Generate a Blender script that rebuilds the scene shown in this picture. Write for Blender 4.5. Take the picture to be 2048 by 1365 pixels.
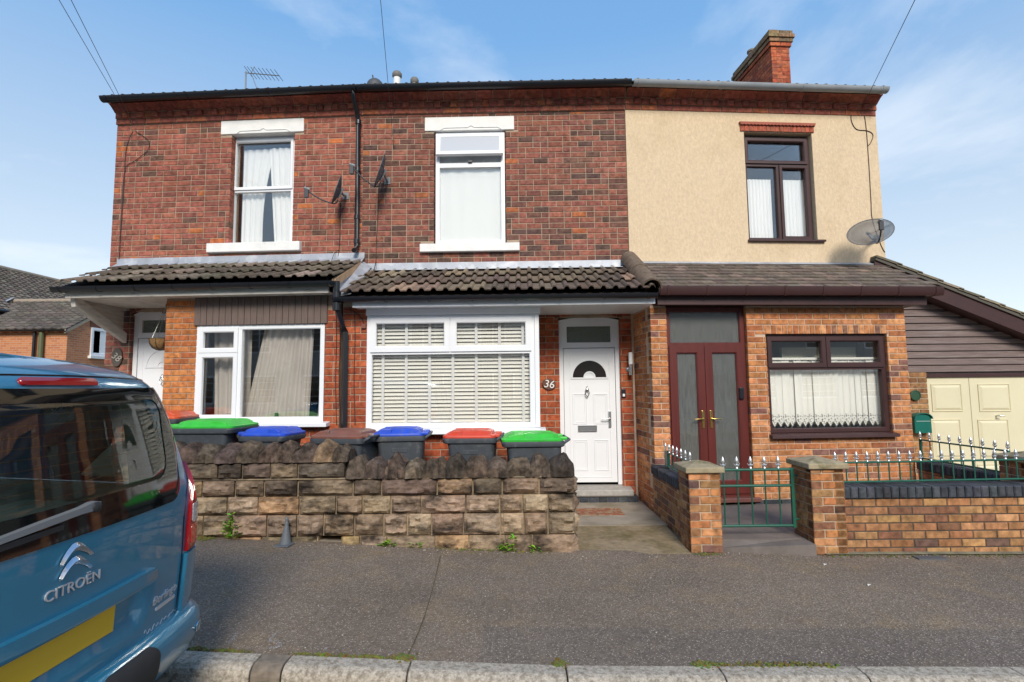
import bpy, bmesh, math, random
from mathutils import Vector, Matrix, noise as mnoise

for o in list(bpy.data.objects): bpy.data.objects.remove(o)
SC = bpy.context.scene
COL = SC.collection
rad = math.radians

# ---------------------------------------------------------------- camera
CAM_Z = 1.6
CAM_M = Matrix.Rotation(rad(94.92), 4, 'X') @ Matrix.Rotation(-0.010, 4, 'Z')
cd = bpy.data.cameras.new('camera'); cd.sensor_width = 36; cd.lens = 1075 / 2048 * 36
cd.clip_start = 0.05; cd.clip_end = 2000
cam = bpy.data.objects.new('camera', cd); COL.objects.link(cam)
cam.matrix_world = Matrix.Translation((0, 0, CAM_Z)) @ CAM_M
SC.camera = cam
SC.render.resolution_x, SC.render.resolution_y = 1024, 682

# ---------------------------------------------------------------- sky, sun, exposure
SUN_EL, SUN_AZ = 33, 173          # azimuth of the sun seen from above, degrees from +Y clockwise
w = bpy.data.worlds.new('World'); SC.world = w; w.use_nodes = True
nt = w.node_tree; nt.nodes.clear()
def wn(t, **k):
    n = nt.nodes.new(t)
    for a, b in k.items(): setattr(n, a, b)
    return n
sky = wn('ShaderNodeTexSky', sky_type='NISHITA', sun_disc=False, sun_elevation=rad(SUN_EL), sun_rotation=rad(SUN_AZ),
         air_density=1.0, dust_density=0.2, ozone_density=1.6, altitude=0)
tc = wn('ShaderNodeTexCoord')
sep = wn('ShaderNodeSeparateXYZ'); nt.links.new(tc.outputs['Generated'], sep.inputs[0])
# clouds: noise on the plane of the sky (x/z, y/z)
dv = wn('ShaderNodeMath', operation='MAXIMUM'); nt.links.new(sep.outputs[2], dv.inputs[0]); dv.inputs[1].default_value = 0.02
ad = wn('ShaderNodeMath', operation='ADD'); nt.links.new(dv.outputs[0], ad.inputs[0]); ad.inputs[1].default_value = 0.16
dx = wn('ShaderNodeMath', operation='DIVIDE'); nt.links.new(sep.outputs[0], dx.inputs[0]); nt.links.new(ad.outputs[0], dx.inputs[1])
dy = wn('ShaderNodeMath', operation='DIVIDE'); nt.links.new(sep.outputs[1], dy.inputs[0]); nt.links.new(ad.outputs[0], dy.inputs[1])
cmb = wn('ShaderNodeCombineXYZ'); nt.links.new(dx.outputs[0], cmb.inputs[0]); nt.links.new(dy.outputs[0], cmb.inputs[1]); cmb.inputs[2].default_value = 8.2
n1 = wn('ShaderNodeTexNoise'); n1.inputs['Scale'].default_value = 0.95; n1.inputs['Detail'].default_value = 9; n1.inputs['Roughness'].default_value = 0.56
n1.inputs['Distortion'].default_value = 0.25
nt.links.new(cmb.outputs[0], n1.inputs['Vector'])
cr = wn('ShaderNodeValToRGB'); nt.links.new(n1.outputs['Fac'], cr.inputs[0])
cr.color_ramp.elements[0].position = 0.53; cr.color_ramp.elements[1].position = 0.78
cr.color_ramp.elements[0].color = (0, 0, 0, 1); cr.color_ramp.elements[1].color = (.8, .8, .8, 1)
mx = wn('ShaderNodeMix', data_type='RGBA')
nt.links.new(cr.outputs[0], mx.inputs[0])
# thin high haze: the sky texture mixed with an even gradient from horizon to zenith
gr_ = wn('ShaderNodeValToRGB'); nt.links.new(sep.outputs[2], gr_.inputs[0])
for k_, (p_, c_) in enumerate(((0, (.50, .53, .54)), (.2, (.36, .42, .475)), (.56, (.112, .25, .455)), (1, (.07, .18, .39)))):
    e_ = gr_.color_ramp.elements[k_] if k_ < 2 else gr_.color_ramp.elements.new(p_)
    e_.position = p_; e_.color = c_ + (1,)
gs_ = wn('ShaderNodeVectorMath', operation='SCALE'); nt.links.new(gr_.outputs[0], gs_.inputs[0]); gs_.inputs['Scale'].default_value = 10
hs = wn('ShaderNodeMix', data_type='RGBA'); hs.inputs[0].default_value = .8; nt.links.new(sky.outputs[0], hs.inputs[6]); nt.links.new(gs_.outputs[0], hs.inputs[7])
nt.links.new(hs.outputs[2], mx.inputs[6]); mx.inputs[7].default_value = (5.3, 5.6, 5.9, 1)
bg = wn('ShaderNodeBackground'); bg.inputs[1].default_value = 0.1
nt.links.new(mx.outputs[2], bg.inputs[0])
wo = wn('ShaderNodeOutputWorld'); nt.links.new(bg.outputs[0], wo.inputs[0])

sd = bpy.data.lights.new('sun', 'SUN'); sd.energy = 1.95; sd.angle = rad(20); sd.color = (1, .925, .81)
so = bpy.data.objects.new('sun', sd); COL.objects.link(so)
sdir = Vector((math.sin(rad(SUN_AZ)) * math.cos(rad(SUN_EL)), math.cos(rad(SUN_AZ)) * math.cos(rad(SUN_EL)), math.sin(rad(SUN_EL))))
so.rotation_euler = (-sdir).to_track_quat('-Z', 'Y').to_euler(); so.location = (3, -6, 12)
SC.view_settings.view_transform = 'Standard'; SC.view_settings.look = 'None'
SC.view_settings.gamma = 1; SC.view_settings.use_curve_mapping = False
SC.view_settings.exposure = 0.95

# ---------------------------------------------------------------- helpers
def ray(u, v):
    return CAM_M.to_3x3() @ Vector(((u - 1024) / 1075, -(v - 682.5) / 1075, -1))
CAMP = Vector((0, 0, CAM_Z))
def at(u, v, Y):                       # point of the photograph that stands at depth Y
    d = ray(u, v); t = Y / d.y
    return CAMP + d * t
def atz(u, v, z):                      # point of the photograph that lies at height z
    d = ray(u, v); t = (z - CAM_Z) / d.z
    return CAMP + d * t
class Frame:                           # a facade: origin, direction along the wall
    def __init__(s, ox, oy, deg):
        s.O = Vector((ox, oy, 0)); a = rad(deg); s.a = a
        s.ex = Vector((math.cos(a), math.sin(a), 0)); s.ey = Vector((-math.sin(a), math.cos(a), 0))
    def p(s, u, v, off=0):             # local (x, z) of a photograph point on the plane `off` in front of the facade
        d = ray(u, v); t = (s.O - off * s.ey - CAMP).dot(s.ey) / d.dot(s.ey)
        q = CAMP + d * t - s.O
        return q.dot(s.ex), q.z
    def w(s, x, y, z): return s.O + s.ex * x + s.ey * y + Vector((0, 0, z))

class MB:
    def __init__(s): s.v = []; s.f = []; s.c = []; s.mi = []; s.cur = None; s.m = 0
    def add(s, vs, fs):
        b = len(s.v); s.v += [tuple(q) for q in vs]
        for f in fs:
            s.f.append(tuple(b + i for i in f)); s.c.append(s.cur); s.mi.append(s.m)
        return s
    def box(s, x0, x1, y0, y1, z0, z1, M=None):
        vs = [(x, y, z) for z in (z0, z1) for y in (y0, y1) for x in (x0, x1)]
        if M is not None: vs = [M @ Vector(q) for q in vs]
        return s.add(vs, [(0, 2, 3, 1), (4, 5, 7, 6), (0, 1, 5, 4), (2, 6, 7, 3), (0, 4, 6, 2), (1, 3, 7, 5)])
    def quad(s, a, b, c, d): return s.add([a, b, c, d], [(0, 1, 2, 3)])
    def poly(s, pts): return s.add(pts, [tuple(range(len(pts)))])
    def extr(s, prof, a, b, ax='x', M=None):   # closed profile (2D) extruded from a to b along an axis
        n = len(prof)
        def pt(p, t):
            return {'x': (t, p[0], p[1]), 'y': (p[0], t, p[1]), 'z': (p[0], p[1], t)}[ax]
        vs = [pt(p, a) for p in prof] + [pt(p, b) for p in prof]
        if M is not None: vs = [M @ Vector(q) for q in vs]
        fs = [(i, (i + 1) % n, n + (i + 1) % n, n + i) for i in range(n)] + [tuple(range(n))[::-1], tuple(range(n, 2 * n))]
        return s.add(vs, fs)
    def tube(s, path, r, n=8, caps=True, r2=None):
        path = [Vector(q) for q in path]; rings = []
        up = Vector((0, 0, 1))
        for i, p in enumerate(path):
            d = (path[min(i + 1, len(path) - 1)] - path[max(i - 1, 0)])
            if d.length < 1e-9: d = up.copy()
            d.normalize()
            a = d.cross(up if abs(d.z) < .95 else Vector((1, 0, 0))).normalized(); b = d.cross(a)
            rr = r if r2 is None else r + (r2 - r) * i / (len(path) - 1)
            rings.append([p + (a * math.cos(2 * math.pi * k / n) + b * math.sin(2 * math.pi * k / n)) * rr for k in range(n)])
        vs = [q for g in rings for q in g]; fs = []
        for i in range(len(path) - 1):
            for k in range(n):
                fs.append((i * n + k, i * n + (k + 1) % n, (i + 1) * n + (k + 1) % n, (i + 1) * n + k))
        if caps: fs += [tuple(range(n))[::-1], tuple(range((len(path) - 1) * n, len(path) * n))]
        return s.add(vs, fs)
    def lathe(s, prof, c=(0, 0, 0), n=16, M=None):   # profile (r, z) turned about z
        vs = []; fs = []; m = len(prof)
        for k in range(n):
            a = 2 * math.pi * k / n
            for r, z in prof: vs.append(Vector((c[0] + r * math.cos(a), c[1] + r * math.sin(a), c[2] + z)))
        if M is not None: vs = [M @ q for q in vs]
        for k in range(n):
            for i in range(m - 1):
                fs.append((k * m + i, ((k + 1) % n) * m + i, ((k + 1) % n) * m + i + 1, k * m + i + 1))
        return s.add(vs, fs)
    def grid(s, fn, nu, nv, flip=False):
        vs = [fn(i / nu, j / nv) for j in range(nv + 1) for i in range(nu + 1)]
        fs = []
        for j in range(nv):
            for i in range(nu):
                q = (j * (nu + 1) + i, j * (nu + 1) + i + 1, (j + 1) * (nu + 1) + i + 1, (j + 1) * (nu + 1) + i)
                fs.append(q[::-1] if flip else q)
        return s.add(vs, fs)
    def mesh(s, name, mats, smooth=None):
        me = bpy.data.meshes.new(name); me.from_pydata(s.v, [], s.f)
        for m in (mats if isinstance(mats, (list, tuple)) else [mats]): me.materials.append(m)
        if any(s.mi): me.polygons.foreach_set('material_index', s.mi)
        if any(c is not None for c in s.c):
            at_ = me.attributes.new('bc', 'FLOAT_COLOR', 'FACE')
            at_.data.foreach_set('color', [x for c in s.c for x in ((c if c else (1, 1, 1)) + (1,))[:4]])
        if smooth is not None:
            me.polygons.foreach_set('use_smooth', [True] * len(me.polygons))
            if smooth < 180: me.set_sharp_from_angle(angle=rad(smooth))
        me.validate(); me.update()
        return me
    def build(s, name, mats, parent=None, bevel=0, smooth=None, fix=True, **kw):
        me = s.mesh(name, mats, smooth)
        if fix:
            bm = bmesh.new(); bm.from_mesh(me); bmesh.ops.recalc_face_normals(bm, faces=bm.faces); bm.to_mesh(me); bm.free()
        return link(name, me, parent, bevel, **kw)
def link(name, me, parent=None, bevel=0, M=None, color=None, **kw):
    o = bpy.data.objects.new(name, me); COL.objects.link(o)
    if parent is not None: o.parent = parent
    if M is not None: o.matrix_local = M
    if color is not None: o.color = tuple(color) + (1,)
    if bevel:
        b = o.modifiers.new('bevel', 'BEVEL'); b.width = bevel; b.segments = 2; b.limit_method = 'ANGLE'; b.angle_limit = rad(40)
        b.harden_normals = False
    tag(o, **kw)
    return o
def tag(o, label=None, cat=None, group=None, kind=None):
    if label: o['label'] = label
    if cat: o['category'] = cat
    if group: o['group'] = group
    if kind: o['kind'] = kind
    return o
def empty(name, loc=(0, 0, 0), rz=0, **kw):
    o = bpy.data.objects.new(name, None); COL.objects.link(o); o.location = loc; o.rotation_euler = (0, 0, rz)
    o.empty_display_size = .2
    return tag(o, **kw)
def text_mb(body, size, depth=.004, shear=0, align='CENTER'):
    c = bpy.data.curves.new('t', 'FONT'); c.body = body; c.size = size; c.extrude = depth; c.shear = shear
    c.align_x = align; c.align_y = 'CENTER'; c.resolution_u = 3
    o = bpy.data.objects.new('t', c); COL.objects.link(o)
    dg = bpy.context.evaluated_depsgraph_get(); dg.update()
    me = bpy.data.meshes.new_from_object(o.evaluated_get(dg))
    bpy.data.objects.remove(o); bpy.data.curves.remove(c)
    return me

# ---------------------------------------------------------------- materials
MATS = {}
def pmat(name, col=(.5, .5, .5), rough=.6, metal=0, vary=0, vscale=8, bump=0, bscale=60, spec=.5, coat=0, src=None,
         dark=None, dscale=3, dlo=.5, dhi=.7, alpha=1, trans=0, detail=4, stretch=None):
    """procedural surface: base colour (or per-piece colour), value variation, bump, optional second colour in patches"""
    if name in MATS: return MATS[name]
    m = bpy.data.materials.new(name); m.use_nodes = True; t = m.node_tree; N = t.nodes; K = t.links
    b = N['Principled BSDF']; b.inputs['Roughness'].default_value = rough; b.inputs['Metallic'].default_value = metal
    b.inputs['Specular IOR Level'].default_value = spec; b.inputs['Coat Weight'].default_value = coat
    b.inputs['Base Color'].default_value = tuple(col) + (1,)
    b.inputs['Alpha'].default_value = alpha; b.inputs['Transmission Weight'].default_value = trans
    g = N.new('ShaderNodeNewGeometry'); pos = g.outputs['Position']
    if stretch:
        mp = N.new('ShaderNodeMapping'); mp.inputs['Scale'].default_value = stretch; K.new(pos, mp.inputs[0]); pos = mp.outputs[0]
    out = None
    if src == 'obj': out = N.new('ShaderNodeObjectInfo').outputs['Color']
    elif src == 'attr':
        a = N.new('ShaderNodeAttribute'); a.attribute_name = 'bc'; out = a.outputs['Color']
    def nz(sc, det=4, rgh=.55):
        n = N.new('ShaderNodeTexNoise'); n.inputs['Scale'].default_value = sc; n.inputs['Detail'].default_value = det
        n.inputs['Roughness'].default_value = rgh; K.new(pos, n.inputs['Vector']); return n.outputs['Fac']
    if vary or dark:
        if out is None:
            rgb = N.new('ShaderNodeRGB'); rgb.outputs[0].default_value = tuple(col) + (1,); out = rgb.outputs[0]
        if dark:
            r = N.new('ShaderNodeMapRange'); K.new(nz(dscale, 6, .62), r.inputs[0]); r.inputs[1].default_value = dlo; r.inputs[2].default_value = dhi
            x = N.new('ShaderNodeMix'); x.data_type = 'RGBA'; K.new(r.outputs[0], x.inputs[0]); K.new(out, x.inputs[6]); x.inputs[7].default_value = tuple(dark) + (1,)
            out = x.outputs[2]
        if vary:
            r = N.new('ShaderNodeMapRange'); K.new(nz(vscale, detail), r.inputs[0]); r.inputs[1].default_value = .25; r.inputs[2].default_value = .75
            r.inputs[3].default_value = 1 - vary; r.inputs[4].default_value = 1 + vary
            x = N.new('ShaderNodeVectorMath'); x.operation = 'SCALE'; K.new(out, x.inputs[0]); K.new(r.outputs[0], x.inputs['Scale']); out = x.outputs[0]
    if out is not None: K.new(out, b.inputs['Base Color'])
    if bump:
        n = N.new('ShaderNodeBump'); n.inputs['Strength'].default_value = bump; n.inputs['Distance'].default_value = .01
        K.new(nz(bscale, 6, .65), n.inputs['Height']); K.new(n.outputs[0], b.inputs['Normal'])
    MATS[name] = m
    return m
def glass(name, tint=(1, 1, 1), rough=0.0, boost=1.6, refl=1.0, bump=0, bscale=40, stretch=None, haze=0, hcol=(.4, .4, .4)):
    if name in MATS: return MATS[name]
    m = bpy.data.materials.new(name); m.use_nodes = True; t = m.node_tree; N = t.nodes; K = t.links
    N.remove(N['Principled BSDF']); out = N['Material Output']
    tr = N.new('ShaderNodeBsdfTransparent'); tr.inputs[0].default_value = tuple(tint) + (1,)
    gl = N.new('ShaderNodeBsdfGlossy'); gl.inputs['Roughness'].default_value = rough; gl.inputs['Color'].default_value = (refl, refl, refl, 1)
    fr = N.new('ShaderNodeFresnel'); fr.inputs[0].default_value = 1.5
    ml = N.new('ShaderNodeMath'); ml.operation = 'MULTIPLY_ADD'; ml.inputs[1].default_value = boost; ml.inputs[2].default_value = .02; ml.use_clamp = True
    K.new(fr.outputs[0], ml.inputs[0])
    under = tr.outputs[0]
    if haze:
        df = N.new('ShaderNodeBsdfDiffuse'); df.inputs[0].default_value = tuple(hcol) + (1,)
        if stretch:
            gg = N.new('ShaderNodeNewGeometry'); mg = N.new('ShaderNodeMapping'); mg.inputs['Scale'].default_value = stretch; K.new(gg.outputs['Position'], mg.inputs[0])
            ng = N.new('ShaderNodeTexNoise'); ng.inputs['Scale'].default_value = bscale; ng.inputs['Detail'].default_value = 4; K.new(mg.outputs[0], ng.inputs['Vector'])
            rg = N.new('ShaderNodeMapRange'); K.new(ng.outputs['Fac'], rg.inputs[0]); rg.inputs[1].default_value = .3; rg.inputs[2].default_value = .7; rg.inputs[3].default_value = .75; rg.inputs[4].default_value = 1.3
            vs = N.new('ShaderNodeVectorMath'); vs.operation = 'SCALE'; vs.inputs[0].default_value = hcol; K.new(rg.outputs[0], vs.inputs['Scale']); K.new(vs.outputs[0], df.inputs[0])
        m2 = N.new('ShaderNodeMixShader'); m2.inputs[0].default_value = haze
        K.new(tr.outputs[0], m2.inputs[1]); K.new(df.outputs[0], m2.inputs[2]); under = m2.outputs[0]
    mx = N.new('ShaderNodeMixShader'); K.new(ml.outputs[0], mx.inputs[0]); K.new(under, mx.inputs[1]); K.new(gl.outputs[0], mx.inputs[2])
    K.new(mx.outputs[0], out.inputs[0])
    if bump:
        g = N.new('ShaderNodeNewGeometry'); mp = N.new('ShaderNodeMapping'); mp.inputs['Scale'].default_value = stretch or (1, 1, 1); K.new(g.outputs['Position'], mp.inputs[0])
        n = N.new('ShaderNodeTexNoise'); n.inputs['Scale'].default_value = bscale; n.inputs['Detail'].default_value = 3; K.new(mp.outputs[0], n.inputs['Vector'])
        bp = N.new('ShaderNodeBump'); bp.inputs['Strength'].default_value = bump; bp.inputs['Distance'].default_value = .01; K.new(n.outputs['Fac'], bp.inputs['Height'])
        K.new(bp.outputs[0], gl.inputs['Normal']); K.new(bp.outputs[0], fr.inputs['Normal'])
    MATS[name] = m
    return m

m_brick = pmat('brick_piece', rough=.85, src='obj', vary=.5, vscale=17, bump=.35, bscale=120, spec=.25)
m_brickA = pmat('brick_mass', rough=.85, src='attr', vary=.5, vscale=17, bump=.35, bscale=120, spec=.25)
m_mortar = pmat('mortar', (.38, .285, .21), .95, vary=.2, vscale=6, bump=.3, bscale=150, spec=.1)
m_mortar_red = pmat('mortar_dull', (.36, .24, .17), .95, vary=.3, vscale=5, bump=.3, bscale=150, spec=.1)
m_stucco = pmat('stucco', (.67, .52, .35), .95, vary=.12, vscale=30, detail=9, bump=.8, bscale=60, spec=.1, dark=(.58, .44, .28), dscale=2.4, dlo=.5, dhi=.8, stretch=(1, 1, .6))
m_upvc = pmat('white_plastic', (.80, .81, .83), .32, vary=.03, vscale=3)
m_wpaint = pmat('white_paint', (.78, .77, .74), .6, vary=.08, vscale=6, bump=.15, bscale=40, dark=(.55, .52, .45), dscale=9, dlo=.66, dhi=.78)
m_offwhite = pmat('weathered_white', (.62, .58, .52), .65, vary=.15, vscale=7, stretch=(1, 1, 6), dark=(.40, .36, .31), dscale=6, dlo=.5, dhi=.75)
m_black = pmat('black_plastic', (.012, .013, .017), .32)
m_greyplas = pmat('grey_gutter', (.30, .32, .34), .45, vary=.15, vscale=5)
m_brown = pmat('brown_plastic', (.050, .019, .018), .45, vary=.15, vscale=4)
m_rose = pmat('rosewood_plastic', (.105, .018, .014), .38, vary=.2, vscale=18, stretch=(1, 1, .08))
m_wood = pmat('brown_boards', (.135, .095, .080), .7, vary=.2, vscale=10, stretch=(8, 8, .6))
m_lead = pmat('lead', (.36, .38, .42), .5, vary=.2, vscale=4, dark=(.55, .56, .58), dscale=5, dlo=.5, dhi=.7, metal=.2)
m_tile = pmat('roof_tile', rough=.9, src='obj', vary=.35, vscale=16, bump=.5, bscale=70, spec=.2, dark=(.21, .19, .15), dscale=9, dlo=.60, dhi=.68)
m_tileA = pmat('roof_tile_mass', rough=.9, src='attr', vary=.35, vscale=16, bump=.5, bscale=70, spec=.2)
m_glass = glass('window_glass', (.985, .99, .985))
m_rain = glass('obscured_glass', (.75, .78, .76), rough=.02, boost=2.6, bump=.22, bscale=46, stretch=(1.8, 1.8, .15), haze=.45, hcol=(.22, .22, .205))
m_pattern = glass('patterned_glass', (.45, .55, .50), rough=.12, bump=1.0, bscale=120, haze=.45, hcol=(.22, .28, .23))
m_room = pmat('room_paint', (.30, .27, .24), .9)
m_dark = pmat('dark_room', (.06, .055, .05), .9)
m_concrete = pmat('concrete', (.40, .345, .28), .9, vary=.25, vscale=5, bump=.3, bscale=90, dark=(.16, .13, .06), dscale=1.6, dlo=.48, dhi=.68)
m_steel = pmat('steel', (.55, .55, .55), .3, metal=1)
m_chrome = pmat('chrome', (.80, .80, .82), .12, metal=1)
m_brass = pmat('brass', (.75, .52, .16), .25, metal=1)
m_green = pmat('green_paint', (.015, .10, .065), .4, vary=.15, vscale=20)
m_silver = pmat('silver_paint', (.62, .63, .64), .35, metal=.7)
m_soot = pmat('blue_brick', (.055, .060, .072), .5, vary=.25, vscale=20, bump=.2)
# ---------------------------------------------------------------- brickwork
P_RED = [((.25, .092, .064), 5), ((.225, .084, .060), 5), ((.28, .104, .072), 4), ((.20, .078, .058), 4), ((.105, .060, .047), 3.4), ((.15, .072, .054), 3.4), ((.37, .12, .050), .4)]
P_REDL = [((.29, .098, .066), 6), ((.26, .089, .062), 5), ((.32, .110, .074), 4), ((.225, .080, .058), 3.5), ((.14, .070, .052), 1.6), ((.42, .128, .046), .9)]
P_GF = [((.36, .088, .036), 5), ((.32, .075, .032), 4), ((.28, .070, .036), 3), ((.42, .11, .045), 2), ((.20, .06, .04), .6)]
P_PIER = [((.47, .165, .052), 5), ((.43, .145, .048), 4), ((.50, .19, .065), 3), ((.37, .12, .045), 2), ((.20, .12, .08), .2)]
P_PORCH = [((.47, .195, .078), 5), ((.42, .165, .065), 5), ((.52, .235, .105), 4), ((.36, .13, .055), 2), ((.20, .095, .072), 1.6), ((.28, .13, .08), 1)]
P_GWALL = [((.34, .17, .075), 5), ((.29, .135, .06), 4), ((.39, .205, .09), 3.5), ((.22, .10, .058), 3), ((.13, .075, .058), 2.6)]
P_BLUE = [((.050, .055, .066), 4), ((.065, .070, .080), 3), ((.04, .043, .05), 2)]
P_CORN = [((.34, .105, .066), 5), ((.30, .09, .06), 5), ((.26, .08, .058), 3), ((.40, .125, .06), 1)]
rng = random.Random(7)
def pick(pal):
    t = rng.random() * sum(w_ for _, w_ in pal)
    for c, w_ in pal:
        t -= w_
        if t <= 0: break
    k = rng.uniform(.88, 1.12)
    return tuple(min(1, x * k * rng.uniform(.95, 1.05)) for x in c)
BR = {}
def brick_geo(w, h, d, c=.005):
    vs = []
    for (a, y) in ((c, 0), (0, c), (0, d)):
        vs += [(a, y, a), (w - a, y, a), (w - a, y, h - a), (a, y, h - a)]
    fs = [(0, 1, 2, 3)]
    for b in (0, 4):
        for i in range(4):
            fs.append((b + i, b + 4 + i, b + 4 + (i + 1) % 4, b + (i + 1) % 4))
    return vs, fs
class Bricks:
    """collects bricks of one wall; the largest `cap` become objects of their own, the rest one mass"""
    def __init__(s, parent, cap=300, name='brick'): s.parent = parent; s.cap = cap; s.L = []; s.name = name
    def one(s, w, h, d, M, col, pri=1.0, c=.005): s.L.append((w * h * pri * (1 + .01 * rng.random()), w, h, d, M, col, c))
    def lay(s, x0, x1, z0, z1, ch, bl, pal, holes=(), off=0, face='f', at_=0, joint=.0105, depth=.11, bond='mix', pri=1.0, jit=.002):
        """face f: front plane y=-off; l: plane x=at_ facing -x, running along y from x0 to x1; r: facing +x"""
        z = z0; k = 0
        while z < z1 - .02:
            h = min(ch, z1 - z) - joint
            x = x0; n = 0
            if bond == 'str' and k % 2: n = 1
            while x < x1 - .012:
                if bond == 'mix':
                    if k % 4 == 1: ln = bl if n % 2 else bl * .5
                    else: ln = bl if rng.random() < .86 and not (n == 0 and k % 2) else bl * .5
                elif bond == 'str': ln = bl * .5 if (n == 1 and x == x0) else bl
                elif bond == 'fle': ln = (bl if (n + k) % 2 else bl * .5)
                else: ln = bl if k % 2 == 0 else bl * .5
                n += 1
                a, b = x, min(x + ln, x1)
                if x1 - b < .05: b = x1
                x = b
                segs = [(a, b - joint if b < x1 else b)]; za, zb = z, z + h
                for hx0, hx1, hz0, hz1 in holes:
                    ov = min(zb, hz1) - max(za, hz0)
                    if ov <= .001: continue
                    if ov < .4 * h:
                        if hz0 > za and any(p0 < hx1 and p1 > hx0 for p0, p1 in segs): zb = min(zb, hz0) if hz0 < zb else zb
                        elif any(p0 < hx1 and p1 > hx0 for p0, p1 in segs): za = max(za, hz1)
                        continue
                    ns = []
                    for p0, p1 in segs:
                        if p1 <= hx0 or p0 >= hx1: ns.append((p0, p1)); continue
                        if p0 < hx0: ns.append((p0, hx0))
                        if p1 > hx1: ns.append((hx1, p1))
                    segs = ns
                for p0, p1 in segs:
                    if p1 - p0 < .018 or zb - za < .015: continue
                    out = rng.uniform(-jit, jit)
                    if face == 'f': M = Matrix.Translation((p0, -off - out, za))
                    elif face == 'l': M = Matrix.Translation((at_ - out, p1, za)) @ Matrix.Rotation(-math.pi / 2, 4, 'Z')
                    else: M = Matrix.Translation((at_ + out, p0, za)) @ Matrix.Rotation(math.pi / 2, 4, 'Z')
                    xm, zm_ = (p0 + p1) / 2, (za + zb) / 2
                    nn = mnoise.fractal(Vector((xm * .9, zm_ * .9, at_ + off * 3 + 11)), 1, 2, 3)
                    c_ = pick(pal)
                    if c_[0] < .17 and nn < rng.uniform(-.5, .1): c_ = pick(pal)
                    tn = 1 + .22 * nn
                    s.one(p1 - p0, zb - za, depth, M, tuple(q * tn for q in c_), pri)
            z += ch; k += 1
    def done(s):
        s.L.sort(key=lambda q: -q[0])
        for (_, w, h, d, M, col, c) in s.L[:s.cap]:
            key = (round(w, 3), round(h, 3), round(d, 3), c)
            if key not in BR:
                mb = MB(); mb.add(*brick_geo(key[0], key[1], key[2], c)); BR[key] = mb.mesh('brick', m_brick)
            link(s.name, BR[key], s.parent, M=M, color=col)
        if len(s.L) > s.cap:
            mb = MB()
            for (_, w, h, d, M, col, c) in s.L[s.cap:]:
                vs, fs = brick_geo(w, h, d, c); mb.cur = tuple(col)
                mb.add([M @ Vector(q) for q in vs], fs)
            mb.build('brickwork', m_brickA, s.parent, fix=False, kind='stuff')
def slab_holes(mb, x0, x1, z0, z1, y0, y1, holes):
    """wall slab between y0 and y1 with rectangular openings"""
    holes = [(a - .007, b + .007, c - .007, d + .007) for a, b, c, d in holes]
    xs = sorted({x0, x1, *[v for h in holes for v in h[:2] if x0 < v < x1]}); zs = sorted({z0, z1, *[v for h in holes for v in h[2:] if z0 < v < z1]})
    nx, nz_ = len(xs) - 1, len(zs) - 1
    solid = [[True] * nz_ for _ in range(nx)]
    for i in range(nx):
        for j in range(nz_):
            cx, cz = (xs[i] + xs[i + 1]) / 2, (zs[j] + zs[j + 1]) / 2
            if any(h[0] < cx < h[1] and h[2] < cz < h[3] for h in holes): solid[i][j] = False
    S = lambda i, j: 0 <= i < nx and 0 <= j < nz_ and solid[i][j]
    for i in range(nx):
        for j in range(nz_):
            if not solid[i][j]: continue
            a, b, c, d = xs[i], xs[i + 1], zs[j], zs[j + 1]
            mb.quad((a, y0, c), (b, y0, c), (b, y0, d), (a, y0, d)); mb.quad((b, y1, c), (a, y1, c), (a, y1, d), (b, y1, d))
            if not S(i - 1, j): mb.quad((a, y1, c), (a, y0, c), (a, y0, d), (a, y1, d))
            if not S(i + 1, j): mb.quad((b, y0, c), (b, y1, c), (b, y1, d), (b, y0, d))
            if not S(i, j - 1): mb.quad((a, y1, c), (b, y1, c), (b, y0, c), (a, y0, c))
            if not S(i, j + 1): mb.quad((a, y0, d), (b, y0, d), (b, y1, d), (a, y1, d))
    return mb
def frame_bars(mb, x0, x1, z0, z1, y0, y1, fw, ft=None, fb=None, ch=0):
    """mitred rectangular frame; outer/inner rectangles, front at y0 with a chamfer ch to the inside"""
    ft = fw if ft is None else ft; fb = fw if fb is None else fb
    O = [(x0, z0), (x1, z0), (x1, z1), (x0, z1)]; I = [(x0 + fw, z0 + fb), (x1 - fw, z0 + fb), (x1 - fw, z1 - ft), (x0 + fw, z1 - ft)]
    J = [(a + (ch if k in (1, 2) else -ch), b + (ch if k in (2, 3) else -ch)) for k, (a, b) in enumerate(I)]
    rings = [[(a, y1, b) for a, b in O], [(a, y0, b) for a, b in O], [(a, y0, b) for a, b in J], [(a, y0 + ch * .9, b) for a, b in I], [(a, y1, b) for a, b in I]]
    vs = [q for r in rings for q in r]; fs = []
    for r in range(4):
        for i in range(4): fs.append((r * 4 + i, r * 4 + (i + 1) % 4, (r + 1) * 4 + (i + 1) % 4, (r + 1) * 4 + i))
    for i in range(4): fs.append((16 + i, 16 + (i + 1) % 4, (i + 1) % 4, i))
    mb.add(vs, fs)
def pane(parent, x0, x1, z0, z1, y, m=None, name='pane'):
    return MB().box(x0, x1, y, y + .006, z0, z1).build(name, m or m_glass, parent)
def half_gutter(mb, x0, x1, y, z, r, t=.006, sq=False):
    n = 10
    if sq: outer = [(-r, .9 * r), (-r * .95, -r * .4), (-r * .6, -r), (r * .8, -r), (r, .9 * r)]
    else: outer = [(-math.cos(math.pi * i / n) * r, -math.sin(math.pi * i / n) * r) for i in range(n + 1)]
    k = (r - t) / r
    inner = [(a * k, b * k + (0 if not sq else .002)) for a, b in outer][::-1]
    mb.extr([(y + a, z + b) for a, b in outer + inner], x0, x1, 'x')
def pipe(name, parent, path, r, m, n=12, **kw):
    return MB().tube(path, r, n).build(name, m, parent, smooth=50, **kw)
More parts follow.
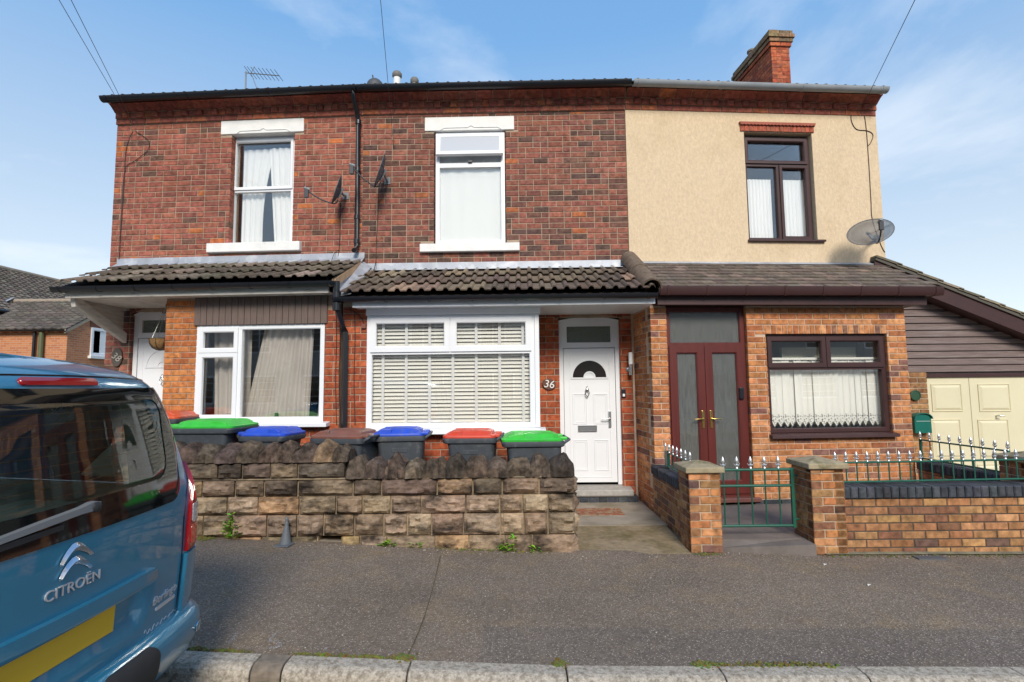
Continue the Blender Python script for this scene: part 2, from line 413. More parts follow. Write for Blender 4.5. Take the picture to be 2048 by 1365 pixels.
def smooth_path(pts, k=6):
    P = [Vector(p) for p in pts]; out = []
    for i in range(len(P) - 1):
        a, b, c, d = P[max(i - 1, 0)], P[i], P[i + 1], P[min(i + 2, len(P) - 1)]
        for j in range(k):
            t = j / k
            out.append(.5 * ((2 * b) + (c - a) * t + (2 * a - 5 * b + 4 * c - d) * t * t + (3 * b - a - 3 * c + d) * t ** 3))
    out.append(P[-1]); return out
# ---------------------------------------------------------------- roof tiles
TL = {}
def roman_tile(w, l, t=.030, roll=.030, n=2):
    """interlocking tile with n rolls across; local x across, y up the slope from 0 to l, z normal"""
    key = ('roman', w, l, n, roll)
    if key in TL: return TL[key]
    prof = []
    per = w / n
    for k in range(n):
        b = k * per
        prof += [(b, 0), (b + per * .52, 0.0), (b + per * .58, roll * .55), (b + per * .67, roll * .95), (b + per * .78, roll), (b + per * .89, roll * .85), (b + per * .97, roll * .35)]
    prof.append((w, 0))
    mb = MB(); m = len(prof)
    vs = [(x, 0, z + t) for x, z in prof] + [(x, l, z + t) for x, z in prof] + [(x, .004, z + t - .015) for x, z in prof]
    fs = [(i, i + 1, m + i + 1, m + i) for i in range(m - 1)] + [(2 * m + i, 2 * m + i + 1, i + 1, i) for i in range(m - 1)]
    fs += [(0, m, 2 * m), (m - 1, 3 * m - 1, 2 * m - 1)]
    mb.add(vs, fs); TL[key] = mb.mesh('tile', m_tile); return TL[key]
def flat_tile(w, l, t=.012):
    key = ('flat', w, l)
    if key in TL: return TL[key]
    mb = MB(); g = .002
    vs = [(g, 0, 0), (w - g, 0, 0), (w - g, 0, t), (g, 0, t), (g, l, 0), (w - g, l, 0), (w - g, l, t), (g, l, t)]
    mb.add(vs, [(0, 1, 2, 3), (3, 2, 6, 7), (0, 3, 7, 4), (1, 5, 6, 2)]); TL[key] = mb.mesh('tile', m_tile); return TL[key]
def tile_rows(parent, x0, x1, y0, z0, y1, z1, rows, w, me, pal, tilt=.10, stag=False, verge=0, edge=None, jit=.004):
    """rows of tiles on the slope from eaves (y0,z0) up to (y1,z1)"""
    L = math.hypot(y1 - y0, z1 - z0); ang = math.atan2(z1 - z0, y1 - y0); g = L / rows
    for r in range(rows):
        x = x0 - (w / 2 if stag and r % 2 else 0)
        xa = x0 + (edge(r)[0] if edge else 0); xb = x1 + (edge(r)[1] if edge else 0)
        while x < xb - .02:
            if x >= xa - w * .6:
                M = Matrix.Translation((x, y0 + math.cos(ang) * g * r, z0 + math.sin(ang) * g * r + .004 + rng.uniform(0, jit))) @ Matrix.Rotation(ang - tilt, 4, 'X') @ Matrix.Rotation(rng.uniform(-.006, .006), 4, 'Z')
                link('tile', me, parent, M=M, color=pick(pal))
            x += w
T_BROWN = [((.175, .130, .096), 5), ((.24, .178, .128), 3), ((.125, .095, .074), 4), ((.31, .225, .155), 1.8)]
T_MOSS = [((.17, .137, .102), 5), ((.22, .178, .135), 3), ((.125, .10, .076), 3), ((.28, .23, .18), 1.3)]
T_PLAIN = [((.15, .118, .095), 5), ((.18, .14, .112), 3), ((.122, .095, .078), 3), ((.21, .155, .125), .6)]
T_GREY = [((.10, .085, .072), 5), ((.125, .105, .088), 3), ((.08, .068, .058), 3)]
# ================================================================ the terrace: three houses, slightly convex to the street
XJ = 1.672
FM = Frame(XJ, 7.5, -1.1)
l0 = FM.w(-3.82, 0, 0)
FL = Frame(l0.x, l0.y, -3.4)
FR = Frame(XJ, 7.5, 4.0)
BAY = .75
CORN0 = 5.60
def cornice(house, xa, xb):
    cm_ = MB().box(xa, xb, -.016, .2, CORN0 - .002, CORN0 + .077); cm_.box(xa, xb, -.034, .2, CORN0 + .077, CORN0 + .160); cm_.box(xa, xb, -.06, .2, CORN0 + .160, CORN0 + .25)
    c = cm_.build('cornice', m_mortar, house)
    B = Bricks(c, 300)
    n = round((xb - xa) / .232); w = (xb - xa) / n
    for k in range(n):
        B.one(w - .010, .074, .14, Matrix.Translation((xa + k * w, -.028, CORN0)), pick(P_CORN))
    # dentil course: bricks alternately proud, canted corners
    B.done()
    m2 = round((xb - xa) / .116); w2 = (xb - xa) / m2
    for k in range(m2):
        mb = MB(); out = .075 if k % 2 else .045
        z0, z1 = CORN0 + .080, CORN0 + .156
        prof = [(.004, .1), (.004, -.040), (.020, -out), (w2 - .020, -out), (w2 - .004, -.040), (w2 - .004, .1)] if k % 2 else [(.004, .1), (.004, -out), (w2 - .004, -out), (w2 - .004, .1)]
        key = ('dent', round(w2, 4), k % 2)
        if key not in BR: BR[key] = mb.extr(prof, 0, z1 - z0, 'z').mesh('brick', m_brick)
        link('brick', BR[key], c, M=Matrix.Translation((xa + k * w2, 0, z0)), color=pick(P_CORN))
    n = round((xb - xa) / .245); w = (xb - xa) / n
    key = ('ogee', round(w, 4))
    if key not in BR:
        prof = [(.1, 0), (-.078, 0), (-.082, .012), (-.100, .022), (-.135, .050), (-.165, .066), (-.190, .072), (-.192, .088), (.1, .088)]
        BR[key] = MB().extr(prof, .006, w - .006, 'x').mesh('brick', m_brick)
    for k in range(n):
        link('brick', BR[key], c, M=Matrix.Translation((xa + k * w, 0, CORN0 + .163)), color=pick(P_CORN))
    pb = [(.1, .004), (-.070, .004), (-.076, .014), (-.094, .026), (-.129, .054), (-.159, .069), (-.184, .075), (-.186, .092), (.1, .092)]
    MB().extr(pb, xa, xb, 'x').build('bedding', m_mortar, c, M=Matrix.Translation((0, .004, CORN0 + .163)))
    return c
def main_roof(house, xa, xb, pal, me=None):
    y0, z0, rise = -.30, CORN0 + .246, .50
    ridge = 3.7
    zr = z0 + (ridge - y0) * rise
    mb = MB()
    n = int((xb - xa) / .05)
    mb.quad((xa, y0 + .08, z0 + .0), (xb, y0 + .08, z0 + .0), (xb, ridge, zr), (xa, ridge, zr))
    mb.quad((xb, 2 * ridge - y0, z0), (xa, 2 * ridge - y0, z0), (xa, ridge, zr), (xb, ridge, zr))
    mb.poly([(xa, y0 + .08, z0), (xa, ridge, zr), (xa, 2 * ridge - y0, z0)]); mb.poly([(xb, y0 + .08, z0), (xb, 2 * ridge - y0, z0), (xb, ridge, zr)])
    mb.quad((xa, y0 + .08, z0 - .01), (xa, .3, z0 - .01), (xb, .3, z0 - .01), (xb, y0 + .08, z0 - .01))
    mb.cur = (.10, .08, .065)
    r = mb.build('roof', m_tileA, house)
    nt_ = round((xb - xa) / .30); w_ = (xb - xa) / nt_
    tile_rows(r, xa, xb - .01, y0, z0 - .012, y0 + 1.2, z0 - .012 + 1.2 * rise, 3, w_, roman_tile(round(w_, 4), .46, roll=.034), pal)
    return r
def top_gutter(house, xa, xb, m, brackets=True):
    g = MB(); half_gutter(g, xa, xb, -.30, CORN0 + .262, .068); o = g.build('gutter', m, house, smooth=40)
    n = max(2, int((xb - xa) / .95))
    for k in range(n + 1):
        x = xa + .08 + (xb - xa - .16) * k / n
        b = MB(); half_gutter(b, x - .016, x + .016, -.30, CORN0 + .262, .074, .008); b.build('union', m, o, smooth=40)
    return o
def shell(house, xa, xb, gl, gr, bayx=None):
    """plain rear part of the house and its dark inside: side walls, floors, back wall"""
    mb = MB()
    mb.box(xa, xa + .1, .25, 7.2, 0, 5.84); mb.box(xb - .1, xb, .25, 7.2, 0, 5.84); mb.box(xa + .1, xb - .1, 7.1, 7.2, 0, 5.84)
    mb.build('rear_wall', m_room, house)
    f = MB(); f.box(xa + .1, xb - .1, .25, 3.6, 2.75, 2.85); f.box(xa + .1, xb - .1, .25, 3.6, 5.5, 5.56); f.box(xa + .1, xb - .1, .25, 3.6, .05, .1)
    f.box(xa + .1, xb - .1, 3.6, 3.7, .1, 5.5)
    f.build('inner_wall', m_room, house)
def sash_window(house, y, F, outer, bars=(), sashes=(), m=None, fw=.05, panes=(), depth=.07, name='window', sw=.045, gm=None, ch=.010, fb=None):
    """outer rect (x0,x1,z0,z1); bars: rects of mullions/transoms; sashes: opening frames; panes: glass rects"""
    mb = MB(); frame_bars(mb, *outer, y, y + depth, fw, fb=fb, ch=ch)
    for b in bars: mb.box(b[0], b[1], y + .003, y + depth - .003, b[2], b[3])
    w_ = mb.build(name, m, house)
    for s in sashes:
        sb = MB(); frame_bars(sb, *s[:4], y - .018, y + .03, sw, ch=.012); o = sb.build('sash', m, w_)
    for p in panes: pane(w_, *p, y + depth * .55, gm)
    return w_

def rect(F, off, u0, v0, u1, v1, u2=None, v2=None, u3=None, v3=None):
    """rectangle on a facade plane from photograph corners (left top, right bottom)"""
    a = F.p(u0, v0, off); b = F.p(u1, v1, off); return (a[0], b[0], b[1], a[1])

# ---------------------------------------------------------------- left house
HL = empty('terraced_house', FL.O, FL.a, label='red brick end terrace house with brown boarding above its bay window', cat='house', group='houses of the terrace')
LX0 = -3.785
win = (-1.985, -1.03, 3.735, 5.385)
lint = (-2.155, -.89, 5.385, 5.59); sill = (-2.27, -.885, 3.592, 3.735)
core = MB(); slab_holes(core, LX0, 0.0, 2.75, CORN0, .008, .25, [win])
door_l = (-3.40, -2.50, .2, 2.80)
slab_holes(core, LX0, 0, 0, 2.748, .008, .25, [door_l, (-2.3, -.15, .1, 2.7)])
slab_holes(core, -2.33, 0.0, 0, 2.83, -BAY + .008, -BAY + .2, [(-1.9, -.2, 1.16, 2.60)])
core.box(-2.322, -2.20, -BAY + .2, .008, 0, 2.83)
WL = core.build('wall', m_mortar, HL)
B = Bricks(WL, 300)
B.lay(LX0, -.002, 3.42, CORN0, .0805, .218, P_REDL, [win, lint, sill, (LX0 - .1, .1, 0, 3.44)], pri=1.0)
B.lay(LX0, -2.34, .05, 2.78, .088, .24, P_RED, [door_l], pri=.9, bond='fle')
B.lay(-2.33, -1.9, .06, 2.80, .0755, .225, P_PIER, [], off=BAY, bond='str', pri=1.7)
B.lay(-1.9, -.2, .06, 1.14, .086, .235, P_GF, [], off=BAY, bond='str', pri=1.2)
B.lay(-.2, -.002, .06, 2.62, .086, .235, P_GF, [], off=BAY, bond='mix', pri=1.6)
B.lay(-BAY + .02, -.0, .06, 2.80, .0755, .225, P_PIER, [], face='l', at_=-2.33, bond='str', pri=.5)
B.done()
MB().box(*lint[:2], -.012, .2, *lint[2:]).build('lintel', m_wpaint, HL, bevel=.008)
mb = MB(); mb.extr([(.12, sill[2]), (-.07, sill[2]), (-.07, sill[3] - .012), (.12, sill[3])], sill[0], sill[1], 'x'); mb.build('sill', m_wpaint, HL, bevel=.006)
yw = .12
x0, zt = FL.p(468, 284, -yw); x1, _ = FL.p(588, 281, -yw); zb = 3.715; zm = FL.p(520, 380, -yw)[1]
sash_window(HL, yw, FL, (x0 - .02, x1 + .02, zb, zt + .06), bars=[(x0 + .02, x1 - .02, zm - .03, zm + .02)], sashes=[(x0, x1, zm, zt + .02)], m=m_upvc, fw=.055,
            panes=[(x0 + .03, x1 - .03, zm, zt), (x0 + .03, x1 - .03, zb + .03, zm)])
MB().box(win[0] - .001, win[1] + .001, .005, .24, win[3] + .0005, win[3] + .02).build('soffit', m_wpaint, HL)
cornice(HL, LX0, -.002); main_roof(HL, LX0 + .05, 0, T_GREY); top_gutter(HL, LX0 + .01, -.0, m_black)
shell(HL, LX0 + .02, -.02, 0, 0)
# front door, mostly behind the bay pier
d0, d1 = door_l[0], door_l[1]
def arch_z(x, a, b, zs, rise): t = (x - (a + b) / 2) / ((b - a) / 2); return zs + rise * (1 - t * t)
def arched_door(house, a, b, zb, zs, rise, ztr, leafm, glassm, y=.06, lbl=None):
    fr = MB(); n = 12; fw = .06; fwi = .052
    outer = [(a, zb)] + [(a + (b - a) * i / n, arch_z(a + (b - a) * i / n, a, b, zs, rise)) for i in range(n + 1)] + [(b, zb)]
    fan = (a + .115, b - .115, ztr + .075, zs - .085)
    # frame with rectangular fanlight and leaf openings: head piece under the arch, jambs, transom
    head = [(a, fan[3])] + outer[1:-1] + [(b, fan[3])]
    fr.extr([(p, q) for p, q in head], y, y + .07, 'y')
    fr.box(a, a + fw, y, y + .07, zb, fan[3]); fr.box(b - fw, b, y, y + .07, zb, fan[3])
    fr.box(a + fw, fan[0], y + .004, y + .066, ztr, fan[3]); fr.box(fan[1], b - fw, y + .004, y + .066, ztr, fan[3])
    fr.box(fan[0], fan[1], y + .004, y + .066, ztr, fan[2])
    # raised moulding along the arch
    arc = [(a + (b - a) * i / n, y - .012, arch_z(a + (b - a) * i / n, a, b, zs, rise) - .012) for i in range(n + 1)]
    fr.tube(arc, .012, 6)
    d = fr.build('door', m_upvc, house)
    pane(d, fan[0], fan[1], fan[2], fan[3], y + .03, glassm, 'fanlight')
    lf = MB(); la, lb, lz0, lz1 = a + fw + .006, b - fw - .006, zb + .03, ztr - .008
    lf.box(la, lb, y + .012, y + .055, lz0, lz1)
    leaf = lf.build('door_leaf', leafm, d, bevel=.004)
    cx = (la + lb) / 2; W = lb - la
    return d, leaf, (la, lb, lz0, lz1)
def leaf_panels(d, a, b, z0, z1, y, m, sun_z, glassm):
    cx = (a + b) / 2; W = b - a; H = z1 - z0
    mb = MB(); frame_bars(mb, a + .075, b - .075, z0 + .07, z1 - .07, y - .006, y + .01, .010, ch=.004)
    for s in (-1, 1):
        for (q0, q1) in ((z0 + .16, z0 + .58), (z0 + .80, z0 + 1.22)):
            xa = cx + s * .045 if s > 0 else cx - .045 - .20
            frame_bars(mb, xa, xa + .20, q0, q1, y - .008, y + .01, .014, ch=.006)
            frame_bars(mb, xa + .022, xa + .178, q0 + .022, q1 - .022, y - .005, y + .01, .010, ch=.004)
    # half-round moulding and its glass
    n = 18; R = .235; r = .085; cz = sun_z
    for (ra, rb, pr) in ((R, R + .028, .012), (r - .02, r, .010)):
        P = [(cx + ra * math.cos(math.pi * i / n), cz + ra * math.sin(math.pi * i / n)) for i in range(n + 1)] + [(cx + rb * math.cos(math.pi * i / n), cz + rb * math.sin(math.pi * i / n)) for i in range(n, -1, -1)]
        for i in range(n):
            q = [P[i], P[i + 1], P[2 * n - i], P[2 * n + 1 - i]]; mb.extr(q, y - pr, y + .01, 'y')
    mb.box(cx - R - .03, cx + R + .03, y - .011, y + .01, cz - .022, cz - .002)
    p = mb.build('moulding', m, d, fix=True)
    if glassm:
        g = MB()
        P = [(cx + r * math.cos(math.pi * i / n), cz + r * math.sin(math.pi * i / n)) for i in range(n + 1)]; Q = [(cx + (R - .0) * math.cos(math.pi * i / n), cz + R * math.sin(math.pi * i / n)) for i in range(n + 1)]
        for i in range(n): g.extr([P[i], P[i + 1], Q[i + 1], Q[i]], y - .003, y + .02, 'y')
        g.build('half_round_pane', glassm, d)
m_darkglass = pmat('dark_glass', (.025, .02, .018), .08, spec=.6)
ztL = FL.p(300, 670, 0)[1]
dL, leafL, lr = arched_door(HL, d0, d1, .2, 2.72, .10, FL.p(300, 672, -.06)[1] - .03, m_upvc, m_pattern)
leaf_panels(dL, lr[0], lr[1], lr[2], lr[3], .072, m_upvc, FL.p(300, 733, 0)[1], m_upvc)
def knocker(d, x, z, y):
    k = MB(); k.lathe([(0, .06), (.007, .055), (.009, .045), (.004, .035), (.012, .025), (.024, .01), (.026, 0), (.02, -.015), (0, -.02)], (0, 0, 0), 12, Matrix.Translation((x, y - .01, z + .02)) @ Matrix.Scale(.6, 4, (0, 1, 0)))
    ring = [(x + .026 * math.sin(2 * math.pi * i / 16), y - .018, z - .025 - .042 * math.cos(2 * math.pi * i / 16)) for i in range(17)]
    k.tube(ring, .006, 6); k.lathe([(0, .012), (.010, 0), (0, -.018)], (x, y - .018, z - .075), 8)
    k.build('knocker', m_steel, d, smooth=50)
kx, kz = FL.p(318, 758, 0); knocker(dL, (d0 + d1) / 2 + .02, kz, .05)
# numerals stuck on the head of the door frame
nx, nz_ = FL.p(327, 617, 0)
for ch_, dxx in (('3', -.055), ('8', .045)):
    me = text_mb(ch_, .16, .003); me.materials.append(m_black)
    link('numeral', me, dL, M=Matrix.Translation((nx + dxx + .03, .052, nz_ - .02)) @ Matrix.Rotation(math.pi / 2, 4, 'X'))
# soldier arch over the door
def soldier_arch(wall, a, b, zs, rise, h, pal, y=.0, n=11):
    for i in range(n):
        t0, t1 = i / n, (i + 1) / n
        xa, xb = a + (b - a) * t0, a + (b - a) * t1 - .008
        key = ('sold', round(xb - xa, 3), h)
        if key not in BR: BR[key] = MB().add(*brick_geo(round(xb - xa, 3), h, .1)).mesh('brick', m_brick)
        xm = (xa + xb) / 2; za = arch_z(xm, a, b, zs, rise)
        sl = (arch_z(xb, a, b, zs, rise) - arch_z(xa, a, b, zs, rise)) / (xb - xa)
        M = Matrix.Translation((xm, y - .002, za + .004)) @ Matrix.Rotation(-math.atan(sl) * 1.0, 4, 'Y') @ Matrix.Translation((-(xb - xa) / 2, 0, 0))
        link('brick', BR[key], wall, M=M, color=pick(pal))
soldier_arch(WL, d0 - .02, d1 + .02, 2.72, .10, .10, P_RED)
# bay window
bx0, bz1 = FL.p(391, 652, BAY); bx1, bz0 = FL.p(648, 843, BAY)
bx0, bx1, bz0, bz1 = -1.905, -.205, 1.195, 2.437
mx_ = FL.p(475, 750, BAY)[0]; mz_ = FL.p(430, 706, BAY)[1]
yb = -BAY + .005
wl = sash_window(HL, yb, FL, (bx0, bx1, bz0, bz1), bars=[(mx_ - .03, mx_ + .04, bz0 + .04, bz1 - .04), (bx0 + .04, mx_ - .03, mz_ - .035, mz_ + .035)],
                 sashes=[(bx0 + .035, mx_ - .005, mz_ + .0, bz1 - .03), (bx0 + .035, mx_ - .005, bz0 + .03, mz_ - .005)], m=m_upvc, fw=.06,
                 panes=[(bx0 + .05, mx_ - .0, mz_, bz1 - .04), (bx0 + .05, mx_, bz0 + .04, mz_), (mx_ + .035, bx1 - .05, bz0 + .05, bz1 - .05)], sw=.062)
mb = MB(); mb.extr([(.02, 1.198), (-.13, 1.178), (-.13, 1.135), (-.10, 1.135), (.02, 1.14)], -1.93, -.11, 'x'); mb.build('sill', m_upvc, HL, M=Matrix.Translation((0, -BAY, 0)), bevel=.004)
bd = MB().box(-1.93, -.165, -BAY - .012, -BAY + .012, 2.44, 2.86).build('cladding', m_wood, HL)
nb = 21; wbd = (1.93 - .165) / nb
mbb = MB().box(.003, wbd - .003, 0, .014, 0, .42).mesh('board', m_wood)
for k in range(nb): link('board', mbb, bd, M=Matrix.Translation((-1.93 + k * wbd, -BAY - .026 - .002 * (k % 2), 2.44)))
# canopy roof
def canopy(house, F, xa, xb, ye, ze, yt, zt, rows, w_, me, pal, fascia_m, gut_m, fz0, fz1, gx0, gx1, gz, gr, fl=None, xsk=0, stag=False, fas_x=None, sq=False, soff=True):
    mb = MB(); th = .05
    mb.add([(xa, ye + .06, ze - .03), (xb, ye + .06, ze - .03), (xb, yt, zt - .02), (xa, yt, zt - .02), (xa, ye + .06, ze - .03 - th), (xb, ye + .06, ze - .03 - th), (xb, yt, zt - .02 - th), (xa, yt, zt - .02 - th)],
           [(0, 1, 2, 3), (4, 7, 6, 5), (0, 4, 5, 1), (1, 5, 6, 2), (2, 6, 7, 3), (3, 7, 4, 0)])
    mb.cur = (.05, .04, .035)
    for q in range(len(mb.c)): mb.c[q] = (.05, .04, .035)
    r = mb.build('canopy_roof', m_tileA, house)
    tile_rows(r, xa, xb, ye, ze, yt, zt, rows, w_, me, pal, stag=stag)
    fx0, fx1 = fas_x or (xa, xb)
    f = MB().box(fx0, fx1, ye + .10, ye + .13, fz0, fz1).build('fascia', fascia_m, house, bevel=.003)
    if soff: MB().box(fx0 + .002, fx1 - .002, ye + .131, -.0, fz0 + .012, fz0 + .024).build('soffit', fascia_m, house)
    g = MB(); half_gutter(g, gx0, gx1, ye + .035, gz, gr, sq=sq)
    go = g.build('gutter', gut_m, house, smooth=40)
    n = max(2, round((gx1 - gx0) / .48))
    for k in range(n):
        x = gx0 + .1 + (gx1 - gx0 - .2) * k / (n - 1)
        b = MB(); half_gutter(b, x - .014, x + .014, ye + .035, gz, gr + .006, .008, sq=sq); b.box(x - .012, x + .012, ye + .06, ye + .105, gz - gr * .9, gz + .0)
        b.build('bracket', gut_m, go, smooth=40)
    return r, f, go
cgz = 2.915
canopy(HL, FL, -3.56, .03, -1.10, 2.955, -.03, 3.425, 3, .2995, roman_tile(.2995, .44, roll=.026), T_MOSS, m_offwhite, m_black, 2.79, 2.895, -3.60, .06, cgz, .062, fas_x=(-3.50, -.06))
def flashing(house, xa, xb, z0, z1, ylow=-.12, zlow=None, seams=3):
    mb = MB(); zl = z0 - .05 if zlow is None else zlow
    mb.extr([(-.006, z1), (-.012, z0 + .02), (ylow, zl), (ylow, zl + .008), (-.018, z0 + .03), (-.012, z1)], xa, xb, 'x')
    o = mb.build('flashing', m_lead, house)
    for k in range(1, seams + 1):
        x = xa + (xb - xa) * k / (seams + 1)
        MB().extr([(-.010, z1 - .002), (-.016, z0 + .02), (ylow - .002, zl), (ylow - .002, zl + .016), (-.024, z0 + .035), (-.018, z1 - .002)], x, x + .012, 'x').build('seam', m_lead, o)
flashing(HL, -3.66, .05, 3.44, 3.545)
# timber bracket and gable panel at the open end
gx = -3.47
ga = FL.p(165, 600, .93); 
mb = MB(); P0, P1 = Vector((gx, -.97, 2.80)), Vector((gx, -.02, 2.36))
d_ = (P1 - P0).normalized(); nrm = Vector((0, -d_.z, d_.y)) * .075
mb.extr([(P0.y + nrm.y, P0.z + nrm.z), (P1.y, P1.z + nrm.z * 1.1), (P1.y, P1.z - nrm.z), (P0.y - nrm.y + .1, P0.z - nrm.z - .04)], gx - .03, gx + .03, 'x')
mb.build('bracket', m_offwhite, HL, bevel=.005)
MB().extr([(-.95, 2.87), (-.02, 3.36), (-.02, 2.44)], gx - .055, gx - .035, 'x').build('gable_panel', m_offwhite, HL)
m_conduit = pmat('conduit', (.6, .58, .55), .5)

# ---------------------------------------------------------------- middle house
HM = empty('terraced_house', FM.O, FM.a, label='red brick mid terrace house with white blinds in its bay window', cat='house', group='houses of the terrace')
MX0 = -3.82
win = (-2.775, -1.742, 3.655, 5.335)
lint = (-2.915, -1.61, 5.335, 5.542); sill = (-2.97, -1.55, 3.53, 3.655)
door_m = (-1.014, -.165, .05, 2.56)
core = MB(); slab_holes(core, MX0, 0, 2.75, CORN0, .008, .25, [win])
slab_holes(core, MX0, 0.0, 0, 2.748, .008, .25, [(-3.6, -1.35, .1, 2.7), (door_m[0], door_m[1], .05, 2.56)])
slab_holes(core, MX0, -1.32, 0, 2.74, -BAY + .008, -BAY + .2, [(-3.5, -1.0, 1.06, 2.70)])
core.box(-1.44, -1.328, -BAY + .2, .008, 0, 1.06)
WM = core.build('wall', m_mortar, HM)
B = Bricks(WM, 300)
B.lay(MX0 + .002, -.002, 3.30, CORN0, .0805, .216, P_RED, [win, lint, sill, (-9, 9, 0, 3.34)])
B.lay(-1.31, -.002, .05, 2.74, .0905, .235, P_GF, [(door_m[0], door_m[1], .0, 2.545), (door_m[0] - .05, door_m[1] + .05, 2.545, 2.8)], bond='fle', pri=1.2)
B.lay(MX0 + .002, -3.5, .06, 2.66, .0865, .235, P_GF, [], off=BAY, bond='mix', pri=1.7)
B.lay(-3.5, -1.32, .06, 1.05, .0865, .235, P_GF, [], off=BAY, bond='str', pri=1.3)
B.done()
soldier_arch(WM, door_m[0] - .05, door_m[1] + .05, 2.555, .055, .17, P_GF, n=12)
MB().box(*lint[:2], -.012, .2, *lint[2:]).build('lintel', m_wpaint, HM, bevel=.008)
mb = MB(); mb.extr([(.12, sill[2]), (-.07, sill[2]), (-.07, sill[3] - .012), (.12, sill[3])], sill[0], sill[1], 'x'); mb.build('sill', m_wpaint, HM, bevel=.006)
# blind tracery cut into both painted lintels
def tracery(house, xa, xb, z):
    c = (xa + xb) / 2
    P = [(xa, -.016, z), (xa + .05, -.016, z + .03), (c - .05, -.016, z + .032), (c, -.016, z + .06), (c + .05, -.016, z + .032), (xb - .05, -.016, z + .03), (xb, -.016, z)]
    MB().tube(P, .006, 6).build('moulding', m_wpaint, house)
tracery(HM, -2.68, -1.80, 5.345); tracery(HL, -1.90, -1.10, 5.395)
yw = .035
x0, x1 = win[0] + .015, win[1] - .012; zt = 5.325; zb = 3.655
za_ = FM.p(940, 316, -yw)[1]; zm = FM.p(940, 330, -yw)[1]
sash_window(HM, yw, FM, (x0, x1, zb, zt), bars=[(x0 + .03, x1 - .03, zm - .035, zm + .03)], m=m_upvc, fw=.06,
            panes=[(x0 + .04, x1 - .04, zb + .03, zm)])
W_M = [o for o in HM.children if o.name.startswith('window')][0]
# top-hung light standing open
ts = MB(); hz = za_ - zt + .03
frame_bars(ts, x0 + .02, x1 - .02, hz, -.0, -.02, .035, .062, ch=.012); tso = ts.build('sash', m_upvc, W_M, M=Matrix.Translation((0, yw - .012, zt - .035)) @ Matrix.Rotation(rad(-14), 4, 'X'))
MB().box(x0 + .07, x1 - .07, yw + .005, yw + .011, hz + .05, -.05).build('pane', pmat('frosted_pane', (.50, .52, .56), .25), W_M, M=Matrix.Translation((0, -.03, zt - .035)) @ Matrix.Rotation(rad(-14), 4, 'X'))
MB().box(-.03, .03, yw - .03, yw, zm + .03, zm + .055).build('catch', m_black, W_M, M=Matrix.Translation(((x0 + x1) / 2, 0, 0)))
cornice(HM, MX0, -.002); main_roof(HM, MX0, 0, T_GREY); top_gutter(HM, MX0, .04, m_black)
shell(HM, MX0 + .02, -.02, 0, 0)
a, b = door_m[:2]
dM, leafM, lr = arched_door(HM, a, b, .25, 2.535, .055, FM.p(1175, 696, -.06)[1], m_upvc, m_pattern, y=.05)
leaf_panels(dM, *lr, .062, m_upvc, FM.p(1175, 755, 0)[1], m_darkglass)
kx, kz = FM.p(1175, 783, 0); knocker(dM, kx, kz, .04)
lx0, lz1 = FM.p(1157, 852, 0); lx1, lz0 = FM.p(1195, 864, 0)
mb = MB(); frame_bars(mb, lx0, lx1, lz0, lz1, .042, .06, .014, ch=.004); mb.box(lx0 + .012, lx1 - .012, .048, .06, lz0 + .012, lz1 - .012); mb.build('letter_slot', m_steel, dM)
hx, hz = FM.p(1221, 838, 0)
mb = MB(); mb.box(hx - .017, hx + .017, .036, .06, hz - .12, hz + .10); mb.tube([(hx, .04, hz), (hx, .0, hz), (hx - .02, -.005, hz), (hx - .12, -.002, hz)], .009, 8); mb.build('door_handle', m_steel, dM, smooth=40, bevel=.003)
mb = MB(); mb.extr([(-.18, .13), (-.20, .15), (-.20, .21), (-.19, .222), (.1, .245), (.1, .13)], a - .16, b + .10, 'x'); mb.build('doorstep', pmat('step_stone', (.38, .36, .33), .85, vary=.2, vscale=20, bump=.2), HM, bevel=.01)
st = MB().box(a - .15, b + .165, -.165, .0, .02, .13).build('plinth', m_soot, HM)
for k in range(9):
    key = ('plb',)
    if key not in BR: BR[key] = MB().add(*brick_geo(.105, .085, .05)).mesh('brick', m_brick)
    link('brick', BR[key], st, M=Matrix.Translation((a - .15 + k * .128, -.178, .035)), color=pick(P_BLUE))
# bay window of the middle house
bx0, bx1, bz0, bz1 = -3.50, -1.315, 1.10, 2.523
yb = -BAY - .02
zt1 = FM.p(820, 704, BAY)[1]; mxm = FM.p(901, 668, BAY)[0]
wm = sash_window(HM, yb, FM, (bx0, bx1 - .06, bz0, bz1), bars=[(bx0 + .03, bx1 - .09, zt1 - .035, zt1 + .03), (mxm - .03, mxm + .03, zt1 + .03, bz1 - .03)],
                 sashes=[(bx0 + .045, mxm - .006, zt1 - .005, bz1 - .03), (mxm + .006, bx1 - .10, zt1 - .005, bz1 - .03)], m=m_upvc, fw=.065, sw=.075,
                 panes=[(bx0 + .05, bx1 - .11, bz0 + .04, zt1), (bx0 + .06, mxm, zt1, bz1 - .05), (mxm, bx1 - .11, zt1, bz1 - .05)])
MB().box(bx1 - .058, bx1, yb - .008, yb + .10, bz0, bz1).build('corner_post', m_upvc, wm, bevel=.006)
ck = MB(); frame_bars(ck, 0, BAY - .09, bz0, bz1, 0, .06, .06, ch=.01)
cko = ck.build('cheek_frame', m_upvc, wm, M=Matrix.Translation((bx1, -BAY + .085, 0)) @ Matrix.Rotation(math.pi / 2, 4, 'Z'))
MB().box(bx0 - .01, bx1 + .02, yb - .03, yb + .02, 2.525, 2.715).build('panel', m_upvc, HM, bevel=.006)
mb = MB(); mb.extr([(.02, 1.102), (-.15, 1.078), (-.155, 1.035), (-.12, 1.035), (.02, 1.05)], bx0 - .02, -1.25, 'x'); mb.build('sill', m_upvc, HM, M=Matrix.Translation((0, -BAY, 0)), bevel=.004)
